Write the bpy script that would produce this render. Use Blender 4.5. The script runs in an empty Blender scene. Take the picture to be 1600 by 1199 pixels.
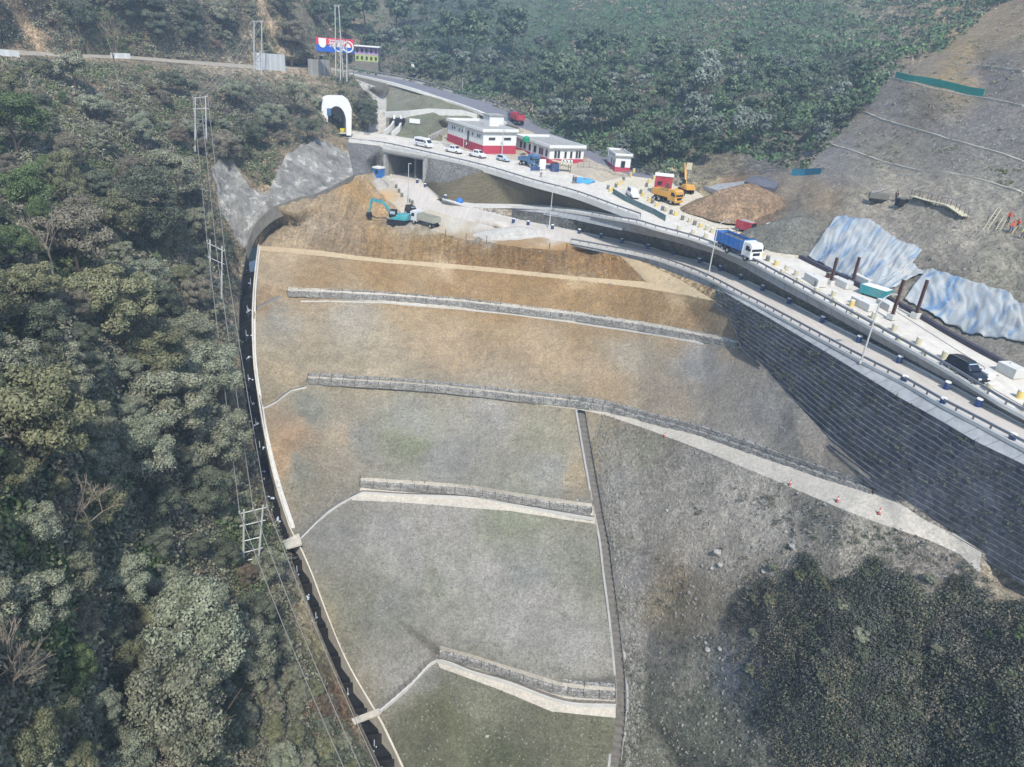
import bpy, math, random
import numpy as np
from mathutils import Vector, Matrix, noise as mnoise
from mathutils.geometry import delaunay_2d_cdt

random.seed(7); rng = np.random.default_rng(7)
scene = bpy.context.scene
COL = scene.collection
BASE = 100.0                                   # camera height above the datum, metres

# ------------------------------------------------------------------ camera
F, CX, CY = 1110.0, 800.0, 599.5               # focal length in pixels of the 1600x1199 photograph
_nd = np.array([(620.0 - CX) / F, -(2900.0 - CY) / F, -1.0]); _nd /= np.linalg.norm(_nd)
_up = -_nd
_f = np.array([0, 0, -1.0]); _f = _f - _up * _f.dot(_up); _f /= np.linalg.norm(_f)
_r = np.cross(_f, _up)
R3 = np.array([_r, _f, _up])
cam_data = bpy.data.cameras.new('camera'); cam = bpy.data.objects.new('camera', cam_data); COL.objects.link(cam)
cam_data.sensor_width = 36.0; cam_data.lens = F / 1600.0 * 36.0
cam_data.clip_end = 3000; cam_data.clip_start = 0.5
M = Matrix([list(R3[0]) + [0], list(R3[1]) + [0], list(R3[2]) + [BASE], [0, 0, 0, 1]])
cam.matrix_world = M
scene.camera = cam

# ------------------------------------------------------------------ light
SUN_EL = math.radians(51); SUN_AZ = math.atan2(0.20, -0.98)   # direction towards the sun, measured from +Y to +X
w = bpy.data.worlds.new('World'); scene.world = w; w.use_nodes = True
nt = w.node_tree; nt.nodes.clear()
sky = nt.nodes.new('ShaderNodeTexSky'); sky.sky_type = 'NISHITA'; sky.sun_disc = False
sky.sun_elevation = SUN_EL; sky.sun_rotation = SUN_AZ; sky.air_density = 1.3; sky.dust_density = 2.0; sky.altitude = 1400
bg = nt.nodes.new('ShaderNodeBackground'); bg.inputs[1].default_value = 0.15
out = nt.nodes.new('ShaderNodeOutputWorld')
nt.links.new(sky.outputs[0], bg.inputs[0]); nt.links.new(bg.outputs[0], out.inputs[0])
sd = bpy.data.lights.new('sun', 'SUN'); sd.energy = 3.0; sd.angle = math.radians(2.0); sd.color = (1.0, 0.95, 0.88)
so = bpy.data.objects.new('sun', sd); COL.objects.link(so)
sv = Vector((math.cos(SUN_EL) * math.sin(SUN_AZ), math.cos(SUN_EL) * math.cos(SUN_AZ), math.sin(SUN_EL)))
so.rotation_euler = sv.to_track_quat('Z', 'Y').to_euler(); so.location = (60, -60, 220)
scene.view_settings.view_transform = 'Standard'; scene.view_settings.look = 'None'
scene.view_settings.exposure = 1.0; scene.view_settings.gamma = 1.0
scene.cycles.use_denoising = True
scene.cycles.max_bounces = 5; scene.cycles.diffuse_bounces = 3; scene.cycles.glossy_bounces = 2
scene.cycles.transmission_bounces = 3; scene.cycles.volume_bounces = 0; scene.cycles.transparent_max_bounces = 6

# ------------------------------------------------------------------ surveying helpers
def rays(uv):
    uv = np.asarray(uv, float).reshape(-1, 2)
    c = np.stack([(uv[:, 0] - CX) / F, -(uv[:, 1] - CY) / F, -np.ones(len(uv))], 1)
    return c @ R3.T
def atz(u, v, z):                                # z is measured from the camera's height
    d = rays([(u, v)])[0]; p = d * (z / d[2]); p[2] += BASE; return p
def w_of(u, v, kind, val):
    d = rays([(u, v)])[0]
    t = val / d[2] if kind == 'z' else val / np.linalg.norm(d)
    return 1.0 / t
def lin(c):
    c = np.asarray(c, float) / 255.0
    return np.where(c <= 0.04045, c / 12.92, ((c + 0.055) / 1.055) ** 2.4)
def poly_mask(pts, poly):
    x, y = pts[:, 0], pts[:, 1]; inside = np.zeros(len(pts), bool); n = len(poly)
    for i in range(n):
        x1, y1 = poly[i]; x2, y2 = poly[(i + 1) % n]
        if y1 == y2: continue
        c = ((y1 > y) != (y2 > y)) & (x < (x2 - x1) * (y - y1) / (y2 - y1) + x1)
        inside ^= c
    return inside
def dens(line, step):
    o = []
    for a, b in zip(line[:-1], line[1:]):
        a = np.array(a, float); b = np.array(b, float); n = max(1, int(np.linalg.norm((b - a)[:2]) / step))
        for i in range(n): o.append(tuple(a + (b - a) * i / n))
    o.append(tuple(line[-1])); return o
def smooth(line, step=8.0):
    """Catmull-Rom through a survey line"""
    P = [np.array(p, float) for p in line]; P = [2 * P[0] - P[1]] + P + [2 * P[-1] - P[-2]]; o = []
    for i in range(1, len(P) - 2):
        n = max(1, int(np.linalg.norm((P[i + 1] - P[i])[:2]) / step))
        for k in range(n):
            t = k / n
            o.append(tuple(0.5 * (2 * P[i] + (P[i + 1] - P[i - 1]) * t + (2 * P[i - 1] - 5 * P[i] + 4 * P[i + 1] - P[i + 2]) * t * t
                                  + (3 * P[i] - P[i - 1] - 3 * P[i + 1] + P[i + 2]) * t ** 3)))
    o.append(tuple(P[-2])); return o
def at_u(line, u):
    return tuple(np.interp(u, [p[0] for p in line], [p[k] for p in line]) for k in range(len(line[0])))
def off(line, du, dv, dz=0):
    return [(p[0] + du, p[1] + dv, p[2] + dz) for p in line]

# ------------------------------------------------------------------ survey lines  (u, v, height below the camera)
CH_R = [(405,384,-41.3),(399,440,-43.8),(396,500,-47),(398,560,-50.5),(405,620,-54),(415,680,-57.5),(430,750,-61),(455,830,-65),
        (468,853,-66.2),(487,895,-68.5),(515,970,-72.5),(545,1040,-76),(587,1112,-79.5),(600,1135,-80.7),(630,1199,-84),(690,1330,-90),(820,1640,-102)]
CH_L = [(386,392,-41.5),(376,440,-43.8),(372,500,-47),(374,560,-50.5),(382,620,-54),(393,680,-57.5),(408,750,-61),(430,818,-65),
        (443,848,-66.2),(462,895,-68.5),(487,960,-72.5),(516,1030,-76),(552,1112,-79.5),(564,1138,-80.7),(592,1199,-84),(650,1330,-90),(770,1640,-102)]
T1_U = [(405,384,-41.2),(500,392,-41.2),(600,405,-41.2),(700,412,-41),(800,421,-40.5),(900,432,-39.3),(1010,441,-37.1)]
T1_L = [(405,391,-41.6),(500,400,-41.5),(600,411,-41.5),(700,419,-41.3),(800,428,-40.8),(900,438,-39.6),(1000,450,-37.8),(1060,459,-36.4),(1118,471,-34.6)]
CREST = [(425,352,-38.8),(470,352,-37.8),(540,352,-36.9),(600,357,-36.6),(650,362,-36.4),(700,369,-36.4),(760,378,-36.3),(820,388,-36.2),(880,391,-36.1),(925,391,-35.6),(965,398,-35.3),(985,415,-35.9),(1010,440,-37.0)]
G1_T = [(450,449,-44.6),(520,452,-44.6),(600,456,-44.6),(700,464,-44.5),(800,475,-44.3),(900,487,-43.7),(1000,502,-42.2),(1100,520,-40.2),(1155,532,-38.4)]
G1_B = [(398,482,-46.6),(437,463,-46.4),(500,466,-46.3),(600,472,-46.3),(700,480,-46.2),(800,490,-46),(900,503,-45.4),(1000,518,-43.8),(1100,536,-41.5),(1160,545,-38.9)]
G2_T = [(481,588,-53.6),(600,595,-53.4),(700,603,-53.2),(800,614,-52.8),(900,625,-52.2),(950,633,-51.6),(1000,647,-50.8),(1100,674,-48),(1200,708,-45),(1275,734,-42.8),(1365,763,-40.7)]
G2_B = [(408,638,-56.2),(430,627,-55.9),(455,609,-55.4),(480,603,-55.2),(600,608,-55),(700,616,-54.7),(800,627,-54.2),(900,640,-53.6),(942,648,-53),(1000,667,-51.9),(1100,705,-49),(1200,746,-45.7),(1325,800,-42.3),(1400,826,-41.4),(1450,843,-41.1),(1500,866,-41),(1530,895,-41.1)]
G3_T = [(563,746,-62.2),(700,755,-61.8),(750,760,-61.6),(800,769,-61.4),(925,787,-60.6)]
G3_B = [(465,843,-66),(510,800,-65),(550,775,-64.4),(565,768,-64.2),(625,771,-64.2),(750,776,-63.6),(800,786,-63.4),(928,808,-62.4)]
G3_P = [(550,782,-64.6),(625,785,-64.8),(800,799,-64),(931,819,-63.2)]
G4_T = [(688,1009,-74.6),(745,1025,-74.6),(800,1043,-74.6),(875,1066,-74.2),(961,1075,-73.6)]
G4_B = [(590,1108,-79.4),(640,1065,-78.2),(682,1028,-77.2),(740,1046,-77),(800,1064,-76.8),(882,1093,-76.6),(962,1098,-76)]
G4_P = [(687,1043,-77.6),(775,1076,-77.6),(862,1112,-77.4),(962,1122,-77)]
VD = [(907,642,-53.8),(918,705,-58),(928,760,-60.6),(935,800,-62.4),(945,850,-65.6),(951,900,-68.4),(961,975,-72.4),(969,1055,-75.6),(970,1113,-77),(961,1199,-82),(950,1330,-88),(940,1640,-99)]
WT = [(1118,448,-33.0),(1150,468,-32.9),(1200,496,-32.8),(1300,556,-32.5),(1407,622,-32.1),(1475,660,-31.8),(1525,690,-31.6),(1600,726,-31.4),(1800,830,-31)]
WB = [(1118,471,-34.6),(1145,490,-35.0),(1160,535,-37.4),(1195,575,-38.1),(1235,620,-39),(1300,690,-39.3),(1370,752,-39.5),(1420,785,-39.6),(1475,823,-39.7),(1535,862,-39.8),(1590,898,-39.9),(1800,1030,-40)]
LR_U = [(661,286,-32.2),(692,311,-33.4),(740,326,-34.1),(800,342,-34.5),(870,356,-34.2),(940,369,-33.9),(1000,382,-33.3),(1100,410,-32.7),(1200,454,-32.1),(1300,506,-31.5),(1400,556,-31.0),(1500,609,-30.7),(1600,663,-30.5),(1800,771,-30)]
LR_L = [(603,275,-32.2),(630,306,-33.9),(660,325,-35.0),(720,342,-35.6),(800,362,-35.4),(892,380,-34.7),(940,389,-34.3),(1007,402,-33.7),(1050,415,-33.3),(1105,437,-32.9),(1150,461,-32.6),(1200,487,-32.3),(1282,532,-31.9),(1346,567,-31.6),(1410,600,-31.3),(1470,635,-31),(1525,664,-30.8),(1600,704,-30.6),(1800,808,-30.2)]
UR_L = [(1000,352,-28.1),(1025,360,-28.2),(1090,378,-28.3),(1162,406,-28.5),(1200,426,-28.6),(1297,479,-28.9),(1400,537,-29.1),(1485,585,-29.3),(1560,632,-29.5),(1600,654,-29.6),(1800,765,-30)]
DK_T = [(800,328,-33.4),(850,333,-32.4),(895,342,-31.6),(975,360,-30.2),(1050,377,-29.9),(1120,398,-29.9),(1162,418,-29.9),(1200,440,-29.9),(1275,480,-30.1),(1340,516,-30.2),(1400,550,-30.4),(1500,605,-30.4),(1600,661,-30.4),(1800,770,-30.1)]
ST_L = [(690,315,-34.5),(720,322,-34.1),(760,325,-33.6),(800,325,-33.0),(860,328,-31.6),(920,337,-30),(975,347,-28.8),(1000,352,-28.2)]
ST_U = [(692,312,-34.4),(740,318,-33.8),(800,319,-32.8),(860,321,-31.4),(920,329,-29.7),(970,337,-28.5),(1000,342,-27.9)]
KERB = [(545,222,-25.6),(600,229,-26),(664,243,-26.3),(757,265,-26.7),(830,287,-27),(900,306,-27.3),(960,328,-27.6),(1000,342,-27.8)]
UR_U = [(543,207,-25.5),(600,214,-25.9),(655,222,-26.1),(690,225,-26.2)]
HW_U = [(545,111,-12.8),(640,127,-14.2),(700,143,-16.1),(760,160,-17.9),(820,187,-20.8),(860,205,-22.4),(930,238,-24.6),(1000,268,-25.8),(1040,283,-26.2)]
HW_L = [(547,117,-13.2),(610,131,-14.3),(665,147,-16.1),(700,159,-17.8),(745,175,-19.3),(790,194,-21.2),(820,202,-21.9),(870,222,-23.5),(930,253,-25.4),(985,275,-26.3)]
UP_E = [(1040,283,-27),(1090,300,-27.3),(1130,330,-27.8),(1200,372,-28.1),(1265,407,-28.4),(1400,477,-28.7),(1490,529,-28.9),(1600,588,-29.1),(1800,700,-29.4)]
OLD = [(-300,60,-8.2),(0,84,-9.3),(100,89,-9.7),(200,92,-9.9),(300,100,-10.5),(400,108,-11.3),(490,107,-11.7),(545,113,-12.9)]
OLD_U = [(-300,50,-8.0),(0,76,-8.9),(100,84,-9.5),(200,87,-9.7),(300,95,-10.3),(400,102,-11.0),(490,101,-11.3),(545,111,-12.8)]
SHOT_B = [(553,276,-30.2),(500,303,-32.4),(470,311,-32.9),(430,325,-34.1),(410,340,-35.6),(395,358,-37.4),(384,388,-40.6)]
RAMP_L = [(0,0,0)]
FOOT = [(892,384,-35.1),(940,394,-34.8),(1007,409,-34.6),(1050,426,-34.5),(1105,447,-33.8),(1118,455,-33.6)]
LINES = [FOOT, CH_R, CH_L, T1_U, T1_L, CREST, G1_T, G1_B, G2_T, G2_B, G3_T, G3_B, G3_P, G4_T, G4_B, G4_P, VD, WT, WB, LR_U, LR_L, UR_L, DK_T, ST_L, ST_U, KERB, UR_U,
         HW_U, HW_L, UP_E, OLD, OLD_U, SHOT_B]
PTS = [  # (u, v, 'z' or 'd', value)
 # left wooded hillside
 (-500,1700,'d',45),(-500,1200,'d',42),(-500,800,'d',45),(-500,400,'d',70),(-500,100,'d',120),(-500,-350,'d',260),
 (0,1700,'d',60),(400,1700,'d',85),(0,1199,'d',60),(200,1199,'d',75),(400,1199,'d',91),(500,1199,'d',99),(0,1050,'d',60),(200,1050,'d',78),(400,1050,'d',94),
 (0,900,'d',62),(200,900,'d',82),(350,900,'d',96),(0,760,'d',65),(200,760,'d',86),(330,760,'d',100),(0,650,'d',69),(200,650,'d',91),(320,650,'d',108),
 (0,540,'d',76),(200,540,'d',100),(320,540,'d',118),(0,430,'d',88),(200,430,'d',114),(330,430,'d',133),(0,300,'d',115),(200,300,'d',140),(320,300,'d',152),
 (0,200,'d',143),(200,200,'d',163),(310,230,'d',165),(420,200,'d',183),(0,130,'d',165),(200,130,'d',182),(330,140,'d',187),(450,150,'d',205),
 (-200,40,'d',175),(0,0,'d',193),(100,0,'d',205),(200,0,'d',212),(400,0,'d',236),(470,40,'d',245),(480,80,'d',238),(460,0,'d',262),(200,-350,'d',340),(440,-350,'d',420),
 # sprayed concrete rock faces
 (345,250,'d',160),(340,320,'d',154),(365,260,'d',162),(445,245,'d',170),(500,222,'d',178),(543,236,'d',181),(470,300,'d',163),(400,310,'d',158),(520,270,'d',171),(420,305,'d',159),
 # tunnel and slope right of it
 (500,150,'d',212),(548,150,'d',214),(590,170,'d',216),(600,215,'d',206),(560,130,'d',228),(600,140,'d',226),
 (570,250,'d',182),(580,270,'d',178),
 # spoil mound
 (556,278,'d',170),(500,320,'d',159),(566,277,'d',171),(590,297,'z',-33.6),(620,322,'z',-35.2),(590,340,'z',-36.4),(520,330,'d',157.5),(610,348,'z',-36.6),(660,350,'z',-36.3),(700,355,'z',-36.2),(460,335,'d',156),(588,272,'z',-32.8),
 (760,357,'z',-35.9),(810,354,'z',-33.9),(780,352,'z',-34.4),(835,361,'z',-34.3),(740,362,'z',-36.1),
 # ground inside the highway bend
 (630,185,'d',217),(680,185,'d',216),(640,160,'d',231),(700,170,'d',227),(720,188,'d',214),(620,200,'d',209),(690,215,'z',-25.9),(600,150,'d',236),
 # plaza
 (750,245,'z',-26.4),(820,245,'z',-26.4),(780,215,'z',-25.5),(705,212,'z',-26.1),(738,224,'z',-26.3),(880,268,'z',-26.8),(950,280,'z',-27),(940,315,'z',-27.4),(1000,300,'z',-27.2),(1060,340,'z',-27.8),(850,225,'z',-25.0),(1100,370,'z',-28.1),(900,250,'z',-26.3),
 # far wooded hill
 (560,95,'d',280),(530,98,'d',276),(600,60,'d',330),(600,0,'d',430),(523,50,'d',310),(660,110,'d',262),(700,100,'d',290),(700,0,'d',410),(760,120,'d',262),(850,150,'d',245),(850,60,'d',330),(850,0,'d',420),(900,200,'d',206),(950,120,'d',252),(950,40,'d',320),
 (1000,230,'d',190),(1050,180,'d',208),(1050,80,'d',272),(1050,0,'d',350),(1090,240,'d',182),(1100,280,'d',168),(1170,190,'d',196),(1170,245,'d',176),(1200,100,'d',248),(1200,0,'d',330),(1260,150,'d',215),(1300,80,'d',255),
 (1350,0,'d',310),(1400,50,'d',270),(1480,0,'d',290),(600,-350,'d',700),(900,-350,'d',750),(1200,-350,'d',600),(1500,-350,'d',480),
 (2100,-350,'d',420),(2100,0,'d',260),(2100,250,'d',150),(2100,500,'z',-24),(2100,800,'z',-30),
 # cut slope on the right
 (1240,262,'d',171),(1300,226,'d',176),(1350,175,'d',187),(1420,130,'d',184),(1495,100,'d',192),(1520,60,'d',212),(1570,15,'d',236),(1600,0,'d',238),(1475,270,'d',140),(1600,298,'d',128),(1425,200,'d',162),(1600,250,'d',137),
 (1600,165,'d',154),(1600,110,'d',170),(1600,60,'d',194),(1540,150,'d',168),(1500,215,'d',150),(1380,250,'d',154),(1250,275,'d',164),(1400,275,'d',146),(1800,200,'d',132),(1800,400,'d',102),
 # quarry yard and tarpaulin slope
 (1120,300,'d',164),(1150,330,'d',150),(1165,300,'d',157),(1200,310,'d',151),(1140,290,'d',165),(1215,330,'d',146),(1180,345,'d',143),(1220,360,'d',137),
 (1240,345,'d',139),(1300,330,'d',137),(1280,370,'d',130),(1310,340,'d',134),(1370,340,'d',131),(1440,390,'d',120),(1350,300,'d',139),(1420,310,'d',133),(1500,345,'d',122),(1600,385,'d',115),
 (1460,430,'d',114.5),(1540,450,'d',110),(1600,470,'d',106.5),(1330,400,'d',121.5),(1420,455,'d',113),(1500,515,'d',105.5),(1600,550,'d',99.5),(1270,395,'d',127.6),
 # right foreground
 (1100,860,'z',-57.6),(1000,860,'z',-63.6),(1000,760,'z',-57.4),(1100,780,'z',-53.4),(1200,860,'z',-51.4),(1100,1000,'z',-64.2),(1200,1000,'z',-57.4),(1170,800,'z',-50.6),(1300,900,'z',-47.8),(1400,870,'z',-43.3),(1250,820,'z',-47.1),
 (1060,1199,'z',-79),(1150,1199,'z',-70),(1300,1199,'z',-61),(1450,1199,'z',-56),(1600,1199,'z',-49),(1450,1000,'z',-47.5),(1600,960,'z',-42),(1600,920,'z',-41.4),(1560,890,'z',-41.2),(1600,1080,'z',-44.6),(1300,1050,'z',-53.2),
 (1100,1700,'z',-92),(1500,1700,'z',-70),(2100,1700,'z',-55),(2100,1250,'z',-42),(1010,1000,'z',-72.2),(1010,1120,'z',-76.4),
 (700,860,'z',-68.4),(600,950,'z',-72),(800,950,'z',-71.6),(700,690,'z',-59.4),(700,540,'z',-50.4),(1100,620,'z',-45.2),(1250,690,'z',-41),
]
# ------------------------------------------------------------------ the surveyed surface
def build_control():
    V, W, E = [], [], []
    key = {}
    def add(u, v, wv):
        k = (round(u, 1), round(v, 1))
        if k in key: return key[k]
        key[k] = len(V); V.append((u, v)); W.append(wv); return key[k]
    for L in LINES:
        pr = None
        for (u, v, z) in L:
            i = add(u, v, w_of(u, v, 'z', z))
            if pr is not None and pr != i: E.append((pr, i))
            pr = i
    for (u, v, k, val) in PTS: add(u, v, w_of(u, v, k, val))
    r = delaunay_2d_cdt([Vector(p) for p in V], E, [], 0, 1e-4)
    vs, fs, ov = r[0], r[2], r[3]
    ww = []
    for p, o in zip(vs, ov):
        if len(o): ww.append(W[o[0]]); continue
        best = None
        for a, b in E:
            A = Vector(V[a]); B = Vector(V[b]); d = B - A; t = (p - A).dot(d) / d.length_squared
            if -0.001 <= t <= 1.001:
                e = (A + d * t - p).length
                if best is None or e < best[0]: best = (e, W[a] + (W[b] - W[a]) * t)
        ww.append(best[1])
    return np.array([list(p) for p in vs]), np.array(ww), [list(f) for f in fs]
CV, CW, CF = build_control()
def w_at(uv):
    uv = np.asarray(uv, float).reshape(-1, 2); o = np.full(len(uv), np.nan)
    order = np.argsort(uv[:, 0]); xs = uv[order, 0]
    for f in CF:
        a, b, c = CV[f[0]], CV[f[1]], CV[f[2]]
        lo, hi = np.searchsorted(xs, min(a[0], b[0], c[0]) - 1e-6), np.searchsorted(xs, max(a[0], b[0], c[0]) + 1e-6, 'right')
        if lo >= hi: continue
        idx = order[lo:hi]; q = uv[idx]
        m = (q[:, 1] >= min(a[1], b[1], c[1]) - 1e-6) & (q[:, 1] <= max(a[1], b[1], c[1]) + 1e-6)
        idx = idx[m]; q = q[m]
        if not len(idx): continue
        det = (b[1] - c[1]) * (a[0] - c[0]) + (c[0] - b[0]) * (a[1] - c[1])
        if abs(det) < 1e-9: continue
        l1 = ((b[1] - c[1]) * (q[:, 0] - c[0]) + (c[0] - b[0]) * (q[:, 1] - c[1])) / det
        l2 = ((c[1] - a[1]) * (q[:, 0] - c[0]) + (a[0] - c[0]) * (q[:, 1] - c[1])) / det
        l3 = 1 - l1 - l2; ins = (l1 > -1e-5) & (l2 > -1e-5) & (l3 > -1e-5)
        o[idx[ins]] = l1[ins] * CW[f[0]] + l2[ins] * CW[f[1]] + l3[ins] * CW[f[2]]
    bad = np.isnan(o)
    if bad.any():
        for i in np.where(bad)[0]:
            o[i] = CW[np.argmin(((CV - uv[i]) ** 2).sum(1))]
    return o
def G(u, v):                                      # a point of the ground
    p = rays([(u, v)])[0] / w_at([(u, v)])[0]; p[2] += BASE + DZ(u, v); return p
KD = None
def DZ(u, v):
    if KD is None: return 0.0
    r = KD.find_n((u, v, 0), 3); ws = [1 / (d + .5) for _, _, d in r]
    return sum(T_DZ[i] * q for (_, i, _), q in zip(r, ws)) / sum(ws)
def GG(uv):
    p = rays(uv) / w_at(uv)[:, None]; p[:, 2] += BASE; return p
def GB(uv):
    P = GG(uv); P[:, 2] += np.array([T_DZ[KD.find((u, v, 0))[1]] for u, v in np.asarray(uv)]) if len(P) else 0
    return P
def L3(line, dz=0.0):
    return [atz(u, v, z) + np.array([0, 0, dz]) for (u, v, z) in line]

# ------------------------------------------------------------------ regions of ground, first match wins
def uvl(l): return [(p[0], p[1]) for p in l]
def between(a, b): return uvl(a) + uvl(b)[::-1]
SH1 = [(330,262),(345,243),(362,248),(390,290),(418,300),(432,326),(408,345),(392,368),(380,388),(372,380),(360,352),(345,335)]
SH2 = [(432,326),(418,300),(432,270),(446,244),(470,232),(487,218),(502,222),(530,228),(545,240),(553,276),(500,303),(470,311)]
_vn = [(p[0], p[1]) for p in dens([(q[0], q[1]) for q in VD], 30)]
REG = [
 ('hole', [(a - 7, b) for a, b in _vn] + [(a + 7, b) for a, b in _vn][::-1]),
 ('hole', between(CH_L, CH_R)),
 ('hole', between(WT, WB)),
 ('crib', between(DK_T, LR_U[3:])),
 ('hole', between(LR_L[5:], FOOT[:-1] + WT[1:])),
 ('strip', between(ST_U, ST_L)),
 ('hole', between(UR_L, DK_T[3:])),
 ('hole', between(ST_L, DK_T[:4])),
 ('lower_road', between(LR_U, LR_L)),
 ('meshslope', uvl(KERB)[3:] + uvl(ST_U)[::-1] + [(661,286),(700,284),(730,275)]),
 ('upper_road', uvl(UR_U) + [(700,232),(760,240),(800,250),(860,262),(940,285),(985,300),(1030,322),(1060,339),(1120,366),(1185,398),(1265,407),(1400,477),(1490,529),(1600,588),(1800,700)] + uvl(UR_L)[::-1] + [(1000,342)] + uvl(KERB)[::-1]),
 ('highway', between(HW_U, HW_L)),
 ('yard', [(985,275),(1040,283),(1090,300),(1130,330),(1200,372),(1265,407),(1185,398),(1120,366),(1060,339),(1030,322),(985,300),(940,285)]),
 ('plaza', [(655,222),(690,225),(693,205),(710,184),(790,194),(820,202),(870,222),(930,253),(985,275),(985,300),(940,285),(860,262),(800,250),(760,240),(700,232)]),
 ('oldroad', between(OLD_U, OLD)),
 ('shotcrete', SH1), ('shotcrete', SH2),
 ('facing', [(545,111),(560,125),(590,137),(604,146),(603,215),(560,209),(575,200),(590,160),(575,150)]),
 ('track', between(T1_U, T1_L)),
 ('track', [(985,415),(968,400),(1000,408),(1060,436),(1118,471),(1060,459),(1010,441)]),
 ('bench', [(450,464)] + uvl(G1_T)[::1] + uvl(G1_B)[:1:-1]),
 ('bench', [(480,603)] + uvl(G2_T)[::1] + [(1412,790),(1450,815),(1535,855)] + uvl(G2_B)[:2:-1]),
 ('bench', [(563,768)] + uvl(G3_T) + uvl(G3_P)[::-1] + [(550,776)]),
 ('bench', [(682,1028)] + uvl(G4_T) + uvl(G4_P)[::-1]),
 ('mound', uvl(CREST)[::-1][3:] + [(425,352),(410,370),(405,384)] + uvl(T1_U)[1:] + [(985,415)]),
 ('mound', [(405,384),(425,352),(445,335),(480,312),(530,288),(556,276),(570,274),(590,297),(612,318),(640,345),(680,362),(700,369),(650,362),(600,357),(540,352),(470,352),(425,352)]),
 ('mound', [(405,384),(410,340),(430,325),(470,311),(500,303),(553,276),(570,274),(590,297),(612,318),(640,345),(700,369),(540,352),(425,352)]),
 ('gravel', [(603,275),(630,306),(660,325),(720,342),(800,362),(892,380),(940,389),(965,398),(925,391),(880,391),(820,388),(700,369),(640,345),(612,318),(590,297),(570,274),(590,268)]),
 ('stonewall', [(540,222),(600,229),(600,275),(590,268),(560,274),(553,276),(545,240)]),
 ('stonewall', [(664,243),(757,265),(730,275),(700,284),(661,286)]),
 ('hole', [(600,229),(664,243),(661,286),(603,275)]),
 ('embank', [(405,384)] + uvl(T1_L) + [(1145,490)] + uvl(WB)[2:5] + [(1300,690),(1370,752),(1412,790)] + uvl(G2_B)[8:14][::-1] + [(942,648)] + uvl(VD)[1:] + uvl(CH_R)[::-1]),
 ('rough', [(907,642)] + uvl(G2_B)[7:] + [(1600,940),(1530,905),(1400,868),(1290,850),(1210,878),(1140,940),(1120,1000),(1150,1080),(1230,1199),(1500,1700),(940,1640)] + uvl(VD)[::-1]),
 ('brush', [(942,648)] + uvl(G2_B)[9:] + [(1590,898),(1800,1030),(2100,1200),(2100,1700),(1100,1700)]),
 ('infield', [(545,111)] + uvl(HW_L) + [(710,184),(693,205),(690,225),(655,222),(600,214),(604,146),(560,125)]),
 ('cutslope', [(1225,272),(1260,262),(1300,224),(1350,173),(1400,112),(1470,82),(1500,60),(1540,20),(1575,0),(1700,-80),(2100,-150),(2100,290),(1600,298),(1475,270)]),
 ('quarry', [(1040,283),(1100,288),(1140,275),(1225,268),(1475,270),(1600,298),(2100,290),(2100,760),(1800,700),(1600,588),(1490,529),(1400,477),(1265,407),(1200,372),(1130,330),(1090,300)]),
 ('rockcut', [(1040,283),(1075,262),(1100,240),(1135,232),(1170,245),(1225,262),(1225,272),(1140,278),(1100,290)]),
 ('farhill', uvl(HW_U) + [(1075,262),(1100,240),(1135,232),(1170,245),(1225,262),(1260,262),(1300,224),(1350,173),(1400,112),(1470,82),(1500,60),(1540,20),(1575,0),(1700,-80),(2100,-150),(2100,-350),(440,-350),(470,-100),(480,20),(500,90)]),
 ('wood', None),
]
AMP = dict(embank=.18, rough=.45, brush=.9, mound=.7, gravel=.35, wood=1.6, farhill=3.0, cutslope=.3, quarry=.7, infield=.5, shotcrete=1.0, crib=.3, rockcut=1.2, track=.08, bench=.08, meshslope=.15, stonewall=.05)
NAMES = dict(embank='embankment', rough='rubble_slope', brush='brushy_slope', mound='spoil_mound', gravel='gravel_ground', wood='hillside', farhill='far_hillside', cutslope='cut_slope',
             quarry='quarry_ground', infield='grassy_ground', shotcrete='rock_face', crib='retaining_slope', rockcut='rock_cutting', track='dirt_track', bench='bench_path', meshslope='meshed_slope',
             stonewall='stone_wall', lower_road='lower_road', upper_road='upper_road', highway='highway', yard='yard', plaza='plaza', oldroad='hill_road', facing='concrete_facing', strip='service_path')

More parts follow.
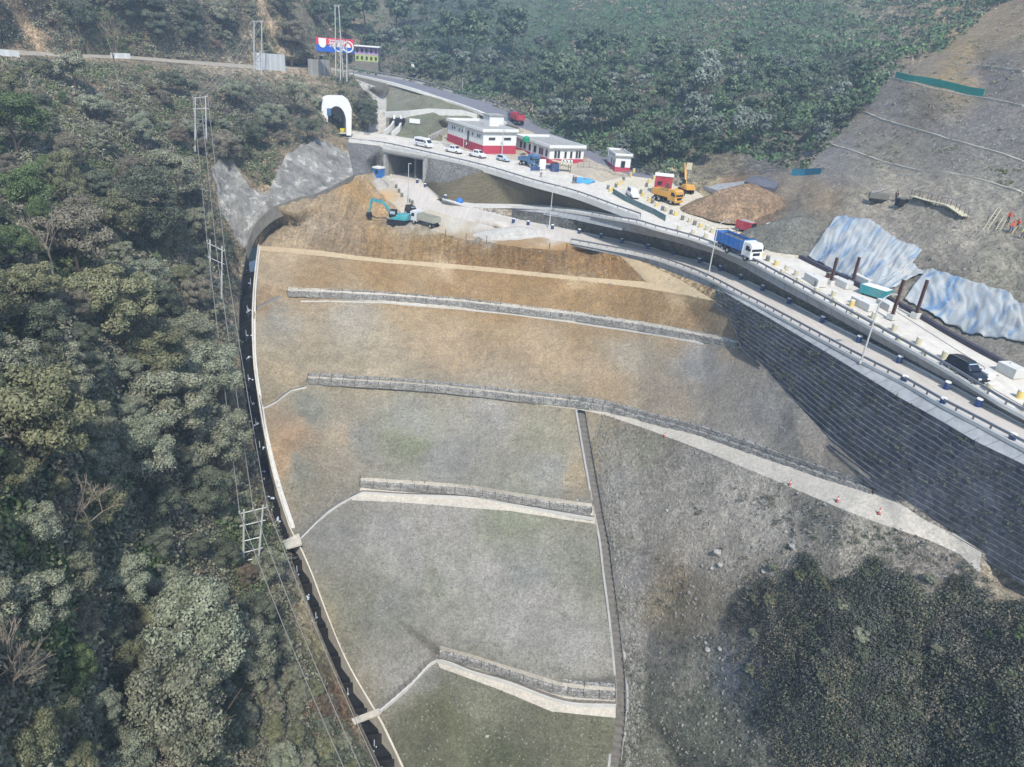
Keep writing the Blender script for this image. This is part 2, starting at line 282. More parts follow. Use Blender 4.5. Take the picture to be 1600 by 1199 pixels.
# ground colours by patch, lightened on slopes off the sun, darkened on sunlit ones
TINT = [
 (450,360,(176,158,128)),(560,290,(204,168,116)),(590,320,(200,166,118)),(500,335,(184,160,124)),(620,366,(164,140,104)),(700,388,(163,134,90)),(780,402,(156,125,83)),(900,412,(156,125,83)),(955,408,(163,129,85)),(600,382,(165,136,96)),(520,375,(152,132,104)),(820,412,(154,123,81)),(860,416,(154,123,81)),(660,378,(165,136,92)),(740,400,(156,125,83)),(850,405,(159,127,83)),(500,345,(172,160,140)),(960,422,(168,136,92)),
 (450,388,(196,176,144)),(700,415,(196,174,140)),(900,435,(192,168,132)),(1060,450,(200,178,140)),
 (420,430,(176,158,130)),(500,425,(163,138,103)),(600,432,(161,133,94)),(700,442,(159,131,92)),(800,450,(159,131,92)),(900,462,(159,131,92)),(1000,475,(156,129,92)),(1080,492,(159,134,99)),(1120,500,(166,150,126)),(410,470,(164,140,108)),
 (430,500,(166,160,144)),(440,580,(172,158,132)),(550,500,(170,162,144)),(600,560,(178,164,138)),(700,530,(176,156,126)),(850,540,(176,156,126)),(1000,560,(166,156,136)),(1100,570,(152,150,144)),(1200,640,(150,146,138)),(950,600,(176,156,126)),(1050,630,(166,154,134)),(1300,720,(156,148,136)),
 (480,640,(142,140,126)),(560,690,(148,146,136)),(455,690,(178,152,122)),(440,720,(176,150,120)),(535,690,(170,156,132)),(470,740,(136,134,120)),(650,660,(156,154,142)),(640,690,(140,142,118)),(760,650,(158,154,144)),(850,680,(152,148,128)),(850,740,(156,154,144)),(700,720,(154,152,144)),(905,740,(170,156,130)),
 (520,830,(140,138,130)),(600,830,(160,157,150)),(700,820,(162,158,150)),(700,900,(164,160,152)),(690,910,(144,144,128)),(800,812,(140,142,122)),(900,870,(142,142,128)),(830,900,(146,146,138)),(600,950,(136,136,126)),(560,930,(136,134,118)),(800,980,(170,167,158)),(640,1050,(158,155,146)),(760,900,(166,162,154)),(620,880,(160,157,149)),(850,940,(166,162,154)),(900,1010,(170,167,158)),(925,900,(136,136,120)),
 (700,1120,(108,108,84)),(760,1100,(128,127,108)),(680,1180,(104,104,84)),(850,1150,(112,111,92)),(780,1180,(98,100,78)),(920,1160,(116,115,94)),
 (975,760,(166,162,152)),(1000,700,(160,156,138)),(1000,800,(170,165,154)),(990,900,(158,154,148)),(990,1000,(162,158,150)),(1052,950,(168,156,132)),(1068,920,(166,152,128)),(1100,780,(190,184,172)),(1200,800,(222,214,198)),(1100,880,(196,188,174)),(1150,760,(212,204,190)),(1060,1060,(152,148,134)),(1030,1150,(132,132,116)),(1100,1120,(130,134,116)),(1160,1060,(122,126,130)),
 (1350,850,(190,182,166)),(1450,870,(160,152,140)),(1250,1000,(88,86,76)),(1400,1000,(84,84,76)),(1500,1150,(82,82,74)),(1580,925,(186,174,152)),
 (1100,700,(150,146,138)),(1300,780,(168,162,150)),
 (10,0,(204,180,148)),(22,15,(204,180,148)),(40,42,(204,180,148)),(52,58,(200,176,146)),(68,76,(196,172,142)),(95,79,(170,152,124)),(405,12,(196,174,144)),(420,40,(196,174,144)),(432,62,(196,174,144)),(446,88,(192,172,144)),(455,106,(190,170,144)),(250,80,(140,128,106)),(330,86,(160,148,126)),(375,94,(164,152,130)),(85,40,(92,88,74)),(380,30,(92,88,74)),(460,60,(92,88,74)),
 (50,100,(104,98,82)),(100,60,(150,134,110)),(30,20,(186,160,124)),(60,60,(190,168,132)),(430,40,(176,158,128)),(455,90,(184,168,140)),(300,60,(92,88,74)),(200,200,(88,84,70)),(420,160,(92,88,76)),(350,200,(88,84,70)),(100,400,(88,84,64)),(200,500,(84,82,62)),(300,700,(98,96,70)),(400,740,(176,150,112)),(200,800,(88,88,64)),(100,1100,(90,88,66)),(450,1000,(112,112,76)),(500,1110,(130,104,76)),(480,960,(164,152,124)),(362,520,(186,176,150)),(360,560,(176,160,130)),
 (620,170,(122,124,104)),(600,130,(116,112,100)),(650,200,(112,114,92)),(620,150,(130,128,116)),
 (800,100,(76,92,74)),(1000,60,(88,102,76)),(1200,60,(84,98,76)),(700,60,(66,82,70)),(1100,180,(84,94,80)),(1300,120,(96,104,84)),(900,30,(90,104,76)),(1100,110,(112,104,84)),(1250,50,(92,112,84)),(1000,30,(84,108,78)),(880,60,(80,106,78)),(1000,200,(84,84,70)),
 (1300,250,(158,152,146)),(1400,160,(160,152,142)),(1480,220,(148,142,132)),(1550,200,(150,144,136)),(1450,100,(156,142,120)),(1500,90,(172,152,114)),(1480,125,(168,148,112)),(1560,30,(160,142,112)),(1550,120,(142,135,128)),(1440,160,(126,118,102)),(1600,230,(148,143,132)),(1350,265,(158,152,136)),
 (1130,250,(146,138,118)),(1190,260,(126,122,116)),(1100,310,(196,182,150)),(1080,300,(200,190,164)),(1160,310,(150,122,92)),(1200,330,(138,116,92)),(1130,320,(178,158,122)),(1230,345,(138,135,122)),(1260,370,(138,136,124)),(1290,310,(162,146,120)),(1340,320,(182,172,152)),(1400,300,(176,168,150)),(1500,380,(174,166,150)),(1400,370,(172,164,150)),(1550,420,(174,168,148)),(1540,300,(172,166,150)),(1520,560,(160,154,142)),(1480,460,(134,128,114)),
 (640,330,(214,210,198)),(760,360,(206,204,196)),(850,380,(206,206,200)),(600,285,(190,186,176)),(700,350,(208,202,186)),
]
def tint_at(uv):
    T = np.array([(a, b) for a, b, c in TINT], float); C = np.array([c for a, b, c in TINT], float); C = C + (C.mean(1)[:, None] - C) * -0.10
    o = np.zeros((len(uv), 3))
    for s in range(0, len(uv), 20000):
        q = uv[s:s + 20000]; d2 = ((q[:, None] - T[None]) ** 2).sum(2)
        wt = 1.0 / (d2 + 60.0) ** 1.6
        o[s:s + 20000] = (wt @ C) / wt.sum(1)[:, None]
    return lin(o)
K_ALB = 0.68                                       # picture reading -> base colour
def fbm(p, s, o=4):
    return mnoise.fractal(Vector((p[0] * s, p[1] * s, p[2] * s)), 0.9, 2.1, o)

def build_terrain():
    pts = []
    xs = np.concatenate([np.arange(-500, -40, 26), np.arange(-40, 1641, 5.5), np.arange(1666, 2101, 28)])
    ys = np.concatenate([np.arange(-350, -40, 26), np.arange(-40, 1241, 5.5), np.arange(1266, 1701, 28)])
    gx, gy = np.meshgrid(xs, ys); g = np.stack([gx.ravel(), gy.ravel()], 1)
    inner = (g[:, 0] > -39) & (g[:, 0] < 1639) & (g[:, 1] > -39) & (g[:, 1] < 1239)
    g[inner] += rng.uniform(-1.3, 1.3, (inner.sum(), 2))
    bl = []
    for n, pl in REG:
        if pl is not None: bl.append(dens(pl + [pl[0]], 6.0))
    for L in LINES: bl.append(dens(uvl(L), 8.0))
    bp = np.array([p for l in bl for p in l])
    cell = set(); 
    for p in bp: cell.add((int(p[0] // 3), int(p[1] // 3)))
    keep = [not any((int(q[0] // 3) + i, int(q[1] // 3) + j) in cell for i in (-1, 0, 1) for j in (-1, 0, 1)) if inn else True for q, inn in zip(g, inner)]
    g = g[np.array(keep)]
    V = [Vector(p) for p in g]; E = []
    for l in bl:
        s = len(V); V += [Vector(p) for p in l]; E += [(s + i, s + i + 1) for i in range(len(l) - 1)]
    r = delaunay_2d_cdt(V, E, [], 0, 0.05)
    uv = np.array([list(p) for p in r[0]]); tri = np.array([list(f) for f in r[2]])
    wv = w_at(uv); P = rays(uv) / wv[:, None]; P[:, 2] += BASE
    cen = uv[tri].mean(1); reg = np.full(len(tri), len(REG) - 1)
    done = np.zeros(len(tri), bool)
    for i, (n, pl) in enumerate(REG[:-1]):
        m = poly_mask(cen, pl) & ~done; reg[m] = i; done |= m
    rn = [n for n, p in REG]
    amp = np.full(len(uv), 9.0)
    for i in range(len(REG)):
        m = reg == i; a = AMP.get(rn[i], 0.0)
        vi = np.unique(tri[m]); amp[vi] = np.minimum(amp[vi], a)
    dz = np.zeros(len(uv)); 
    for i in np.where(amp > 0)[0]:
        p = P[i]; a = amp[i]
        dz[i] = a * (0.9 * fbm(p, 0.06 if a > 1 else 0.11, 5) + 0.35 * fbm(p + 50, 0.5, 3))
        if a == AMP['mound']: dz[i] += 0.75 * mnoise.ridged_multi_fractal(Vector((p[0] * .7, p[1] * .12, p[2] * .12)), 1.0, 2.0, 3, 1.0, 2.0) * 0.5 - 0.4 + .25 * fbm(p, 1.1, 2)
    P[:, 2] += dz
    # furrows down the soil bank
    wp = np.array([[fbm(p, .10, 4) * 22 + fbm(p + 9, .45, 3) * 9, fbm(p + 31, .10, 4) * 16 + fbm(p + 77, .45, 3) * 7] for p in P])
    col = tint_at(uv + wp) * K_ALB
    objs = {}
    for name in dict.fromkeys(rn):
        if name == 'hole': continue
        ids = [i for i, n in enumerate(rn) if n == name]
        f = tri[np.isin(reg, ids)]
        if not len(f): continue
        vi, inv = np.unique(f, return_inverse=True); f2 = inv.reshape(-1, 3)
        me = bpy.data.meshes.new(NAMES[name]); me.from_pydata(P[vi].tolist(), [], f2.tolist())
        at = me.attributes.new('tint', 'FLOAT_COLOR', 'POINT')
        at.data.foreach_set('color', np.concatenate([col[vi], np.ones((len(vi), 1))], 1).ravel())
        me.polygons.foreach_set('use_smooth', [True] * len(me.polygons))
        # faces up
        me.update()
        nz = np.empty(len(me.polygons) * 3); me.polygons.foreach_get('normal', nz)
        if nz.reshape(-1, 3)[:, 2].mean() < 0: me.flip_normals()
        o = bpy.data.objects.new(NAMES[name], me); COL.objects.link(o); objs[name] = o
    return objs, uv, P, dz
TER, T_UV, T_P, T_DZ = build_terrain()
from mathutils.kdtree import KDTree
KD = KDTree(len(T_UV))
for _i, _p in enumerate(T_UV): KD.insert((_p[0], _p[1], 0), _i)
KD.balance()
# ------------------------------------------------------------------ materials
def newmat(name):
    m = bpy.data.materials.new(name); m.use_nodes = True; nt = m.node_tree; nt.nodes.clear()
    o = nt.nodes.new('ShaderNodeOutputMaterial'); b = nt.nodes.new('ShaderNodeBsdfPrincipled')
    nt.links.new(b.outputs[0], o.inputs[0]); b.inputs['Roughness'].default_value = 0.9
    b.inputs['Specular IOR Level'].default_value = 0.25
    return m, nt, b
def N(nt, t, **k):
    n = nt.nodes.new(t)
    for a, v in k.items():
        if a.startswith('i_'):
            s = a[2:]; s = int(s) if s.isdigit() else s
            n.inputs[s].default_value = v
        else: setattr(n, a, v)
    return n
def coord(nt, scale=1.0, stretch=None, world=True):
    """position in metres"""
    if world: g = nt.nodes.new('ShaderNodeNewGeometry'); src = g.outputs['Position']
    else: g = nt.nodes.new('ShaderNodeTexCoord'); src = g.outputs['Object']
    if stretch is None: return src
    mp = N(nt, 'ShaderNodeMapping'); mp.inputs['Scale'].default_value = stretch
    nt.links.new(src, mp.inputs['Vector']); return mp.outputs[0]
def noise(nt, vec, scale, detail=4, rough=0.6, dist=0.0):
    n = N(nt, 'ShaderNodeTexNoise'); n.inputs['Scale'].default_value = scale; n.inputs['Detail'].default_value = detail
    n.inputs['Roughness'].default_value = rough; n.inputs['Distortion'].default_value = dist
    nt.links.new(vec, n.inputs['Vector']); return n.outputs['Fac']
def ramp(nt, fac, a, b, lo=0.0, hi=1.0):
    r = N(nt, 'ShaderNodeMapRange'); nt.links.new(fac, r.inputs[0])
    r.inputs[1].default_value = a; r.inputs[2].default_value = b; r.inputs[3].default_value = lo; r.inputs[4].default_value = hi
    return r.outputs[0]
def mul(nt, a, b, op='MULTIPLY'):
    m = N(nt, 'ShaderNodeMath', operation=op)
    for i, x in enumerate((a, b)):
        if isinstance(x, (int, float)): m.inputs[i].default_value = x
        else: nt.links.new(x, m.inputs[i])
    return m.outputs[0]
def mixc(nt, fac, a, b, mode='MIX'):
    m = N(nt, 'ShaderNodeMix', data_type='RGBA', blend_type=mode)
    if isinstance(fac, (int, float)): m.inputs[0].default_value = fac
    else: nt.links.new(fac, m.inputs[0])
    for i, x in ((6, a), (7, b)):
        if isinstance(x, (tuple, list, np.ndarray)): m.inputs[i].default_value = (*[float(c) for c in x][:3], 1)
        else: nt.links.new(x, m.inputs[i])
    return m.outputs[2]
def scalec(nt, col, fac):
    v = N(nt, 'ShaderNodeVectorMath', operation='SCALE')
    if isinstance(col, (tuple, list, np.ndarray)): v.inputs[0].default_value = [float(c) for c in col][:3]
    else: nt.links.new(col, v.inputs[0])
    if isinstance(fac, (int, float)): v.inputs['Scale'].default_value = fac
    else: nt.links.new(fac, v.inputs['Scale'])
    return v.outputs[0]
def bump(nt, b, h, strength, dist):
    n = N(nt, 'ShaderNodeBump'); n.inputs['Strength'].default_value = strength; n.inputs['Distance'].default_value = dist
    nt.links.new(h, n.inputs['Height']); nt.links.new(n.outputs[0], b.inputs['Normal'])
def tintattr(nt):
    a = N(nt, 'ShaderNodeAttribute', attribute_name='tint'); return a.outputs['Color']

def soil(name, contrast=0.35, fine=3.0, speck=0.0, dark=0.0, bumpd=0.15, base=None, streak=0.0, green=0.0, pits=0.0):
    m, nt, b = newmat(name); p = coord(nt)
    col = tintattr(nt) if base is None else base
    n1 = noise(nt, p, 0.12, 5, 0.6); n2 = noise(nt, p, fine, 6, 0.75); n3 = noise(nt, p, 0.6, 5, 0.65)
    n4 = noise(nt, p, fine * 2.2, 3, 0.8)
    f = mul(nt, ramp(nt, n1, 0.3, 0.7, 1 - contrast * 0.45, 1 + contrast * 0.45), ramp(nt, n2, 0.32, 0.68, 1 - contrast * 1.35, 1 + contrast * 1.35))
    f = mul(nt, f, ramp(nt, n4, 0.32, 0.68, 1 - contrast * 1.2, 1 + contrast * 1.2))
    f = mul(nt, f, ramp(nt, n3, 0.35, 0.65, 1 - contrast * 0.5, 1 + contrast * 0.5))
    if streak:
        ns = noise(nt, coord(nt, stretch=(1.6, 0.12, 0.12)), 1.0, 5, 0.7)
        f = mul(nt, f, ramp(nt, ns, 0.3, 0.7, 1 - streak, 1 + streak))
    c = scalec(nt, col, f)
    if green:
        ng = noise(nt, p, 0.22, 6, 0.7)
        c = mixc(nt, ramp(nt, ng, 0.5, 0.68, 0, green), c, (0.07, 0.08, 0.035))
    if dark:
        nd = noise(nt, p, 0.9, 6, 0.8)
        c = mixc(nt, ramp(nt, nd, 0.55, 0.62, 0, dark), c, (0.055, 0.055, 0.042))
    if speck:
        v = N(nt, 'ShaderNodeTexVoronoi'); v.inputs['Scale'].default_value = 1.7; v.inputs['Randomness'].default_value = 1
        nt.links.new(p, v.inputs['Vector'])
        gate = noise(nt, p, 0.35, 3, 0.6)
        s = mul(nt, ramp(nt, v.outputs['Distance'], 0.16, 0.22, 1, 0), ramp(nt, gate, 0.42, 0.6, 0, 1))
        c = mixc(nt, mul(nt, s, speck), c, (0.5, 0.49, 0.46))
    nt.links.new(c, b.inputs['Base Color'])
    h = mul(nt, noise(nt, p, 1.3, 8, 0.8), 1.0)
    bump(nt, b, h, 0.9, bumpd)
    b.inputs['Roughness'].default_value = 1.0
    return m
MT = {}
MT['embank'] = soil('stony_soil', 0.27, 2.6, 0.35, 0.0, 0.4, green=0.10, streak=0.07)
MT['rough'] = soil('rubble_soil', 0.36, 2.2, 0.4, 0.22, 0.7, green=0.22)
MT['brush'] = soil('brush_soil', 0.5, 2.0, 0.3, 0.6, 0.7)
MT['mound'] = soil('loose_spoil', 0.3, 1.6, 0.3, 0.12, 0.9, streak=0.28)
MT['gravel'] = soil('pale_gravel', 0.12, 2.0, 0.0, 0.0, 0.15)
MT['wood'] = soil('woodland_floor', 0.5, 1.2, 0.0, 0.4, 0.8)
MT['farhill'] = soil('hill_scrub_ground', 0.5, 0.8, 0.0, 0.3, 1.0)
MT['cutslope'] = soil('netted_cut_earth', 0.3, 1.4, 0.6, 0.12, 0.9, streak=0.22)
MT['quarry'] = soil('quarry_earth', 0.3, 1.6, 0.2, 0.08, 0.7)
MT['infield'] = soil('rough_grass_ground', 0.25, 1.5, 0.1, 0.1, 0.3)
MT['rockcut'] = soil('cut_rock', 0.4, 0.7, 0.0, 0.35, 1.5)
MT['track'] = soil('packed_track_earth', 0.12, 2.0, 0.0, 0.0, 0.1, base=lin((206, 184, 146)) * K_ALB)
MT['bench'] = soil('packed_bench_earth', 0.14, 2.4, 0.1, 0.0, 0.12, base=lin((206, 198, 182)) * K_ALB)
MT['strip'] = soil('dusty_path_concrete', 0.08, 1.5, 0, 0, 0.02, base=lin((214, 212, 204)) * K_ALB)
MT['plaza'] = soil('dusty_plaza', 0.14, 1.0, 0, 0, 0.05, base=lin((190, 178, 156)) * K_ALB)
MT['yard'] = soil('dusty_yard', 0.14, 1.2, 0, 0, 0.1, base=lin((216, 206, 182)) * K_ALB)
MT['oldroad'] = soil('dusty_hill_road', 0.15, 1.0, 0, 0, 0.05, base=lin((176, 168, 152)) * K_ALB)
MT['facing'] = soil('stained_facing_concrete', 0.2, 1.0, 0, 0.1, 0.2, base=lin((190, 184, 172)) * K_ALB)
MT['lower_road'] = soil('dusty_asphalt', 0.07, 3.0, 0, 0, 0.02, streak=.10, base=lin((206, 198, 186)) * K_ALB)
MT['highway'] = soil('old_asphalt', 0.1, 3.0, 0, 0, 0.02, base=lin((128, 128, 134)) * K_ALB)
def concrete_road():
    m, nt, b = newmat('new_road_concrete'); p = coord(nt)
    n = noise(nt, p, 0.25, 6, 0.65); n2 = noise(nt, p, 4, 4, 0.6)
    ns = noise(nt, coord(nt, stretch=(1.1, .35, .3)), 1.0, 5, .7, .4)
    f = mul(nt, ramp(nt, n, 0.3, 0.7, 0.84, 1.07), ramp(nt, n2, 0.3, 0.7, 0.95, 1.05)); f = mul(nt, f, ramp(nt, ns, .35, .62, .86, 1.03))
    c = scalec(nt, lin((224, 217, 203)) * K_ALB * 1.05, f)
    nt.links.new(c, b.inputs['Base Color']); return m
MT['upper_road'] = concrete_road()
def shotcrete():
    m, nt, b = newmat('sprayed_concrete'); p = coord(nt)
    n = noise(nt, p, 0.22, 7, 0.72, 1.0); s = noise(nt, coord(nt, stretch=(0.5, 0.5, 0.06)), 1.2, 6, 0.7); n3 = noise(nt, p, 0.5, 5, 0.6)
    f = mul(nt, ramp(nt, n, 0.36, 0.64, 0.55, 1.12), ramp(nt, s, 0.34, 0.66, 0.62, 1.12))
    c = scalec(nt, lin((180, 176, 166)) * K_ALB, f)
    c = mixc(nt, ramp(nt, n3, 0.57, 0.62, 0, 0.7), c, lin((222, 218, 206)) * K_ALB)
    nt.links.new(c, b.inputs['Base Color']); bump(nt, b, noise(nt, p, 0.5, 8, 0.7), 1, 1.2); return m
MT['shotcrete'] = shotcrete()
def stones(name, c1, c2, scale=1.6, joint=0.35, bd=0.12, courses=False, sx=1.0):
    m, nt, b = newmat(name)
    v = N(nt, 'ShaderNodeTexVoronoi'); v.inputs['Scale'].default_value = scale
    vec = coord(nt, stretch=(1, 1, 1.5)); nt.links.new(vec, v.inputs['Vector'])
    e = N(nt, 'ShaderNodeTexVoronoi', feature='DISTANCE_TO_EDGE'); e.inputs['Scale'].default_value = scale; nt.links.new(vec, e.inputs['Vector'])
    sp = N(nt, 'ShaderNodeSeparateColor'); nt.links.new(v.outputs['Color'], sp.inputs[0])
    c = mixc(nt, sp.outputs[0], c1, c2)
    n = noise(nt, coord(nt), 0.4, 5, 0.6)
    c = scalec(nt, c, mul(nt, ramp(nt, e.outputs[0], 0.0, 0.12, joint, 1), ramp(nt, n, 0.3, 0.7, 0.8, 1.15)))
    nt.links.new(c, b.inputs['Base Color']); bump(nt, b, e.outputs[0], 0.8, bd); return m
MT['stonewall'] = stones('coursed_stone', lin((104, 104, 102)) * K_ALB, lin((150, 148, 140)) * K_ALB, 2.8)
def mesh_slope():
    m, nt, b = newmat('mesh_covered_slope'); p = coord(nt)
    k = N(nt, 'ShaderNodeTexVoronoi', feature='DISTANCE_TO_EDGE'); k.inputs['Scale'].default_value = 1.9; k.inputs['Randomness'].default_value = 0.35
    nt.links.new(p, k.inputs['Vector'])
    n = noise(nt, p, 0.5, 5, 0.7)
    c = mixc(nt, n, lin((86, 80, 60)) * K_ALB, lin((116, 107, 84)) * K_ALB)
    c = scalec(nt, c, mul(nt, ramp(nt, k.outputs[0], 0.02, 0.2, 1.35, 0.85), ramp(nt, noise(nt, p, 0.08, 4, 0.6), 0.35, 0.65, 0.85, 1.15)))
    nt.links.new(c, b.inputs['Base Color']); bump(nt, b, k.outputs[0], 0.7, 0.3); return m
MT['meshslope'] = mesh_slope()
MT['crib'] = soil('weedy_wall_face', 0.6, 2.5, 0.25, 0.6, 0.5, base=lin((104, 104, 98)) * K_ALB)
for k, o in TER.items():
    o.data.materials.append(MT[k])
    o['kind'] = 'structure'
# ------------------------------------------------------------------ mesh building
class MB:
    def __init__(s): s.v = []; s.f = []
    def add(s, vs, fs):
        o = len(s.v); s.v += [tuple(map(float, p)) for p in vs]; s.f += [tuple(i + o for i in f) for f in fs]; return s
    def box(s, c, d, rz=0.0, top=None, tilt=None):
        """centre, full sizes; top = (fx, fy) shrink of the upper face"""
        x, y, z = d[0] / 2, d[1] / 2, d[2] / 2; tx, ty = top or (1, 1)
        P = [(-x, -y, -z), (x, -y, -z), (x, y, -z), (-x, y, -z), (-x * tx, -y * ty, z), (x * tx, -y * ty, z), (x * tx, y * ty, z), (-x * tx, y * ty, z)]
        if tilt: R = Matrix.Rotation(tilt[1], 3, tilt[0]); P = [tuple(R @ Vector(p)) for p in P]
        ca, sa = math.cos(rz), math.sin(rz)
        P = [(c[0] + p[0] * ca - p[1] * sa, c[1] + p[0] * sa + p[1] * ca, c[2] + p[2]) for p in P]
        return s.add(P, [(0, 3, 2, 1), (4, 5, 6, 7), (0, 1, 5, 4), (1, 2, 6, 5), (2, 3, 7, 6), (3, 0, 4, 7)])
    def prism(s, poly, y0, y1, plane='xz'):
        n = len(poly); g = (lambda a, b, t: (a, t, b)) if plane == 'xz' else ((lambda a, b, t: (a, b, t)) if plane == 'xy' else (lambda a, b, t: (t, a, b)))
        P = [g(a, b, y0) for a, b in poly] + [g(a, b, y1) for a, b in poly]
        return s.add(P, [tuple(range(n)), tuple(range(2 * n - 1, n - 1, -1))] + [(i, i + n, (i + 1) % n + n, (i + 1) % n) for i in range(n)])
    def tube(s, a, b, r, n=8, r2=None, cap=True):
        a = Vector(a); b = Vector(b); d = b - a
        if d.length < 1e-6: return s
        d.normalize(); q = d.to_track_quat('Z', 'Y'); r2 = r if r2 is None else r2; P = []
        for c, rr in ((a, r), (b, r2)):
            for i in range(n): P.append(c + q @ Vector((rr * math.cos(2 * math.pi * i / n), rr * math.sin(2 * math.pi * i / n), 0)))
        F = [(i, (i + 1) % n, (i + 1) % n + n, i + n) for i in range(n)]
        if cap: F += [tuple(range(n - 1, -1, -1)), tuple(range(n, 2 * n))]
        return s.add(P, F)
    def path(s, pts, r, n=6):
        for a, b in zip(pts[:-1], pts[1:]): s.tube(a, b, r, n)
        return s
    def lathe(s, c, prof, n=14):
        P = []; k = len(prof)
        for (r, z) in prof:
            for i in range(n): P.append((c[0] + r * math.cos(2 * math.pi * i / n), c[1] + r * math.sin(2 * math.pi * i / n), c[2] + z))
        F = [(j * n + i, j * n + (i + 1) % n, (j + 1) * n + (i + 1) % n, (j + 1) * n + i) for j in range(k - 1) for i in range(n)]
        return s.add(P, F + [tuple(range(n - 1, -1, -1)), tuple(range((k - 1) * n, k * n))])
    def loft(s, rows, closed=False):
        n = len(rows[0]); P = [p for r in rows for p in r]; F = []
        for j in range(len(rows) - 1):
            for i in range(n if closed else n - 1): F.append((j * n + i, j * n + (i + 1) % n, (j + 1) * n + (i + 1) % n, (j + 1) * n + i))
        return s.add(P, F)
    def sweep(s, pts, prof, vertical=True):
        """prof: closed list of (right, up) offsets carried along pts"""
        pts = [np.array(p, float) for p in pts]; rows = []
        for i, p in enumerate(pts):
            d = (pts[min(i + 1, len(pts) - 1)] - pts[max(i - 1, 0)]).copy(); d[2] = 0; d /= max(np.linalg.norm(d), 1e-6); rt = np.array([d[1], -d[0], 0])
            rows.append([p + rt * a + np.array([0, 0, b]) for a, b in prof])
        s.loft(rows, True); n = len(prof); o = len(s.v) - n * len(pts)
        s.f.append(tuple(o + i for i in range(n))[::-1]); s.f.append(tuple(len(s.v) - n + i for i in range(n))); return s
    def mesh(s, name, origin=(0, 0, 0), smooth=False, mats=()):
        me = bpy.data.meshes.new(name); me.from_pydata([(a - origin[0], b - origin[1], c - origin[2]) for a, b, c in s.v], [], s.f)
        for m in mats: me.materials.append(m)
        if smooth: me.polygons.foreach_set('use_smooth', [True] * len(me.polygons))
        me.update(); return me
def tag(o, label=None, cat=None, group=None, kind=None):
    if label: o['label'] = label
    if cat: o['category'] = cat
    if group: o['group'] = group
    if kind: o['kind'] = kind
    return o
def thing(name, label, cat, loc=(0, 0, 0), rz=0.0, group=None):
    o = bpy.data.objects.new(name, None); COL.objects.link(o); o.location = [float(c) for c in loc]; o.rotation_euler = (0, 0, rz); o.empty_display_size = 0.3
    return tag(o, label, cat, group)
def part(name, mb, mat, parent=None, world=False, smooth=False, label=None, bevel=0.0):
    og = (0, 0, 0)
    if world and parent is not None:
        p = parent; og = np.array(p.location)
        while p.parent is not None: p = p.parent; og = og + np.array(p.location)
    me = mb.mesh(name, og, smooth, [mat]); o = bpy.data.objects.new(name, me); COL.objects.link(o)
    if parent is not None: o.parent = parent
    if label: o['label'] = label
    if bevel:
        b = o.modifiers.new('bevel', 'BEVEL'); b.width = bevel; b.segments = 2; b.limit_method = 'ANGLE'
    return o
def solo(name, mb, mat, label, cat, group=None, smooth=False, bevel=0.0, kind=None, origin=None):
    og = origin if origin is not None else np.array(mb.v).mean(0)
    og = np.array([og[0], og[1], min(p[2] for p in mb.v)]) if origin is None else np.array(origin)
    me = mb.mesh(name, og, smooth, [mat]); o = bpy.data.objects.new(name, me); COL.objects.link(o); o.location = [float(c) for c in og]
    if bevel:
        b = o.modifiers.new('bevel', 'BEVEL'); b.width = bevel; b.segments = 2; b.limit_method = 'ANGLE'
    return tag(o, label, cat, group, kind)
def dup(root, loc, rz, label=None, group=None):
    r = root.copy(); COL.objects.link(r); r.location = [float(c) for c in loc]; r.rotation_euler = (0, 0, rz)
    if label: r['label'] = label
    if group: r['group'] = group
    for ch in list(root.children):
        c = ch.copy(); COL.objects.link(c); c.parent = r
        for g in ch.children:
            d = g.copy(); COL.objects.link(d); d.parent = c
    return r

def plain(name, rgb, rough=0.7, var=0.12, scale=1.5, metal=0.0, spec=0.3, dust=0.0, raw=False, joints=None):
    """rgb as seen in a picture of it in plain daylight"""
    m, nt, b = newmat(name); p = coord(nt); base = np.array(rgb) if raw else lin(rgb) * 0.72
    n = noise(nt, p, scale, 5, 0.65); c = scalec(nt, base, ramp(nt, n, 0.3, 0.7, 1 - var, 1 + var))
    if dust:
        c = mixc(nt, ramp(nt, noise(nt, p, 0.9, 5, 0.7), 0.4, 0.65, 0, dust), c, lin((200, 194, 180)) * 0.6)
    if joints:
        s = N(nt, 'ShaderNodeSeparateXYZ'); nt.links.new(coord(nt), s.inputs[0])
        w = mul(nt, mul(nt, s.outputs[1], 1 / joints), 1.0, 'FRACT') if False else None
        mm = N(nt, 'ShaderNodeMath', operation='FRACT'); k = mul(nt, s.outputs[1], 1.0 / joints); nt.links.new(k, mm.inputs[0])
        c = scalec(nt, c, ramp(nt, mm.outputs[0], 0.03, 0.06, 0.6, 1.0))
    nt.links.new(c, b.inputs['Base Color']); b.inputs['Roughness'].default_value = rough; b.inputs['Metallic'].default_value = metal; b.inputs['Specular IOR Level'].default_value = spec
    return m
C_WHITE = plain('weathered_pale_concrete', (214, 212, 204), 0.9, 0.10, 0.8)
C_PANEL = plain('parapet_concrete', (168, 170, 170), 0.9, 0.2, 0.8, joints=2.4)
C_GREY = plain('grey_concrete', (168, 166, 160), 0.9, 0.16, 0.8)
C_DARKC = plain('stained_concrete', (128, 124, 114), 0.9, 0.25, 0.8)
C_STEEL = plain('galvanised_steel', (150, 152, 154), 0.45, 0.1, 3, metal=0.5)
C_POLE = plain('pole_concrete', (196, 196, 190), 0.8, 0.1, 2)
C_RUST = plain('brown_steel', (96, 70, 62), 0.7, 0.2, 2)
C_WPAINT = plain('white_wall_paint', (236, 236, 230), 0.8, 0.05, 0.5)
C_RED = plain('red_wall_paint', (190, 62, 82), 0.8, 0.08, 0.6)
C_GLASS = plain('dark_window_glass', (44, 50, 58), 0.12, 0.1, 2, spec=0.6)
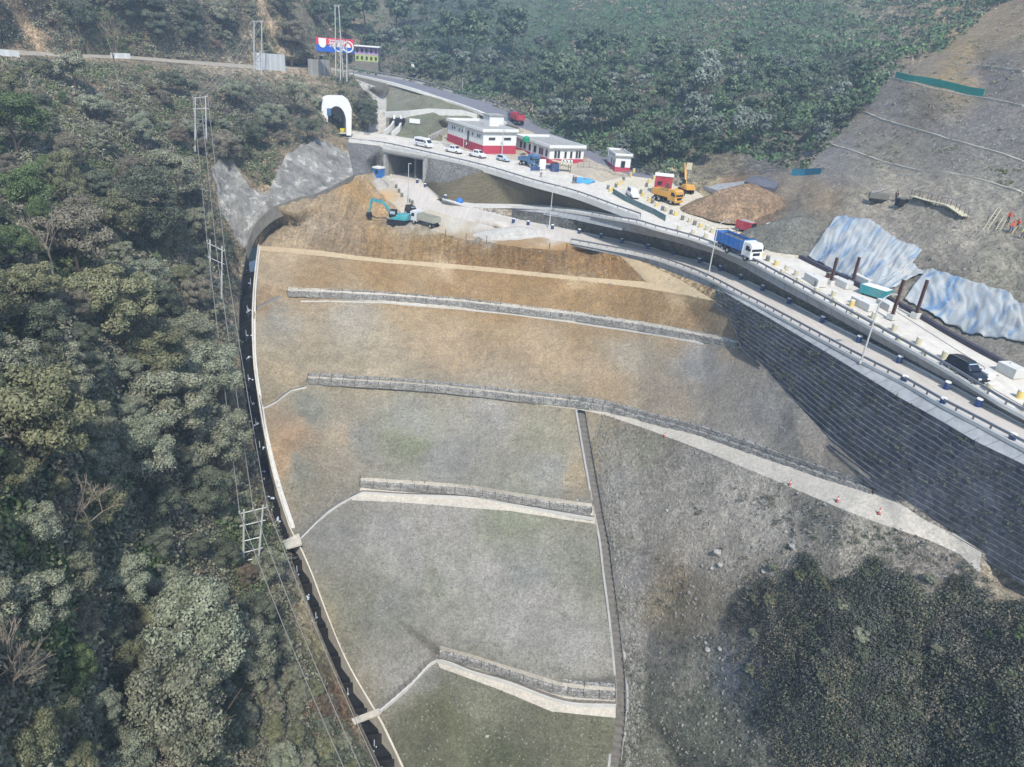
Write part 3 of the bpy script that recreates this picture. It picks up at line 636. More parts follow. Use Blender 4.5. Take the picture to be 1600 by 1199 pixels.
C_BLACK = plain('black_rubber', (36, 36, 38), 0.85, 0.2, 3)
C_TEAL = plain('teal_paint', (50, 160, 165), 0.5, 0.10, 2, dust=0.35)
C_CARW = plain('white_car_paint', (232, 233, 232), 0.3, 0.03, 2, spec=0.5)
C_CARK = plain('black_car_paint', (20, 22, 34), 0.2, 0.05, 2, spec=0.7)
C_BLUE = plain('blue_truck_paint', (28, 116, 196), 0.45, 0.1, 2, dust=0.2)
C_DBLUE = plain('dull_blue_paint', (56, 108, 150), 0.5, 0.15, 2, dust=0.3)
C_YEL = plain('yellow_machine_paint', (224, 166, 60), 0.5, 0.1, 2, dust=0.3)
C_PYEL = plain('pale_yellow_paint', (226, 210, 110), 0.5, 0.1, 2, dust=0.3)
C_REDP = plain('red_machine_paint', (176, 44, 60), 0.5, 0.1, 2, dust=0.15)
C_NAVY = plain('navy_plastic', (34, 62, 112), 0.5, 0.12, 3, dust=0.15)
C_BEIGE = plain('beige_drum_paint', (204, 196, 164), 0.7, 0.12, 3)
C_DRUMY = plain('yellow_drum_paint', (226, 200, 118), 0.7, 0.12, 3)
C_DRUMG = plain('grey_drum_paint', (120, 118, 108), 0.7, 0.12, 3)
C_GREEN = plain('green_paint', (28, 150, 110), 0.6, 0.1, 2)
C_SILT = plain('dust_grey_load', (110, 104, 98), 1.0, 0.3, 3)

# ------------------------------------------------------------------ wide ground under everything
g = MB(); NN = 40
R_ = [0, 300, 900, 2400]
for i in range(NN):
    a0, a1 = 2 * math.pi * i / NN, 2 * math.pi * (i + 1) / NN
    for r0, r1 in zip(R_[:-1], R_[1:]):
        q = [(r0 * math.cos(a0), 100 + r0 * math.sin(a0), -9), (r1 * math.cos(a0), 100 + r1 * math.sin(a0), -9), (r1 * math.cos(a1), 100 + r1 * math.sin(a1), -9), (r0 * math.cos(a1), 100 + r0 * math.sin(a1), -9)]
        g.add(q if r0 else q[1:3] + [q[0]], [(0, 1, 2, 3)] if r0 else [(0, 1, 2)])
gm = soil('valley_ground', 0.5, 0.5, 0, 0.4, 1.0, base=lin((92, 96, 72)) * K_ALB)
solo('ground', g, gm, None, None, kind='structure', origin=(0, 0, 0))

# ------------------------------------------------------------------ reinforced earth retaining wall below the lower road
def along_y(line, ys):
    P = np.array(L3(line)); o = np.argsort(P[:, 1]); P = P[o]
    return np.stack([np.interp(ys, P[:, 1], P[:, 0]), ys, np.interp(ys, P[:, 1], P[:, 2])], 1)
def re_wall():
    top3 = np.array(L3(WT)); bot3 = np.array(L3(WB)); y1 = min(top3[:, 1].max(), bot3[:, 1].max()); y0 = max(top3[:, 1].min(), bot3[:, 1].min())
    ys = np.linspace(y1, y0, 110); A = along_y(WT, ys); B = along_y(WB, ys)
    A0 = top3[0]; B0 = bot3[0]
    mb = MB(); rows = []; K = 19; step = 0.5
    for k in range(K):
        r1, r2 = [], []
        for a, b in zip(A, B):
            h = max(a[2] - b[2], 1.0); bx = (a[0] - b[0]) / h
            jit = 0.14 * fbm((a[1] * 3, k * 5.0, 1), 0.4, 3) + 0.10 * fbm((a[1], k * .4, 7), .15, 3)
            z1 = max(a[2] - k * step, b[2] - .6); z2 = max(a[2] - (k + 1) * step, b[2] - .62)
            x1 = a[0] - bx * (a[2] - z1) - 0.05 + jit * (1 if z1 > b[2] else 0); x2 = x1 - 0.055 * max(0.0, mnoise.noise(Vector((a[1] * .22, k * 1.7, 3.0))) + .12)
            r1.append((x1, a[1], z1)); r2.append((x2, a[1], z2 + 0.02))
        rows += [r1, r2]
    mb.loft(rows)
    return mb
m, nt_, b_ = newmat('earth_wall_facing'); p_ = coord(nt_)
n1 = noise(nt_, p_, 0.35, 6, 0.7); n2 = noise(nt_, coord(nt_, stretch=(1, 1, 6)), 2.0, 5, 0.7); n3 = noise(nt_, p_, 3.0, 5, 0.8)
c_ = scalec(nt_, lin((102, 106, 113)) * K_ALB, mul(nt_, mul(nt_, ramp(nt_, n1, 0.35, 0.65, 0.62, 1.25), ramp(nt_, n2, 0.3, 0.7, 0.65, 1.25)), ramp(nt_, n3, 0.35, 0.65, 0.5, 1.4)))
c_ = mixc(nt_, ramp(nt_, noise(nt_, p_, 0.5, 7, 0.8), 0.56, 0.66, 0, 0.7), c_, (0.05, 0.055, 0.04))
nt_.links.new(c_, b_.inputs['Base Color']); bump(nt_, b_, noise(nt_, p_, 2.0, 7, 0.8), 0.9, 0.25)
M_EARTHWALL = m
solo('retaining_wall', re_wall(), M_EARTHWALL, 'tall dark stepped retaining wall below the lower road, in shade', 'retaining wall')
backer = MB()

def strip_loft(a, b, us, dza=0, dzb=0):
    A = [atz(*at_u(a, u)) for u in us]; B = [atz(*at_u(b, u)) for u in us]
    for p in A: p[2] += dza
    for p in B: p[2] += dzb
    return A, B
def parapet(name, label, top, bot, us, rail_from=None, posts=2.0, kerb_h=0.32, gcount=99):
    A, B = strip_loft(top, bot, us)
    root = thing(name, label, 'parapet', A[0])
    mb = MB(); mb.loft([B, A]); part('concrete_panel', mb, C_PANEL, root, world=True)
    k = MB(); k.sweep(A, [(-0.22, -0.05), (0.22, -0.05), (0.22, kerb_h), (-0.22, kerb_h)]); part('kerb', k, C_WHITE, root, world=True)
    rail(root, A, posts, gcount)
    return root
def resample(P, step):
    P = np.array(P); d = np.concatenate([[0], np.cumsum(np.linalg.norm(np.diff(P, axis=0), axis=1))]); n = max(2, int(d[-1] / step) + 1); s = np.linspace(0, d[-1], n)
    return np.stack([np.interp(s, d, P[:, k]) for k in range(3)], 1)
def rail(root, A, posts, gcount=99, h=0.95):
    r = MB(); r.sweep([p + np.array([0, 0, 0]) for p in A], [(-0.05, h - 0.28), (0.05, h - 0.28), (0.09, h - 0.2), (0.03, h - 0.13), (0.09, h - 0.06), (0.05, h), (-0.05, h)])
    part('guard_rail', r, C_STEEL, root, world=True)
    first = None
    for i, p in enumerate(resample(A, posts)[:gcount]):
        if first is None:
            mb = MB().box((0, 0, h / 2 - 0.05), (0.14, 0.14, h + 0.1)); first = part('post', mb, C_STEEL, root); o = first
        else: o = first.copy(); COL.objects.link(o); o.parent = root
        o.location = [float(c) for c in (p - np.array(root.location))]
smLR = smooth(LR_L[4:], 14); smUR = smooth([(920,337,-29.9)] + UR_L, 14)
us_lr = np.linspace(892, 1790, 90)
def LRb(u): return at_u(WT, u)
botLR = off(FOOT[:-1], 0, 1, -.2) + WT[1:]
parapet('parapet_wall', 'white kerb and guard rail along the outer edge of the lower road', smLR, botLR, us_lr)
botUR = [(920,342,-30.6)] + DK_T[3:]
parapet('parapet_wall', 'concrete parapet and guard rail along the outer edge of the upper road', smUR, botUR, np.linspace(925, 1790, 90), posts=2.2)
# low parapet of the service path
A, B = strip_loft(ST_L, [(690,317,-34.9),(720,325,-34.8),(760,330,-34.5),(800,331,-33.9),(850,336,-32.7),(895,343,-31.7),(975,361,-30.2)], np.linspace(692, 972, 40))
root = thing('parapet_wall', 'thin pale parapet curving along the narrow path above the lower road', 'parapet', A[0])
part('concrete_panel', MB().loft([B, A]), C_PANEL, root, world=True); part('kerb', MB().sweep(A, [(-.2, -.05), (.2, -.05), (.2, .45), (-.2, .45)]), C_WHITE, root, world=True)
# kerb and rail of the upper road above the mesh slope, from tunnel to junction
A = L3(smooth(KERB, 10)); root = thing('roadside_kerb', 'long white kerb with a low rail above the mesh covered slope', 'kerb', A[0])
part('kerb', MB().sweep(A, [(-.3, -.6), (.3, -.6), (.3, .5), (-.3, .5)]), C_WHITE, root, world=True); rail(root, A, 3.0, 60, 1.1)
A = L3(smooth(UR_U + [(720, 236, -26.2)], 8)); solo('roadside_kerb', MB().sweep(A, [(-.15, -.2), (.15, -.2), (.15, .6), (-.15, .6)]), C_WHITE, 'low white kerb on the uphill side of the road near the tunnel', 'kerb')
# gutter strip and wall foot beside the lower road
A = L3(smooth(LR_U[1:], 12), 0.0); solo('road_gutter', MB().sweep(A, [(-.5, -.1), (.35, -.1), (.35, .14), (-.5, .14)]), C_WHITE, 'pale concrete gutter on the inner edge of the lower road', 'gutter')
# highway rails
A = L3(smooth(HW_U, 10)); root = thing('roadside_kerb', 'white kerb along the far highway at the foot of the wooded hill', 'kerb', A[0]); part('kerb', MB().sweep(A, [(-.2, -.2), (.2, -.2), (.2, .5), (-.2, .5)]), C_GREY, root, world=True); rail(root, A, 4.0, 60, 1.2)
A = L3(smooth(HW_L[:6], 10)); root = thing('roadside_kerb', 'pale kerb on the valley side of the far highway', 'kerb', A[0]); part('kerb', MB().sweep(A, [(-.6, -.3), (.6, -.3), (.6, .5), (-.6, .5)]), C_WHITE, root, world=True)
# joints on the concrete road, cut as shallow dark strips
JM = plain('joint_filler', (120, 118, 110), 1.0, 0.1)
for i, (a, b, za, zb) in enumerate([((1226,426),(1482,568),-28.4,-29.0),((1300,424),(1560,588),-28.4,-29.1),((1482,568),(1600,636),-29.0,-29.35)]):
    ln = [tuple(np.array((a[0], a[1], za)) * (1 - t) + np.array((b[0], b[1], zb)) * t) for t in np.linspace(0, 1, 14)]
    P = [np.array(G(p[0], p[1])) + np.array([0, 0, 0.01]) for p in ln]
    solo('road_joint', MB().sweep(P, [(-.07, -.03), (.07, -.03), (.07, .012), (-.07, .012)]), JM, None, None, kind='structure')
# raised dark strip along the trench line on the quarry side
pipe = [(1250,402,-28.2),(1330,440,-28.3),(1400,474,-28.5),(1440,496,-28.6),(1480,520,-28.7),(1530,548,-28.8),(1600,586,-29)]
solo('drainage_trench', MB().sweep(L3(smooth(pipe, 12), 0.1), [(-.3, -.3), (.3, -.3), (.3, .25), (-.3, .25)]), plain('dark_trench_strip', (70, 66, 78), 0.6, 0.2), 'dark trench between the white road and the blue tarpaulins', 'trench')

# ------------------------------------------------------------------ stepped channel
def channel():
    n = 150; s = np.linspace(0, 1, n)
    def res(L):
        P = np.array(L3(smooth(L, 20))); d = np.concatenate([[0], np.cumsum(np.linalg.norm(np.diff(P, axis=0), axis=1))]); t = s * d[-1]
        return np.stack([np.interp(t, d, P[:, k]) for k in range(3)], 1)
    Rr, Ll = res(CH_R), res(CH_L); DEP = 3.2
    floor_z = (Rr[:, 2] + Ll[:, 2]) / 2 - DEP
    # falls: flat pools with drops
    zst = floor_z.copy(); STEP = 2.0
    zst = np.ceil(floor_z / STEP) * STEP
    root = thing('stepped_channel', 'deep concrete stepped channel with dark water down the left edge of the bank', 'channel', Rr[0])
    inr = Rr + (Ll - Rr) * 0.10; inl = Ll + (Rr - Ll) * 0.06
    fr = inr.copy(); fl = inl.copy(); fr[:, 2] = zst - 0.6; fl[:, 2] = zst - 0.6
    Ro = Rr.copy(); Ro[:, 2] += 0.35
    Ri = inr.copy(); Ri[:, 2] = Ro[:, 2]
    Rb = Rr.copy(); Rb[:, 2] -= 0.8
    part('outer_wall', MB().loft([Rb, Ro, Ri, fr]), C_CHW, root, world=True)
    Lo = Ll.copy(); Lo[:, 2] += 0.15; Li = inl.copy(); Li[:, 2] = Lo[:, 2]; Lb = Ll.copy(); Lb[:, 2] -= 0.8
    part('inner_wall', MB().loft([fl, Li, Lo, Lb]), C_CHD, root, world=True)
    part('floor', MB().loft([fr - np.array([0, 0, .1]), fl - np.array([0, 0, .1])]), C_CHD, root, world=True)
    # weirs
    k = 0; wz = []
    for i in range(1, n):
        if zst[i] < zst[i - 1] - 0.1:
            mid = [inr[i] * (1 - t) + inl[i] * t for t in (0, 1)]
            for q in mid: q[2] = zst[i] + STEP - 0.2
            part('weir', MB().sweep(mid, [(-.15, -STEP), (.15, -STEP), (.15, .05), (-.15, .05)]), C_WET, root, world=True); wz.append(i)
    W1 = inr.copy(); W2 = inl.copy(); W1[:, 2] = zst + 0.05; W2[:, 2] = zst + 0.05
    solo('water', MB().loft([W1, W2]), C_WATER, None, None, kind='structure')
    fo = MB()
    for i in wz:
        c = (inr[i] * .45 + inl[i] * .55); dd = (inl[i] - inr[i]); dd[2] = 0; wdt = np.linalg.norm(dd); dd /= wdt; fw = np.array([dd[1], -dd[0], 0]); fw = fw if fw[1] < 0 else -fw
        for q in range(int(rng.integers(2, 9))):
            a = rng.uniform(-.22, .22) * wdt; bb = rng.uniform(0.2, 1.1); sz = rng.uniform(.08, .22)
            p = c + dd * a + fw * bb; z = zst[i] + 0.12 + rng.uniform(0, .5) * (1 - bb / 1.2)
            fo.lathe((p[0], p[1], z), [(sz * .5, -.1), (sz, 0), (sz * .6, .1)], 7)
        p0 = c.copy(); p0[2] = zst[i]
        if rng.random() < .6:
            a = rng.uniform(-.15, .15) * wdt; p = c + dd * a + fw * .2
            fo.box((p[0], p[1], zst[i] + STEP * .3), (.1, .06, STEP * .6), math.atan2(dd[1], dd[0]))
    solo('water_foam', fo, C_FOAM, None, None, kind='stuff')
C_WET = plain('wet_weir_stone', (42, 39, 33), 0.5, 0.4, 1.2)
C_WATER = plain('dark_stream_water', (30, 31, 30), 0.12, 0.2, 2, spec=0.5)
C_FOAM = plain('white_water', (205, 218, 232), 0.6, 0.05)
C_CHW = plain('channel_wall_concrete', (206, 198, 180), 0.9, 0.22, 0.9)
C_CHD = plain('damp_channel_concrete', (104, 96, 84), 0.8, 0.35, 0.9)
channel()
for (uv4, z, lab) in [([(441,846),(467,833),(472,850),(447,857)], -65.3, 'pale plank footbridge slab over the channel beside the middle drain'),
                      ([(549,1123),(590,1107),(595,1115),(553,1131)], -78.9, 'pale footbridge slab over the channel at the lowest side drain')]:
    c = [atz(u, v, z) for u, v in uv4]; mb = MB(); lo = [p - np.array([0, 0, .3]) for p in c]
    mb.add(c + lo, [(0, 1, 2, 3), (7, 6, 5, 4), (0, 4, 5, 1), (1, 5, 6, 2), (2, 6, 7, 3), (3, 7, 4, 0)])
    solo('footbridge', mb, C_CHW, lab, 'footbridge', bevel=0.03)

# ------------------------------------------------------------------ drains, gabions on the bank
def ground_line(line, step=6):
    return [np.array(G(p[0], p[1])) for p in dens(smooth(line, 12), step)]
C_STEP = plain('worn_step_concrete', (128, 123, 114), .95, .3, 2)
def drain(line, label, w=0.5, wall=0.16, mat=C_WHITE, h=0.22, steps=False, deep=0.5, floor=.03):
    P = ground_line(line); o = thing('drain', label, 'drain', P[0])
    U = [(-w - wall, -deep), (w + wall, -deep), (w + wall, h), (w, h), (w, floor), (-w, floor), (-w, h), (-w - wall, h)]
    part('channel', MB().sweep(P, U), mat, o, world=True)
    if steps:
        mb = MB(); Q = resample(P, 0.9); rows = []
        for a, b in zip(Q[:-1], Q[1:]):
            d = b - a; d[2] = 0; d /= np.linalg.norm(d); rt = np.array([d[1], -d[0], 0]) * (w - .01); zz = max(a[2], b[2]) + floor + .10
            for q in (a, b): rows.append([tuple(np.array([q[0], q[1], zz]) - rt), tuple(np.array([q[0], q[1], zz]) + rt)])
        mb.loft(rows); part('steps', mb, C_STEP, o, world=True)
    return o
drain(VD, 'long stepped drain running straight down the middle of the bank', 0.64, 0.32, C_GREY, 0.32, True, 1.0, -.5)
drain([(p[0], p[1], p[2]) for p in G3_B], 'side drain from the middle bench down to the upper footbridge', 0.34, 0.14, C_WHITE, 0.15, True, .35)
drain(G4_B, 'side drain from the lowest bench down to the lower footbridge', 0.4, 0.18, C_WHITE, 0.18, True, .45)
drain([(408,638,0),(430,627,0),(455,609,0),(478,604,0)], 'short diagonal drain at the left end of the second bench', 0.3, 0.14, C_WHITE, .15, True, .3)
drain([(399,482,0),(418,472,0),(437,463,0)], 'short diagonal drain at the left end of the top gabion bench', 0.3, 0.14, C_GREY, .12, True, .3)
drain([(470,470,0)] + [(600,473,0),(700,481,0),(800,491,0),(900,504,0),(1000,519,0),(1100,537,0)], 'narrow pale drain edge along the foot of the top bench', 0.2, 0.1, C_WHITE, .08, False, .2)
drain([(405,386,0),(399,440,0),(397,482,0),(398,560,0),(406,622,0),(418,688,0),(434,752,0),(458,826,0)], 'thin kerb drain along the channel edge of the bank', .16, .12, C_WHITE, .15, False, .2)
M_GAB = stones('gabion_stone', lin((140, 138, 130)) * K_ALB, lin((206, 203, 195)) * K_ALB, 3.4, 0.3, 0.12)
C_MESHW = plain('gabion_wire_and_stakes', (92, 88, 80), 0.8, 0.2)
def gabion(line, label, tiers=2, hh=0.46, dd=0.55, up=0.0):
    P = ground_line(line); root = thing('gabion_wall', label, 'gabion wall', P[0])
    for t in range(tiers):
        Q = []
        for i, p in enumerate(P):
            d = P[min(i + 1, len(P) - 1)] - P[max(i - 1, 0)]; rt = np.array([d[1], -d[0], 0]); rt /= np.linalg.norm(rt); rt = rt if rt[1] < 0 else -rt
            q = p + rt * (dd * (0.5 - 1.25 * t)) ; q[2] = p[2] - 0.78 + up + hh * (t + 1) + 0.1 * t
            Q.append(q + rt * rng.uniform(-.05, .05) + np.array([0, 0, rng.uniform(-.04, .04)]))
        part('gabion_tier', MB().sweep(Q, [(-dd / 2, -.7), (dd / 2, -.7), (dd / 2, hh * .6), (-dd / 2, hh * .6)]), M_GAB, root, world=True)
        mb = MB()
        for q in resample(Q, 2.0):
            mb.box(q + np.array([0, 0, 0.0]), (.09, dd + .12, hh * 1.5), rng.uniform(-.1, .1))
        part('basket_ties', mb, C_MESHW, root, world=True)
    return root
gabion(off([(p[0], p[1] + 5, p[2]) for p in G1_T], 0, 0), 'topmost two tier stone gabion wall across the tan bank')
gabion([(p[0], p[1] + 4, p[2]) for p in G2_T], 'longest gabion wall, bending down beside the wide bench path', up=.28)
gabion([(p[0], p[1] + 5, p[2]) for p in G3_T], 'short gabion wall on the middle bench left of the long drain')
gabion([(p[0], p[1] + 5, p[2]) for p in G4_T], 'lowest gabion wall with an elbow, above the green patch')
# mortared lining at the head of the channel
A = [atz(*p) + np.array([0, 0, .4]) for p in smooth(SHOT_B, 8)]; B = [np.array(G(u, v)) for u, v in [(560,282),(505,309),(474,318),(436,333),(420,346),(410,360),(404,384)]]
hw = resample(A, 1.0); solo('toe_wall', MB().sweep(hw, [(-.3, -2.6), (.3, -2.6), (.2, .0), (-.2, .0)]), C_DARKC, 'ribbed grey toe wall at the foot of the sprayed concrete rock face', 'wall')
# ------------------------------------------------------------------ buildings, portals and posts
def on_plane(u, v, P0, n):
    d = rays([(u, v)])[0]; o = np.array([0, 0, BASE]); t = np.dot(np.array(P0) - o, n) / np.dot(d, n); return o + d * t
def frame2(A, B):
    """origin A, unit x towards B (level)"""
    d = np.array(B) - np.array(A); d[2] = 0; L = np.linalg.norm(d); return d / L, L
def hall(name, label, corner, left, front, depth_front, H, plinth, win_left=(), win_front=(), roofover=0.5, parapet_h=0.9, extra=None):
    A = np.array(corner); ex, Lf = frame2(A, left)            # along the long side
    ey = np.array([-ex[1], ex[0], 0]); 
    if np.dot(ey, np.array(front) - A) < 0: ey = -ey
    W = depth_front; rz = math.atan2(ex[1], ex[0])
    sgn = 1 if np.cross(ex, ey)[2] > 0 else -1
    root = thing(name, label, 'building', A, rz)
    def bx(mb, x0, x1, y0, y1, z0, z1):
        y0, y1 = sorted((sgn * y0, sgn * y1)); return mb.box(((x0 + x1) / 2, (y0 + y1) / 2, (z0 + z1) / 2), (x1 - x0, y1 - y0, z1 - z0))
    part('wall', bx(MB(), 0, Lf, 0, W, -1.5, H), C_WPAINT, root)
    part('painted_base', bx(MB(), -.06, Lf + .06, -.06, W + .06, -1.4, plinth), C_RED, root)
    part('roof_slab', bx(MB(), -roofover, Lf + roofover, -roofover, W + roofover, H, H + .28), C_GREY, root)
    pr = MB(); t = .22
    for a in ((-roofover + .12, Lf + roofover - .12, -roofover + .12, -roofover + .12 + t), (-roofover + .12, Lf + roofover - .12, W + roofover - .12 - t, W + roofover - .12)): bx(pr, *a, H + .28, H + parapet_h)
    for a in ((-roofover + .12, -roofover + .12 + t), (Lf + roofover - .12 - t, Lf + roofover - .12)): bx(pr, *a, -roofover + .12 + t, W + roofover - .12 - t, H + .28, H + parapet_h)
    part('roof_parapet', pr, C_WPAINT, root)
    for (x, w_, z0, z1) in win_left:
        o = part('window', bx(MB(), x - w_ / 2 - .08, x + w_ / 2 + .08, -.10, .02, z0 - .08, z1 + .08), C_GREY, root)
        part('pane', bx(MB(), x - w_ / 2, x + w_ / 2, -.13, -.10, z0, z1), C_GLASS, o)
    for (y, w_, z0, z1) in win_front:
        o = part('window', bx(MB(), -.10, .02, y - w_ / 2 - .08, y + w_ / 2 + .08, z0 - .08, z1 + .08), C_GREY, root)
        part('pane', bx(MB(), -.13, -.10, y - w_ / 2, y + w_ / 2, z0, z1), C_GLASS, o)
    return root, bx, Lf
b1, bx1, L1 = hall('hall_building', 'larger white hall with deep red base, nearest the tunnel', atz(754,242,-26.4), atz(699,221,-26.3), atz(803,247,-26.5), 9.4, 5.3, 2.2,
     win_left=[(2.0,.5,3.9,4.5),(3.2,.5,3.9,4.5),(6.2,.5,3.9,4.5),(8.8,.9,1.4,4.6),(12.6,.45,3.9,4.4),(14.5,.45,3.9,4.4),(17.6,.5,3.9,4.5),(19.0,.5,3.9,4.5)],
     win_front=[(2.4,1.7,3.6,4.1),(6.8,1.9,3.6,4.1)])
part('roof_stair_block', bx1(MB(), 10.5, 14.5, 6.8, 11.0, 5.6, 8.2), C_WPAINT, b1); part('stair_block_roof', bx1(MB(), 10.2, 14.8, 6.5, 11.3, 8.2, 8.45), C_GREY, b1)
b2, bx2, L2 = hall('office_building', 'lower white office block with arched windows and red base, beside the larger hall', atz(857.5,256,-26.5), atz(806,236,-26.4), atz(904,258,-26.6), 9.6, 3.5, 1.1,
     win_left=[(1.6,.9,1.5,3.0),(3.9,.9,1.5,3.0),(5.2,.9,1.5,3.0),(8.0,1.2,1.5,3.0),(11.0,1.0,1.5,3.0),(14.0,1.0,1.5,3.0),(16.2,1.0,1.5,3.0)],
     win_front=[(1.6,.55,1.4,3.0),(2.5,.55,1.4,3.0),(4.4,.5,1.4,2.9),(6.0,.5,1.4,2.9),(7.6,.5,1.4,3.0),(8.4,.5,1.4,3.0)])
part('water_tank', MB().lathe((9, 2.2 * (1 if True else -1), 3.78), [(.75, 0), (.8, .1), (.8, 1.1), (.55, 1.35), (.2, 1.45)], 14), C_GREEN, b2, smooth=False)
b3, bx3, L3_ = hall('gate_building', 'small white guard house with red base and flat roof, at the road junction', np.array(G(960,268.5)) + np.array([0, 0, .1]), atz(947,262,-26.7), atz(976.5,269,-26.8), 3.6, 3.4, 1.0,
     win_left=[(1.5,.8,1.2,2.4),(4.0,.8,1.2,2.4)], win_front=[(1.8,.9,.9,2.4)], roofover=.4, parapet_h=.7)
part('roof_mast', MB().tube((2, 1.5, 3.1), (2, 1.5, 4.9), .06), C_POLE, b3)
# boundary wall with piers left of the hall
P = [np.array(G(u, v)) for u, v in [(670,222),(680,217),(690,212),(698,209)]]
bw = thing('boundary_wall', 'low pale boundary wall with piers left of the larger hall', 'wall', P[0]); part('wall', MB().sweep(P, [(-.12,-.4),(.12,-.4),(.12,1.5),(-.12,1.5)]), C_WHITE, bw, world=True)
for q in resample(P, 2.6): part('pier', MB().box((q[0], q[1], q[2] + .7), (.35, .35, 2.2)), C_GREY, bw, world=True)
# compound fence by the gate house
P = [np.array(G(u, v)) for u, v in [(902,262),(925,263),(947,268),(960,274),(985,278)]]
cf = thing('metal_fence', 'thin grey fence round the plaza between the office and the guard house', 'fence', P[0])
for k, z in enumerate((.4, .9, 1.4)): part('fence_rail', MB().sweep(P, [(-.03, z - .03), (.03, z - .03), (.03, z + .03), (-.03, z + .03)]), C_STEEL, cf, world=True)
for q in resample(P, 2.0): part('fence_post', MB().box((q[0], q[1], q[2] + .7), (.08, .08, 1.7)), C_STEEL, cf, world=True)

# underpass portal
A = atz(603, 275, -32.2); B = atz(661, 286, -32.2); ex, LW = frame2(A, B); rz = math.atan2(ex[1], ex[0]); back = np.array([-ex[1], ex[0], 0]); back = back if back[1] > 0 else -back; sb = 1
def underpass():
    root = thing('underpass', 'concrete box underpass carrying the upper road over the lower road', 'underpass', A, rz)
    H = 5.3; D = 17; T = .9
    part('frame', MB().box((LW / 2, .4, H + .45), (LW + 1.2, 1.0, .9)).box((-.3, .4, H / 2 - .5), (.8, .95, H + 1)).box((LW + .3, .4, H / 2 - .5), (.8, .95, H + 1)), C_GREY, root)
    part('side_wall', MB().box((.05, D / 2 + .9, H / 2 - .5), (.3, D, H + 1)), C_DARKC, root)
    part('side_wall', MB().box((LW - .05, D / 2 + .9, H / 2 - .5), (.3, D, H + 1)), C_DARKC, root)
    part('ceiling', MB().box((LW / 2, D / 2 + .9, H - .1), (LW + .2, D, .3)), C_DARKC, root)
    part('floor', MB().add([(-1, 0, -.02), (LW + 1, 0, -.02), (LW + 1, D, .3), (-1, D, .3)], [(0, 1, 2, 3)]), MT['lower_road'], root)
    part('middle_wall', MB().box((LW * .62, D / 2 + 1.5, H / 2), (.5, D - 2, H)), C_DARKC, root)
    part('added_end_wall', MB().box((LW / 2, D + .6, H / 2), (LW, .3, H)), C_WHITE, root)  # pale wall added to close the passage, which runs through to daylight
    part('name_band', MB().box((LW / 2, -.14, H + 1.15), (LW + 1.4, .25, .5)), C_WHITE, root)
    # spandrel between the frame and the road above
    part('spandrel', MB().add([tuple((np.array(Matrix.Rotation(-rz, 3, 'Z') @ Vector(p - A)))) for p in (atz(600,229,-26.2), atz(664,243,-26.5), atz(664,252,-27.6), atz(600,241,-27.4))], [(0, 1, 2, 3)]), MT['stonewall'], root)
    part('deck', MB().box((LW / 2, -0.6, H + 1.15 - .3), (LW + 1.2, .1, .4)), C_GREY, root)
underpass()

# road tunnel portal
Pt = atz(519, 208, -24.6); nrm = np.array([.34, -.94, 0])
def tunnel():
    tx = np.array([.94, .34, 0]); rz = math.atan2(tx[1], tx[0])
    root = thing('tunnel_portal', 'white concrete road tunnel mouth with an arched opening', 'tunnel portal', Pt, rz)
    def loc(u, v): q = on_plane(u, v, Pt, nrm) - Pt; return (float(np.dot(q, tx)), float(q[2]))
    outer = [loc(*p) for p in [(549,212),(549.5,169),(544,156),(538,151.5),(512,151),(505,154),(502.5,168),(503,185),(508,200),(514,212)]]
    cx0, z0 = loc(513, 211); cx1, _ = loc(541.5, 211); _, zt = loc(527, 166)
    r = (cx1 - cx0) / 2; cx = (cx0 + cx1) / 2; zs = 0.45 * zt
    arch = [(cx0, z0)] + [(cx + r * math.cos(a), zs + (zt - zs) * math.sin(a)) for a in np.linspace(math.pi, 0, 15)] + [(cx1, z0)]
    # front face as a fan of quads between arch and outline, with depth
    def at_len(poly, n):
        P = np.array(poly); d = np.concatenate([[0], np.cumsum(np.linalg.norm(np.diff(P, axis=0), axis=1))]); t = np.linspace(0, d[-1], n)
        return [(float(np.interp(q, d, P[:, 0])), float(np.interp(q, d, P[:, 1]))) for q in t]
    n = 28; a = at_len(arch, n); o = at_len(outer[::-1], n)
    mb = MB(); D = 4.0
    mb.loft([[(x, 0, z) for x, z in a], [(x, 0, z) for x, z in o], [(x, D, z) for x, z in o]])
    mb.loft([[(x, 0, z) for x, z in a][::-1], [(x, D, z) for x, z in a][::-1]])
    part('portal_face', mb, C_WPAINT, root)
    part('tunnel_lining', MB().loft([[(x, D - .1, z) for x, z in a], [(x, 10, z) for x, z in a]]), C_WPAINT, root)
    part('added_white_end', MB().add([(x, 9.5, z) for x, z in a], [tuple(range(n))]), C_WPAINT, root)  # white wall added across the bore so the inside looks sunlit
    part('tunnel_floor', MB().add([(cx0, 0, z0 + .35), (cx1, 0, z0 + .35), (cx1, 10, z0 + .35), (cx0, 10, z0 + .35)], [(0, 1, 2, 3)]), MT['lower_road'], root)
    x, z = loc(514, 175); part('wall_sign', MB().box((x, -.1, z), (1.0, .1, 1.7)), C_DBLUE, root)
    return root
tunnel()
def sign_board(name, label, u, v, z, w_, h_, hz, mat, yaw, marks=None, legs=2, group=None):
    p = atz(u, v, z); root = thing(name, label, 'sign', p, yaw, group)
    part('board', MB().box((0, 0, hz), (w_, .08, h_)), mat, root)
    for k in range(legs): part('leg', MB().tube(((k - (legs - 1) / 2) * w_ * .7, .08, -.2), ((k - (legs - 1) / 2) * w_ * .7, .08, hz), .05), C_STEEL, root)
    if marks: part('lettering', marks, C_WPAINT, root)
    return root
mk = MB()
for i in range(4): mk.box((-.7 + i * .45, -.06, 2.15), (.3, .02, .14)); mk.box((-.6 + i * .4, -.06, 1.8), (.24, .02, .12))
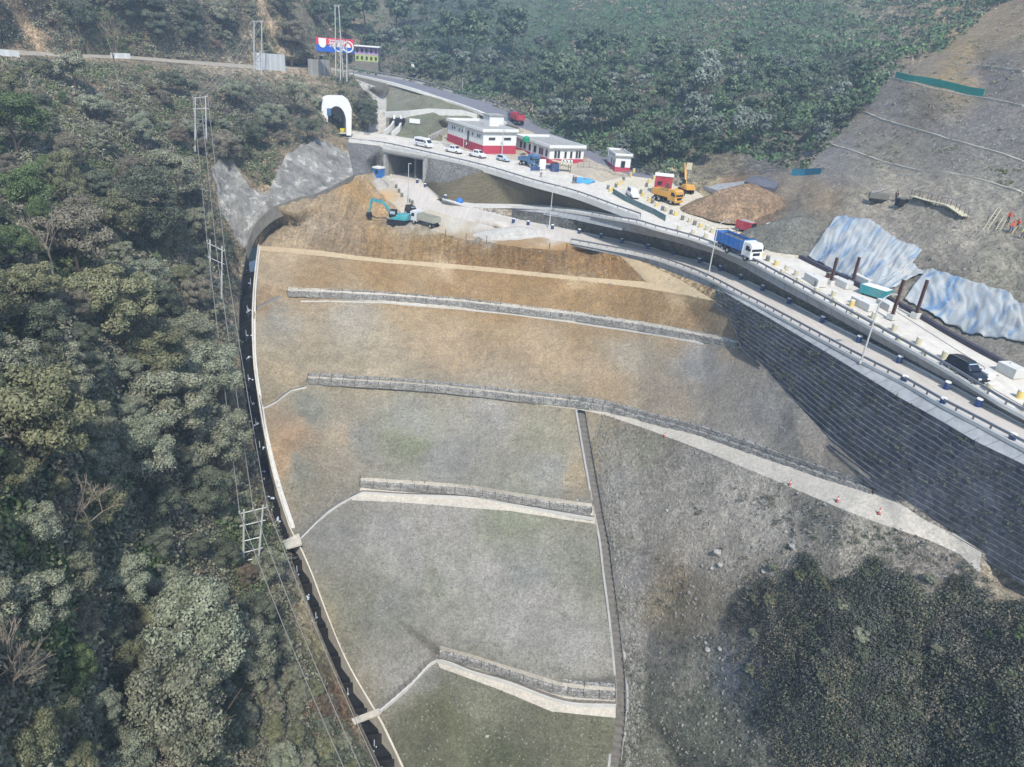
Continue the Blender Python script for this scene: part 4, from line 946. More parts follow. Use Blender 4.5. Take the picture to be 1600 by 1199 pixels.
sign_board('road_sign', 'green rectangular sign with white lettering in the tunnel mouth', 537.5, 206.5, -25.3, 2.0, 1.1, 2.0, C_GREEN, .35, mk)
mk2 = MB().box((.2, -.06, .75), (.35, .02, .8))
r_ = sign_board('warning_board', 'bright yellow warning board with a black mark at the tunnel mouth', 538, 210, -25.3, 2.1, 1.4, .8, plain('signal_yellow_board', (226, 214, 50), .6, .05), .35, mk2)
for c in r_.children:
    if c.name.startswith('lettering'): c.data.materials[0] = C_BLACK
def chevron(u, v, z, label, black_on_white, yaw):
    p = atz(u, v, z); root = thing('chevron_sign', label, 'sign', p, yaw, 'triple chevron boards along the upper road')
    part('board', MB().box((0, 0, 1.3), (2.7, .08, 1.0)), C_WPAINT if black_on_white else C_BLACK, root)
    m_ = MB()
    for i in range(3):
        x = -.85 + i * .85; m_.prism([(x - .25, 1.7), (x + .02, 1.7), (x + .3, 1.3), (x + .02, .9), (x - .25, .9), (x + .03, 1.3)], -.07, -.05)
    part('chevrons', m_, C_BLACK if black_on_white else C_WPAINT, root)
    for s in (-1, 1): part('leg', MB().tube((s * 1.1, .07, -.3), (s * 1.1, .07, 1.6), .05), C_STEEL, root)
chevron(733, 233, -26.3, 'chevron board with white arrows on black, before the larger hall', False, -.35)
chevron(885, 262, -26.6, 'chevron board with black arrows on white, before the lower office block', True, -.1)

# billboard and roadside houses on the old road
def billboard():
    n = np.array([.18, -.98, 0]); P0 = np.array(atz(523, 97, -10.2)); 
    D0 = 233.0; d = rays([(524, 82)])[0]; P0 = np.array([0, 0, BASE]) + d / np.linalg.norm(d) * D0
    tx = np.array([.98, .18, 0]); rz = math.atan2(tx[1], tx[0])
    BL, BR, TR, TL = [on_plane(u, v, P0, n) for u, v in [(494.5,80),(553.5,84),(554,61.5),(494,58)]]
    g = np.array(G(524, 97)); root = thing('billboard', 'large red and blue billboard above the hill road', 'billboard', BL, rz)
    W = float(np.dot(BR - BL, tx)); H = float(TL[2] - BL[2]); sl = float((BR[2] - BL[2]) / W)
    def q(x, z): return (x, 0, z + sl * x)
    part('board', MB().prism([(0, 0), (W, sl * W), (W, sl * W + H), (0, H)], 0, .4), plain('billboard_blue', (36, 96, 196), .6, .05), root)
    part('red_band', MB().prism([(0, H * .52), (W * .45, H * .50 + sl * W * .45), (W, H * .42 + sl * W), (W, H + sl * W), (0, H)], -.06, -.02), plain('billboard_red', (214, 60, 84), .6, .05), root)
    em = MB().prism([(.7 + a, H * .3 + b) for a, b in [(0, .9), (.4, .2), (1.1, -.1), (1.8, .2), (2.1, .9), (2.1, 2.4), (0, 2.4)]], -.14, -.08)
    part('shield_emblem', em, C_WPAINT, root)
    tx_ = MB(); x = 3.6
    for row, z in ((0, H * .60), (1, H * .34)):
        tx_.prism([(3.5, z + .85), (8.0, z + .85), (8.0, z + 1.05), (3.5, z + 1.05)], -.14, -.08)
        for i in range(7):
            xx = 3.7 + i * .62; tx_.prism([(xx + .34, z), (xx + .46, z), (xx + .46, z + .85), (xx + .34, z + .85)], -.14, -.08)
            if i % 2 == row: tx_.prism([(xx, z + .3), (xx + .34, z + .3), (xx + .34, z + .5), (xx, z + .55)], -.14, -.08)
            else: tx_.prism([(xx + .02, z + .1), (xx + .3, z + .35), (xx + .3, z + .55), (xx - .05, z + .3)], -.14, -.08)
    part('lettering', tx_, C_WPAINT, root)
    for cx in (W * .60, W * .845):
        k = MB(); nn = 20; ro, ri = 1.55, 1.2
        for i in range(nn):
            a0, a1 = 2 * math.pi * i / nn, 2 * math.pi * (i + 1) / nn
            k.prism([(cx + ri * math.cos(a0), H * .45 + sl * cx + ri * math.sin(a0)), (cx + ro * math.cos(a0), H * .45 + sl * cx + ro * math.sin(a0)), (cx + ro * math.cos(a1), H * .45 + sl * cx + ro * math.sin(a1)), (cx + ri * math.cos(a1), H * .45 + sl * cx + ri * math.sin(a1))], -.14, -.08)
        k.prism([(cx - .8, H * .45 + sl * cx - .2), (cx + .8, H * .45 + sl * cx - .2), (cx + .5, H * .45 + sl * cx + .5), (cx, H * .45 + sl * cx + .9), (cx - .5, H * .45 + sl * cx + .5)], -.14, -.08)
        part('round_emblem', k, C_WPAINT, root)
    fr = MB()
    for i in range(7):
        x = .3 + i * (W - .6) / 6; part('leg', MB().tube((x, .5, -7), (x, .5, sl * x + H), .14), C_DARKC, root)
    return P0
PB = billboard()
def px_house(name, label, u0, u1, vb, D, rows, roofmat, depth=7):
    d = rays([((u0 + u1) / 2, vb)])[0]; P0 = np.array([0, 0, BASE]) + d / np.linalg.norm(d) * D; n = np.array([.1, -.995, 0]); tx = np.array([.995, .1, 0])
    A = on_plane(u0, vb, P0, n); B = on_plane(u1, vb + (u1 - u0) * .06, P0, n); W = float(np.dot(B - A, tx)); root = thing(name, label, 'house', A, math.atan2(tx[1], tx[0]))
    z = 0; m_per = D / F
    for (hpx, mat, wins) in rows:
        h = hpx * m_per; o = part('storey', MB().box((W / 2, depth / 2, z + h / 2), (W, depth, h - .01)), mat, root)
        for k in range(wins):
            x = W * (k + .5) / wins; w_ = part('window', MB().box((x, -.05, z + h * .5), (W / wins * .45, .12, h * .5)), C_GLASS, root)
        z += h
    part('roof', MB().box((W / 2, depth / 2 - .5, z + .15), (W + 1, depth + 1.6, .3)), roofmat, root)
    part('footing', MB().box((W / 2, depth / 2, -2), (W, depth, 4)), C_DARKC, root)
    return root
HP = plain('lilac_wall_paint', (176, 150, 186), .8, .15); HG = plain('lime_wall_paint', (176, 190, 120), .8, .15)
px_house('roadside_house', 'two storey lilac and lime green house with a white roof edge beside the billboard', 555, 591, 95, 262, [(8.5, HG, 5), (10, HP, 5)], C_WPAINT)
px_house('roadside_shop', 'small dark roadside shop with a pale doorway under the billboard', 495, 506, 98, 254, [(9, C_DARKC, 1)], C_GREY, 4)
p = atz(648, 113, -13.0); 
tw = thing('small_water_tower', 'small white block standing among the trees right of the billboard', 'hut', np.array([0, 0, BASE]) + rays([(647.5, 114)])[0] / np.linalg.norm(rays([(647.5, 114)])[0]) * 262)
part('wall', MB().box((0, 0, 1.2), (1.8, 1.8, 3.4)), C_WPAINT, tw); part('roof', MB().box((0, 0, 3.0), (2.2, 2.2, .2)), C_GREY, tw); part('door', MB().box((0, -.93, .6), (.7, .06, 1.7)), C_GREY, tw)
# white sheeting along the old road
for (pts, lab) in [([(400,109),(407,110),(446,113)], 'white sheet screen standing on the edge of the hill road beside the tall poles'),
                   ([(0,87),(30,89)], 'white road barrier at the far left end of the hill road'), ([(174,91),(204,92)], 'short white barrier on the hill road behind the bare tree'),
                   ([(482,112),(515,118)], 'faded pale sheeting on the bank below the billboard')]:
    P = [np.array(G(u, v)) for u, v in pts]; hgt = 4.2 if pts[0][0] in (400, 482) else 1.1
    Q = resample(P, .8)
    Q = [q + np.array([0, .15 * math.sin(i * 2.1), 0]) for i, q in enumerate(Q)]
    solo('screen_sheet' if hgt > 2 else 'road_barrier', MB().sweep(Q, [(-.06, -.8), (.06, -.8), (.06, hgt), (-.06, hgt)]), C_WPAINT if pts[0][0] != 482 else C_GREY, lab, 'sheet screen' if hgt > 2 else 'barrier')
# box culvert head and curved walls in the infield
P = [np.array(G(u, v)) for u, v in [(600,183),(640,181),(668,178),(720,180),(745,186)]]
solo('culvert_headwall', MB().sweep(P, [(-.5,-1),(.5,-1),(.5,1.3),(-.5,1.3)]), C_WHITE, 'long pale culvert headwall crossing the grassy ground behind the van', 'headwall')
P = [np.array(G(u, v)) for u, v in [(616,187),(616,195),(611,203),(600,213)]]
solo('culvert_wall', MB().sweep(resample(P, 1), [(-.25,-1),(.25,-1),(.25,1.4),(-.25,1.4)]), C_WHITE, 'curved pale wall on the left side of the culvert', 'culvert wall')
P = [np.array(G(u, v)) for u, v in [(625,187),(628,196),(624,205),(612,215)]]
solo('culvert_wall', MB().sweep(resample(P, 1), [(-.25,-1),(.25,-1),(.25,1.4),(-.25,1.4)]), C_WHITE, 'curved pale wall on the right side of the culvert', 'culvert wall')
q = G(621, 192); solo('culvert_shade_block', MB().box((q[0], q[1], q[2] + .3), (3.6, 5, 1.6)), C_BLACK, 'black block standing in for the shaded culvert opening between two curved walls', 'culvert')  # solid black block stands in for the shade inside the culvert
q = G(648, 195); fs = thing('field_sign', 'small white board sign lying on the grass behind the van', 'sign', q, -.1); part('board', MB().box((0, 0, 1.0), (3.0, .15, 1.2)), C_WPAINT, fs); part('leg', MB().tube((-1, .1, -.3), (-1, .1, 1), .06), C_STEEL, fs); part('leg', MB().tube((1, .1, -.3), (1, .1, 1), .06), C_STEEL, fs)
# concrete facing wall right of the tunnel: proud pier
P = [np.array(G(u, v)) for u, v in [(601,146),(602,170),(602,190),(600,210)]]

# ------------------------------------------------------------------ lamps, steel posts, power poles
def seg_h(u, v, ut, vt, z):
    """foot position and height of an upright whose top shows at (ut, vt)"""
    p = atz(u, v, z); d = rays([(ut, vt)])[0]; t = np.hypot(p[0], p[1]) / np.hypot(d[0], d[1]); return p, BASE + d[2] * t - p[2]
LAMPS = [(858,357,862,301,-34.2,'tall street lamp at the inner edge of the lower road, level with the gravel heap',1),
         (1106,434,1120,356,-32.9,'tall street lamp on the outer rail of lower road, in front of the blue tipper',1),
         (1345,567,1369,475,-31.6,'tall street lamp on the outer rail of the lower road, by the teal skip',1),
         (638,321,637,256,-34.6,'slim street lamp beside the underpass mouth',0),
         (724,237,725,199,-26.3,'pale street lamp before the left side of the larger hall',0),
         (784,245,786,205,-26.5,'thin street lamp before the bright end of the larger hall',0),
         (829,247,829,224,-26.5,'short street lamp before the office windows',0),
         (1028,270,1031,243,-26.5,'pale street lamp at the road junction by the red cabin',1),
         (722,150,724,122,-17.2,'street lamp beside the far highway below the wooded hill',0)]
for (u, v, ut, vt, z, lab, arm) in LAMPS:
    p, h = seg_h(u, v, ut, vt, z); h = max(4, min(h, 13)); root = thing('street_lamp', lab, 'street lamp', p, 0)
    part('pole', MB().tube((0, 0, -.3), (0, 0, h), .13 if h > 6 else .09, 10, .07), C_POLE, root); part('base', MB().box((0, 0, .1), (.5, .5, .3)), C_WHITE, root)
    if arm: 
        part('arm', MB().path([(0, 0, h), (.35, .1, h + .7), (1.1, .3, h + 1.2)], .06), C_POLE, root); part('lamp_head', MB().box((1.5, .4, h + 1.2), (.9, .3, .14), .26), C_GREY, root)
    else: part('lamp_head', MB().box((.3, 0, h + .05), (.7, .26, .12)), C_GREY, root)
for (u, v, ut, vt, lab) in [(1297,444,1308,403,'brown steel column between the two white block rows, leftmost of four'),(1331,444,1343,402,'brown steel column behind the block row, second from the left'),
                            (1393,497,1410,437,'brown steel column just right of the teal skip, third from the left'),(1430,495,1446,437,'brown steel column against the blue tarpaulin, rightmost of four')]:
    p, h = seg_h(u, v, ut, vt, -28.6); root = thing('steel_column', lab, 'steel column', p, .5, 'brown steel columns standing on the white road')
    m_ = MB().box((0, 0, h / 2), (.05, .3, h)).box((0, .16, h / 2), (.3, .03, h)).box((0, -.16, h / 2), (.3, .03, h)); part('shaft', m_, C_RUST, root)
    part('plinth', MB().box((0, 0, .2), (.9, .9, .7)), C_WHITE, root); part('base_plate', MB().box((0, 0, .58), (.5, .5, .05)), C_RUST, root)
def h_pole(pl, plt, pr, prt, D, beams, brace, label, gnd=True):
    """twin pole power support; pl, pr feet and plt, prt tops in survey pixels"""
    if D is None: A = np.array(G(*pl))
    else: d = rays([pl])[0]; A = np.array([0, 0, BASE]) + d / np.linalg.norm(d) * D
    dist = math.hypot(A[0], A[1]); v = np.array([-A[0], -A[1], 0]); v /= np.linalg.norm(v)
    tops = []
    def vert(p): return on_plane(p[0], p[1], A, v)
    a0, a1, b0, b1 = vert(pl), vert(plt), vert(pr), vert(prt)
    root = thing('power_pole', label, 'power pole', a0, 0, 'twin poles of the power line'); O = np.array(a0)
    def r(p): return tuple(np.array(p) - O)
    part('pole', MB().tube(r(a0 - (a1 - a0) * .12), r(a1), .17, 9, .11), C_POLE, root); part('pole', MB().tube(r(b0 - (b1 - b0) * .12), r(b1), .17, 9, .11), C_POLE, root)
    ends = []
    for t in beams:
        pa = a1 + (a0 - a1) * t; pb = b1 + (b0 - b1) * t; e = (pb - pa) * .22; part('crossbeam', MB().tube(r(pa - e), r(pb + e), .08, 4), C_POLE, root)
        if t == beams[0]: ends = [pa - e, (pa + pb) / 2, pb + e]
    if brace:
        t0, t1 = brace
        la, lb = a1 + (a0 - a1) * t0, a1 + (a0 - a1) * t1; ra, rb = b1 + (b0 - b1) * t0, b1 + (b0 - b1) * t1
        for s in ((la, ra), (lb, rb), (la, rb), (lb, ra)): part('brace', MB().tube(r(s[0]), r(s[1]), .05, 4), C_STEEL, root)
    for e in ends: part('insulator', MB().lathe(r(e), [(.05, 0), (.14, .1), (.07, .2), (.14, .3), (.06, .45)], 8), C_GREY, root)
    return ends
E1 = h_pole((380,903),(381,797),(402,897),(411,790), 101, (.04,.22,.62), (.45,.75), 'twin power pole nearest the camera, low among the shrubs')
E2 = h_pole((329,468),(328,375),(346,472),(347,385), 128, (.07,.3), (.52,.75), 'twin power pole beside the channel head, middle of the line')
E3 = h_pole((305,228),(305,152),(323,233),(321,150), 163, (.02,.24), (.45,.65), 'twin power pole above the left rock face')
E4 = h_pole((397,112),(397,32),(409,112),(409,32), 212, (.03,), (.62,.8), 'tall twin power pole standing at the white sheet screen')
E5 = h_pole((532,118),(531.5,62),(542,121),(541.5,63), 226, (.05,), (.3,.5), 'twin power pole in front of the billboard')
E6 = h_pole((524.5,107),(523.5,8),(535.5,108),(529,8), 229, (.02,), None, 'tallest thin twin poles rising over the billboard')
M_WIRE = plain('power_cable', (150, 150, 146), .6, .05)
def wires(A, B, sag, label, n=3):
    root = thing('power_line', label, 'power line', A[0], 0, None)
    for a, b in zip(A[:n], B[:n]):
        pts = [tuple(np.array(a) * (1 - t) + np.array(b) * t - np.array([0, 0, sag * 4 * t * (1 - t)]) + np.array([0, 0, .4])) for t in np.linspace(0, 1, 17)]
        part('cable', MB().path(pts, .045, 4), M_WIRE, root, world=True)
E0 = [np.array([-6, 22, 40.]), np.array([-4, 22, 40.]), np.array([-2, 22, 40.])]
wires(E1, E2, 2.2, 'three cables between the nearest and middle twin poles'); wires(E2, E3, 2.0, 'three cables between the middle pole and the pole above the rock face')
wires(E3, E4, 2.0, 'three cables rising from above the rock face to the hill road'); wires(E1, [atz(560,1330,-80)+np.array([0,0,9]), atz(585,1330,-80)+np.array([0,0,9]), atz(610,1330,-80)+np.array([0,0,9])], 1.5, 'three cables running down from the nearest pole out of the foot of the picture')
# lower-voltage wires beside the channel
# ------------------------------------------------------------------ vegetation
def foliage(name, a, b, c=None, scale=0.35, trans=0.25):
    m, nt, bs = newmat(name)
    gm_ = nt.nodes.new('ShaderNodeNewGeometry'); oi = nt.nodes.new('ShaderNodeObjectInfo')
    p = gm_.outputs['Position']
    col = mixc(nt, ramp(nt, noise(nt, p, scale, 3, 0.6), 0.35, 0.65), a, b)
    if c is not None: col = mixc(nt, ramp(nt, noise(nt, p, 0.12, 3, 0.6), 0.52, 0.66), col, c)
    f = mul(nt, ramp(nt, gm_.outputs['Random Per Island'], 0, 1, 0.62, 1.35), ramp(nt, oi.outputs['Random'], 0, 1, 0.85, 1.2))
    col = scalec(nt, col, f)
    nt.links.new(col, bs.inputs['Base Color']); bs.inputs['Roughness'].default_value = 0.75; bs.inputs['Specular IOR Level'].default_value = 0.2
    return m
F_GREY = foliage('grey_green_leaves', (0.145, 0.15, 0.098), (0.22, 0.222, 0.15))
F_SILV = foliage('silvery_dusty_leaves', (0.145, 0.16, 0.105), (0.22, 0.232, 0.16))
F_GREEN = foliage('fresh_green_leaves', (0.06, 0.09, 0.035), (0.11, 0.145, 0.06))
F_OLIVE = foliage('olive_leaves', (0.108, 0.112, 0.06), (0.172, 0.17, 0.092))
F_DARK = foliage('dark_green_leaves', (0.062, 0.074, 0.046), (0.112, 0.124, 0.08))
F_DUSTY = foliage('dusty_brown_leaves', (0.125, 0.112, 0.078), (0.185, 0.168, 0.12))
F_RUST = foliage('rusty_leaves', (0.12, 0.092, 0.062), (0.17, 0.13, 0.09))
F_BRUSH = foliage('deep_brush_leaves', (0.042, 0.05, 0.038), (0.095, 0.102, 0.085))
F_FARG = foliage('fresh_hill_grass', (0.055, 0.105, 0.045), (0.095, 0.15, 0.065), scale=0.2)
F_FAR = foliage('hill_leaves', (0.05, 0.075, 0.042), (0.10, 0.13, 0.075), scale=0.2)
F_FARP = foliage('pale_hill_leaves', (0.10, 0.122, 0.095), (0.165, 0.185, 0.145), scale=0.2)
M_BARK = plain('tree_bark', (84, 74, 62), .95, .25, 3)
M_PALEBARK = plain('pale_bare_wood', (140, 130, 114), .95, .2, 3)

def leaf_quads(cent, nrm, size, jitter=0.75):
    """numpy: one bent leaf-spray quad for each centre"""
    n = len(cent); nn = nrm + rng.normal(0, jitter, (n, 3)) * 0.6; nn /= np.linalg.norm(nn, axis=1)[:, None]
    t = np.cross(nn, rng.normal(0, 1, (n, 3))); t /= np.linalg.norm(t, axis=1)[:, None] + 1e-9; b = np.cross(nn, t)
    s = (size * rng.uniform(0.6, 1.4, n))[:, None]; asp = rng.uniform(.45, .9, n)[:, None]
    V = np.stack([cent - t * s * .5 - b * s * asp * .2, cent + b * s * asp * -.5, cent + t * s * .5 + b * s * asp * .1, cent + b * s * asp * .5 + nn * s * .15], 1)
    return V.reshape(-1, 3)
def quad_mesh(name, V, mats, extra=None):
    n = len(V) // 4; me = bpy.data.meshes.new(name); me.vertices.add(len(V)); me.vertices.foreach_set('co', V.ravel().astype(np.float32))
    me.loops.add(n * 4); me.loops.foreach_set('vertex_index', np.arange(n * 4, dtype=np.int32)); me.polygons.add(n)
    me.polygons.foreach_set('loop_start', np.arange(0, n * 4, 4, dtype=np.int32)); me.polygons.foreach_set('loop_total', np.full(n, 4, dtype=np.int32))
    for m in mats: me.materials.append(m)
    me.update(); me.validate(); return me
def crown_pts(nb, rx, rz, cz, per, br, shape='round'):
    C, Nn = [], []
    for i in range(nb):
        if i == 0: c = np.array([0, 0, cz]); r = br * 1.3
        else:
            a = rng.uniform(0, 2 * math.pi); ph = rng.uniform(-.55, 1.0); rr = rng.uniform(.55, 1.0)
            c = np.array([rx * rr * math.cos(a) * math.cos(ph * 1.1), rx * rr * math.sin(a) * math.cos(ph * 1.1), cz + rz * rr * math.sin(ph * 1.3)])
            r = br * rng.uniform(.65, 1.25)
        d = rng.normal(0, 1, (per, 3)); d /= np.linalg.norm(d, axis=1)[:, None]; d[:, 2] = np.where(d[:, 2] < -.35, -d[:, 2], d[:, 2])
        rad = r * rng.uniform(.72, 1.08, per)[:, None]
        C.append(c + d * rad * np.array([1, 1, .8])); Nn.append(d)
    return np.concatenate(C), np.concatenate(Nn)
TREE_T = []
def make_trunk(h, r, n=5):
    mb = MB(); x = y = 0; pts = [(0, 0, -1.0)]
    for i in range(1, 5): pts.append((rng.uniform(-.25, .25) * i * .5, rng.uniform(-.25, .25) * i * .5, h * i / 4 * .75))
    for i in range(4): mb.tube(pts[i], pts[i + 1], r * (1 - i * .2), 7, r * (1 - (i + 1) * .2), cap=False)
    for i in range(n):
        a = 2 * math.pi * i / n + rng.uniform(-.4, .4); s = np.array(pts[2 + i % 3]); L = h * rng.uniform(.22, .36)
        e = s + np.array([math.cos(a) * L, math.sin(a) * L, L * rng.uniform(.6, 1.1)]); mb.tube(s, e, r * .35, 5, r * .12, cap=False)
    return mb
for k, (h, rx, rz, nb, per, br, ls) in enumerate([(9, 3.3, 2.6, 24, 330, 1.35, .42), (11, 3.0, 3.9, 28, 310, 1.25, .40), (7.5, 3.6, 1.9, 22, 300, 1.2, .42), (12, 2.5, 4.6, 28, 300, 1.15, .38), (6, 2.7, 1.9, 18, 300, 1.1, .38), (9.5, 3.9, 2.8, 32, 300, 1.25, .44)]):
    cz = h - rz * .75; c, n = crown_pts(int(nb * 1.7), rx, rz, cz, int(per * 1.6), br * .78)
    c = c[c[:, 2] > .4] if True else c; n = n[:len(c)]
    cr = quad_mesh('crown', leaf_quads(c, n, ls * .5), [F_GREY]); tr = make_trunk(h, .2 + .01 * h).mesh('trunk', mats=[M_BARK]); TREE_T.append((h, rx, cr, tr))
FAR_T = []
for k, (h, rx, rz, nb, per, br, ls) in enumerate([(9, 3.2, 3.0, 16, 90, 1.6, .85), (11, 2.8, 4.2, 18, 90, 1.5, .85), (7, 3.4, 2.2, 14, 90, 1.5, .8), (12, 3.6, 4.2, 22, 90, 1.6, .9)]):
    c, n = crown_pts(nb, rx, rz, h - rz * .75, per, br); cr = quad_mesh('crown', leaf_quads(c, n, ls), [F_FAR]); tr = make_trunk(h, .25).mesh('trunk', mats=[M_BARK]); FAR_T.append((h, rx, cr, tr))
LANDS = []
no_road = lambda u, v: not (abs(v - (84 + u * .055)) < 9 and u < 545) and not (u < 110 and abs(u - (12 + (v) * .62)) < 13 and v < 84) and not (400 < u < 468 and abs(u - (402 + v * .5)) < 7 and v < 110)
def put_tree(T, loc, s, mat, name, label, cat, group, rz=None, sz=None):
    h, rx, cr, tr = T
    root = bpy.data.objects.new(name, None); COL.objects.link(root); root.location = [float(q) for q in loc]; root.rotation_euler = (0, 0, rng.uniform(0, 6.28) if rz is None else rz)
    root.scale = (s, s, s * (sz or rng.uniform(.85, 1.15))); tag(root, label, cat, group); root.empty_display_size = .5
    c = bpy.data.objects.new('crown', cr); COL.objects.link(c); c.parent = root; c.material_slots[0].link = 'OBJECT'; c.material_slots[0].material = mat
    t = bpy.data.objects.new('trunk', tr); COL.objects.link(t); t.parent = root
    return root
def region_of(pts, names):
    done = np.zeros(len(pts), bool); ok = np.zeros(len(pts), bool)
    for n, pl in REG[:-1]:
        m = poly_mask(pts, pl) & ~done; done |= m
        if n in names: ok |= m
    if 'wood' in names: ok |= ~done
    return ok
WOODP = [(-60,-10),(470,0),(490,92),(545,118),(590,150),(590,200),(548,212),(500,205),(440,240),(425,290),(345,235),(325,260),(335,330),(370,392),(366,560),(385,690),(430,850),(470,1000),(545,1130),(585,1215),(-60,1215)]
LOOKS = [('grey green', F_GREY), ('silvery', F_SILV), ('olive', F_OLIVE), ('dark green', F_DARK), ('dusty brown', F_DUSTY), ('fresh green', F_GREEN), ('rusty', F_RUST)]
MARKS_L = [((380,850),'the nearest twin power pole'),((338,430),'the middle twin power pole'),((313,190),'the power pole above the rock face'),((403,70),'the twin pole at the white sheet'),((187,120),'the pale bare tree below the hill road'),
           ((120,870),'the leafless dead tree'),((455,845),'the upper footbridge'),((572,1115),'the lower footbridge'),((20,20),'the tan landslip scar at top left'),((0,1199),'the bottom left corner of the picture'),((0,600),'the left edge of the picture at mid height'),((525,180),'the tunnel mouth'),((372,480),'the head of the channel'),((200,500),'the hollow in the left wood'),((0,330),'the left edge of the picture, upper part'),((240,1199),'the foot of the picture, left part')]
MARKS_F = [((808,180),'the far red lorry'),((900,250),'the office building'),((965,255),'the guard house'),((1090,260),'the rock cutting'),((1030,255),'the junction lamp'),((648,110),'the small white hut'),((590,80),'the lilac house'),((700,150),'the far highway lamp'),((1240,260),'the foot of the netted cut'),((1350,170),'the left end of the green net'),((800,0),'the top of the picture, middle'),((1100,0),'the top of the picture right of middle'),((1420,60),'the upper edge of the netted cut')]
ORD = ['nearest', 'second nearest', 'third nearest', 'fourth nearest', 'fifth nearest', 'sixth nearest', 'seventh nearest', 'eighth nearest', 'ninth nearest', 'tenth nearest'] + [f'{i}th nearest' for i in range(11, 100)]
def label_trees(trees, marks, noun):
    """trees: list of (object, u, v, look) - the label names the landmark each one stands nearest to"""
    by = {}
    for t in trees:
        d = [(math.hypot(t[1] - m[0][0], t[2] - m[0][1]), m[1]) for m in marks]; dd, mk = min(d); by.setdefault((t[3], mk), []).append((dd, t))
    for (look, mk), L in by.items():
        L.sort(key=lambda q: q[0])
        for i, (dd, t) in enumerate(L): t[0]['label'] = f'{look} {noun}, {ORD[i]} such to {mk}'
def gpx(u, v): return float(1.0 / w_at([(u, v)])[0])
# hand placed crowns of the left wood: (centre u, v, crown width in pixels, look, template)
HERO = [(312,1010,150,1,1),(300,1130,140,0,3),(395,1010,90,0,3),(200,1180,110,1,0),(120,1190,100,2,2),(60,930,130,1,1),(195,900,100,1,0),(60,830,90,1,0),(70,690,190,2,5),(20,560,120,0,0),(150,660,90,0,4),(270,620,150,0,1),(230,720,110,1,0),(335,590,110,1,0),(340,690,120,0,5),
        (190,500,140,2,5),(250,560,110,2,0),(130,400,120,4,5),(180,350,90,2,4),(240,450,80,1,4),(300,520,90,0,0),(60,450,90,2,4),(20,380,90,5,2),(30,200,100,5,5),(20,160,70,2,4),(250,330,100,3,3),(150,170,60,1,4),(280,280,80,0,1),(275,380,60,0,4),(345,420,60,3,4),(20,860,60,5,4),
        (160,790,90,2,0),(250,800,90,3,4),(330,780,90,3,4),(420,880,70,0,4),(400,960,80,3,4),(440,1180,70,1,4),(30,1060,110,4,5),(110,1040,100,5,5),(350,870,70,3,4),(300,850,60,3,4),(270,130,50,3,4),(370,150,60,1,2),(430,190,55,1,4),(460,165,60,0,2),(400,215,50,3,4),(480,210,50,3,2),(570,175,44,3,4),(575,195,40,3,4),(300,200,40,0,4),(120,130,60,0,4),(130,40,60,3,0),(200,20,60,3,1),(245,50,60,3,5),(300,20,50,3,4),(350,30,50,0,4),(455,60,50,4,0),(300,60,50,3,4),(240,20,50,3,4),(450,20,50,3,4)]
trees = []; occ = []
for (u, v, wpx, lk, ti) in HERO:
    T = TREE_T[ti]; D = gpx(u, v); s = wpx * D / F / (2 * T[1] + 1.6); s = max(.35, min(s, 1.5))
    vb = v + T[0] * s * .42 * F / D; g_ = G(u, min(vb, 1690)); D2 = gpx(u, min(vb, 1690)); occ.append((u, v, wpx * .5))
    name = 'broadleaf_tree' if s > .55 else 'bushy_tree'
    trees.append((put_tree(T, g_ - np.array([0, 0, .3 + T[0] * s * (.22 if T[0] > 8 else .12)]), s, LOOKS[lk][1], name, None, 'tree', 'trees of the steep left wood'), u, v, LOOKS[lk][0]))
cand = rng.uniform((-50, -10), (590, 1205), (9000, 2)); cand = cand[poly_mask(cand, WOODP) & region_of(cand, ('wood',))]
wc = w_at(cand); cnt = 0
for (u, v), wv in zip(cand, wc):
    if cnt >= 165: break
    D = 1 / wv; ti = int(rng.integers(0, 6)); near = v > 600 and u > 380
    s = rng.uniform(.45, .85) * (0.6 if (u > 300 and v > 560) or v < 210 or (u > 360) else 1); wpx = s * (2 * TREE_T[ti][1] + 1.6) * F / D
    edge = 0.5 * wpx
    if not no_road(u, v - 4) or not no_road(u, v + 6) or (abs(v - (84 + u * .06)) < 26 and u < 500) or not poly_mask(np.array([(u + edge, v + 5)]), WOODP)[0]: continue
    if any(math.hypot(u - a, v - b) < (r + wpx * .5) * .62 for a, b, r in occ): continue
    occ.append((u, v, wpx * .5)); T = TREE_T[ti]; vb = v + T[0] * s * .35 * F / D
    q = fbm(np.array([u * .012, v * .012, 0]), 1.0, 3)
    if u < 120 and q > -.1: lk = rng.choice([2, 5, 2, 0])
    elif v < 330: lk = rng.choice([4, 0, 4, 3, 1, 0])
    else: lk = rng.choice([0, 1, 0, 2, 3, 4, 0])
    if rng.random() < .03: lk = 6
    trees.append((put_tree(T, G(u, vb) - np.array([0, 0, .3 + T[0] * s * (.25 if T[0] > 8 else .15)]), s, LOOKS[lk][1], 'broadleaf_tree' if s > .55 else 'bushy_tree', None, 'tree', 'trees of the steep left wood'), u, v, LOOKS[lk][0])); cnt += 1
label_trees(trees, MARKS_L, 'tree')
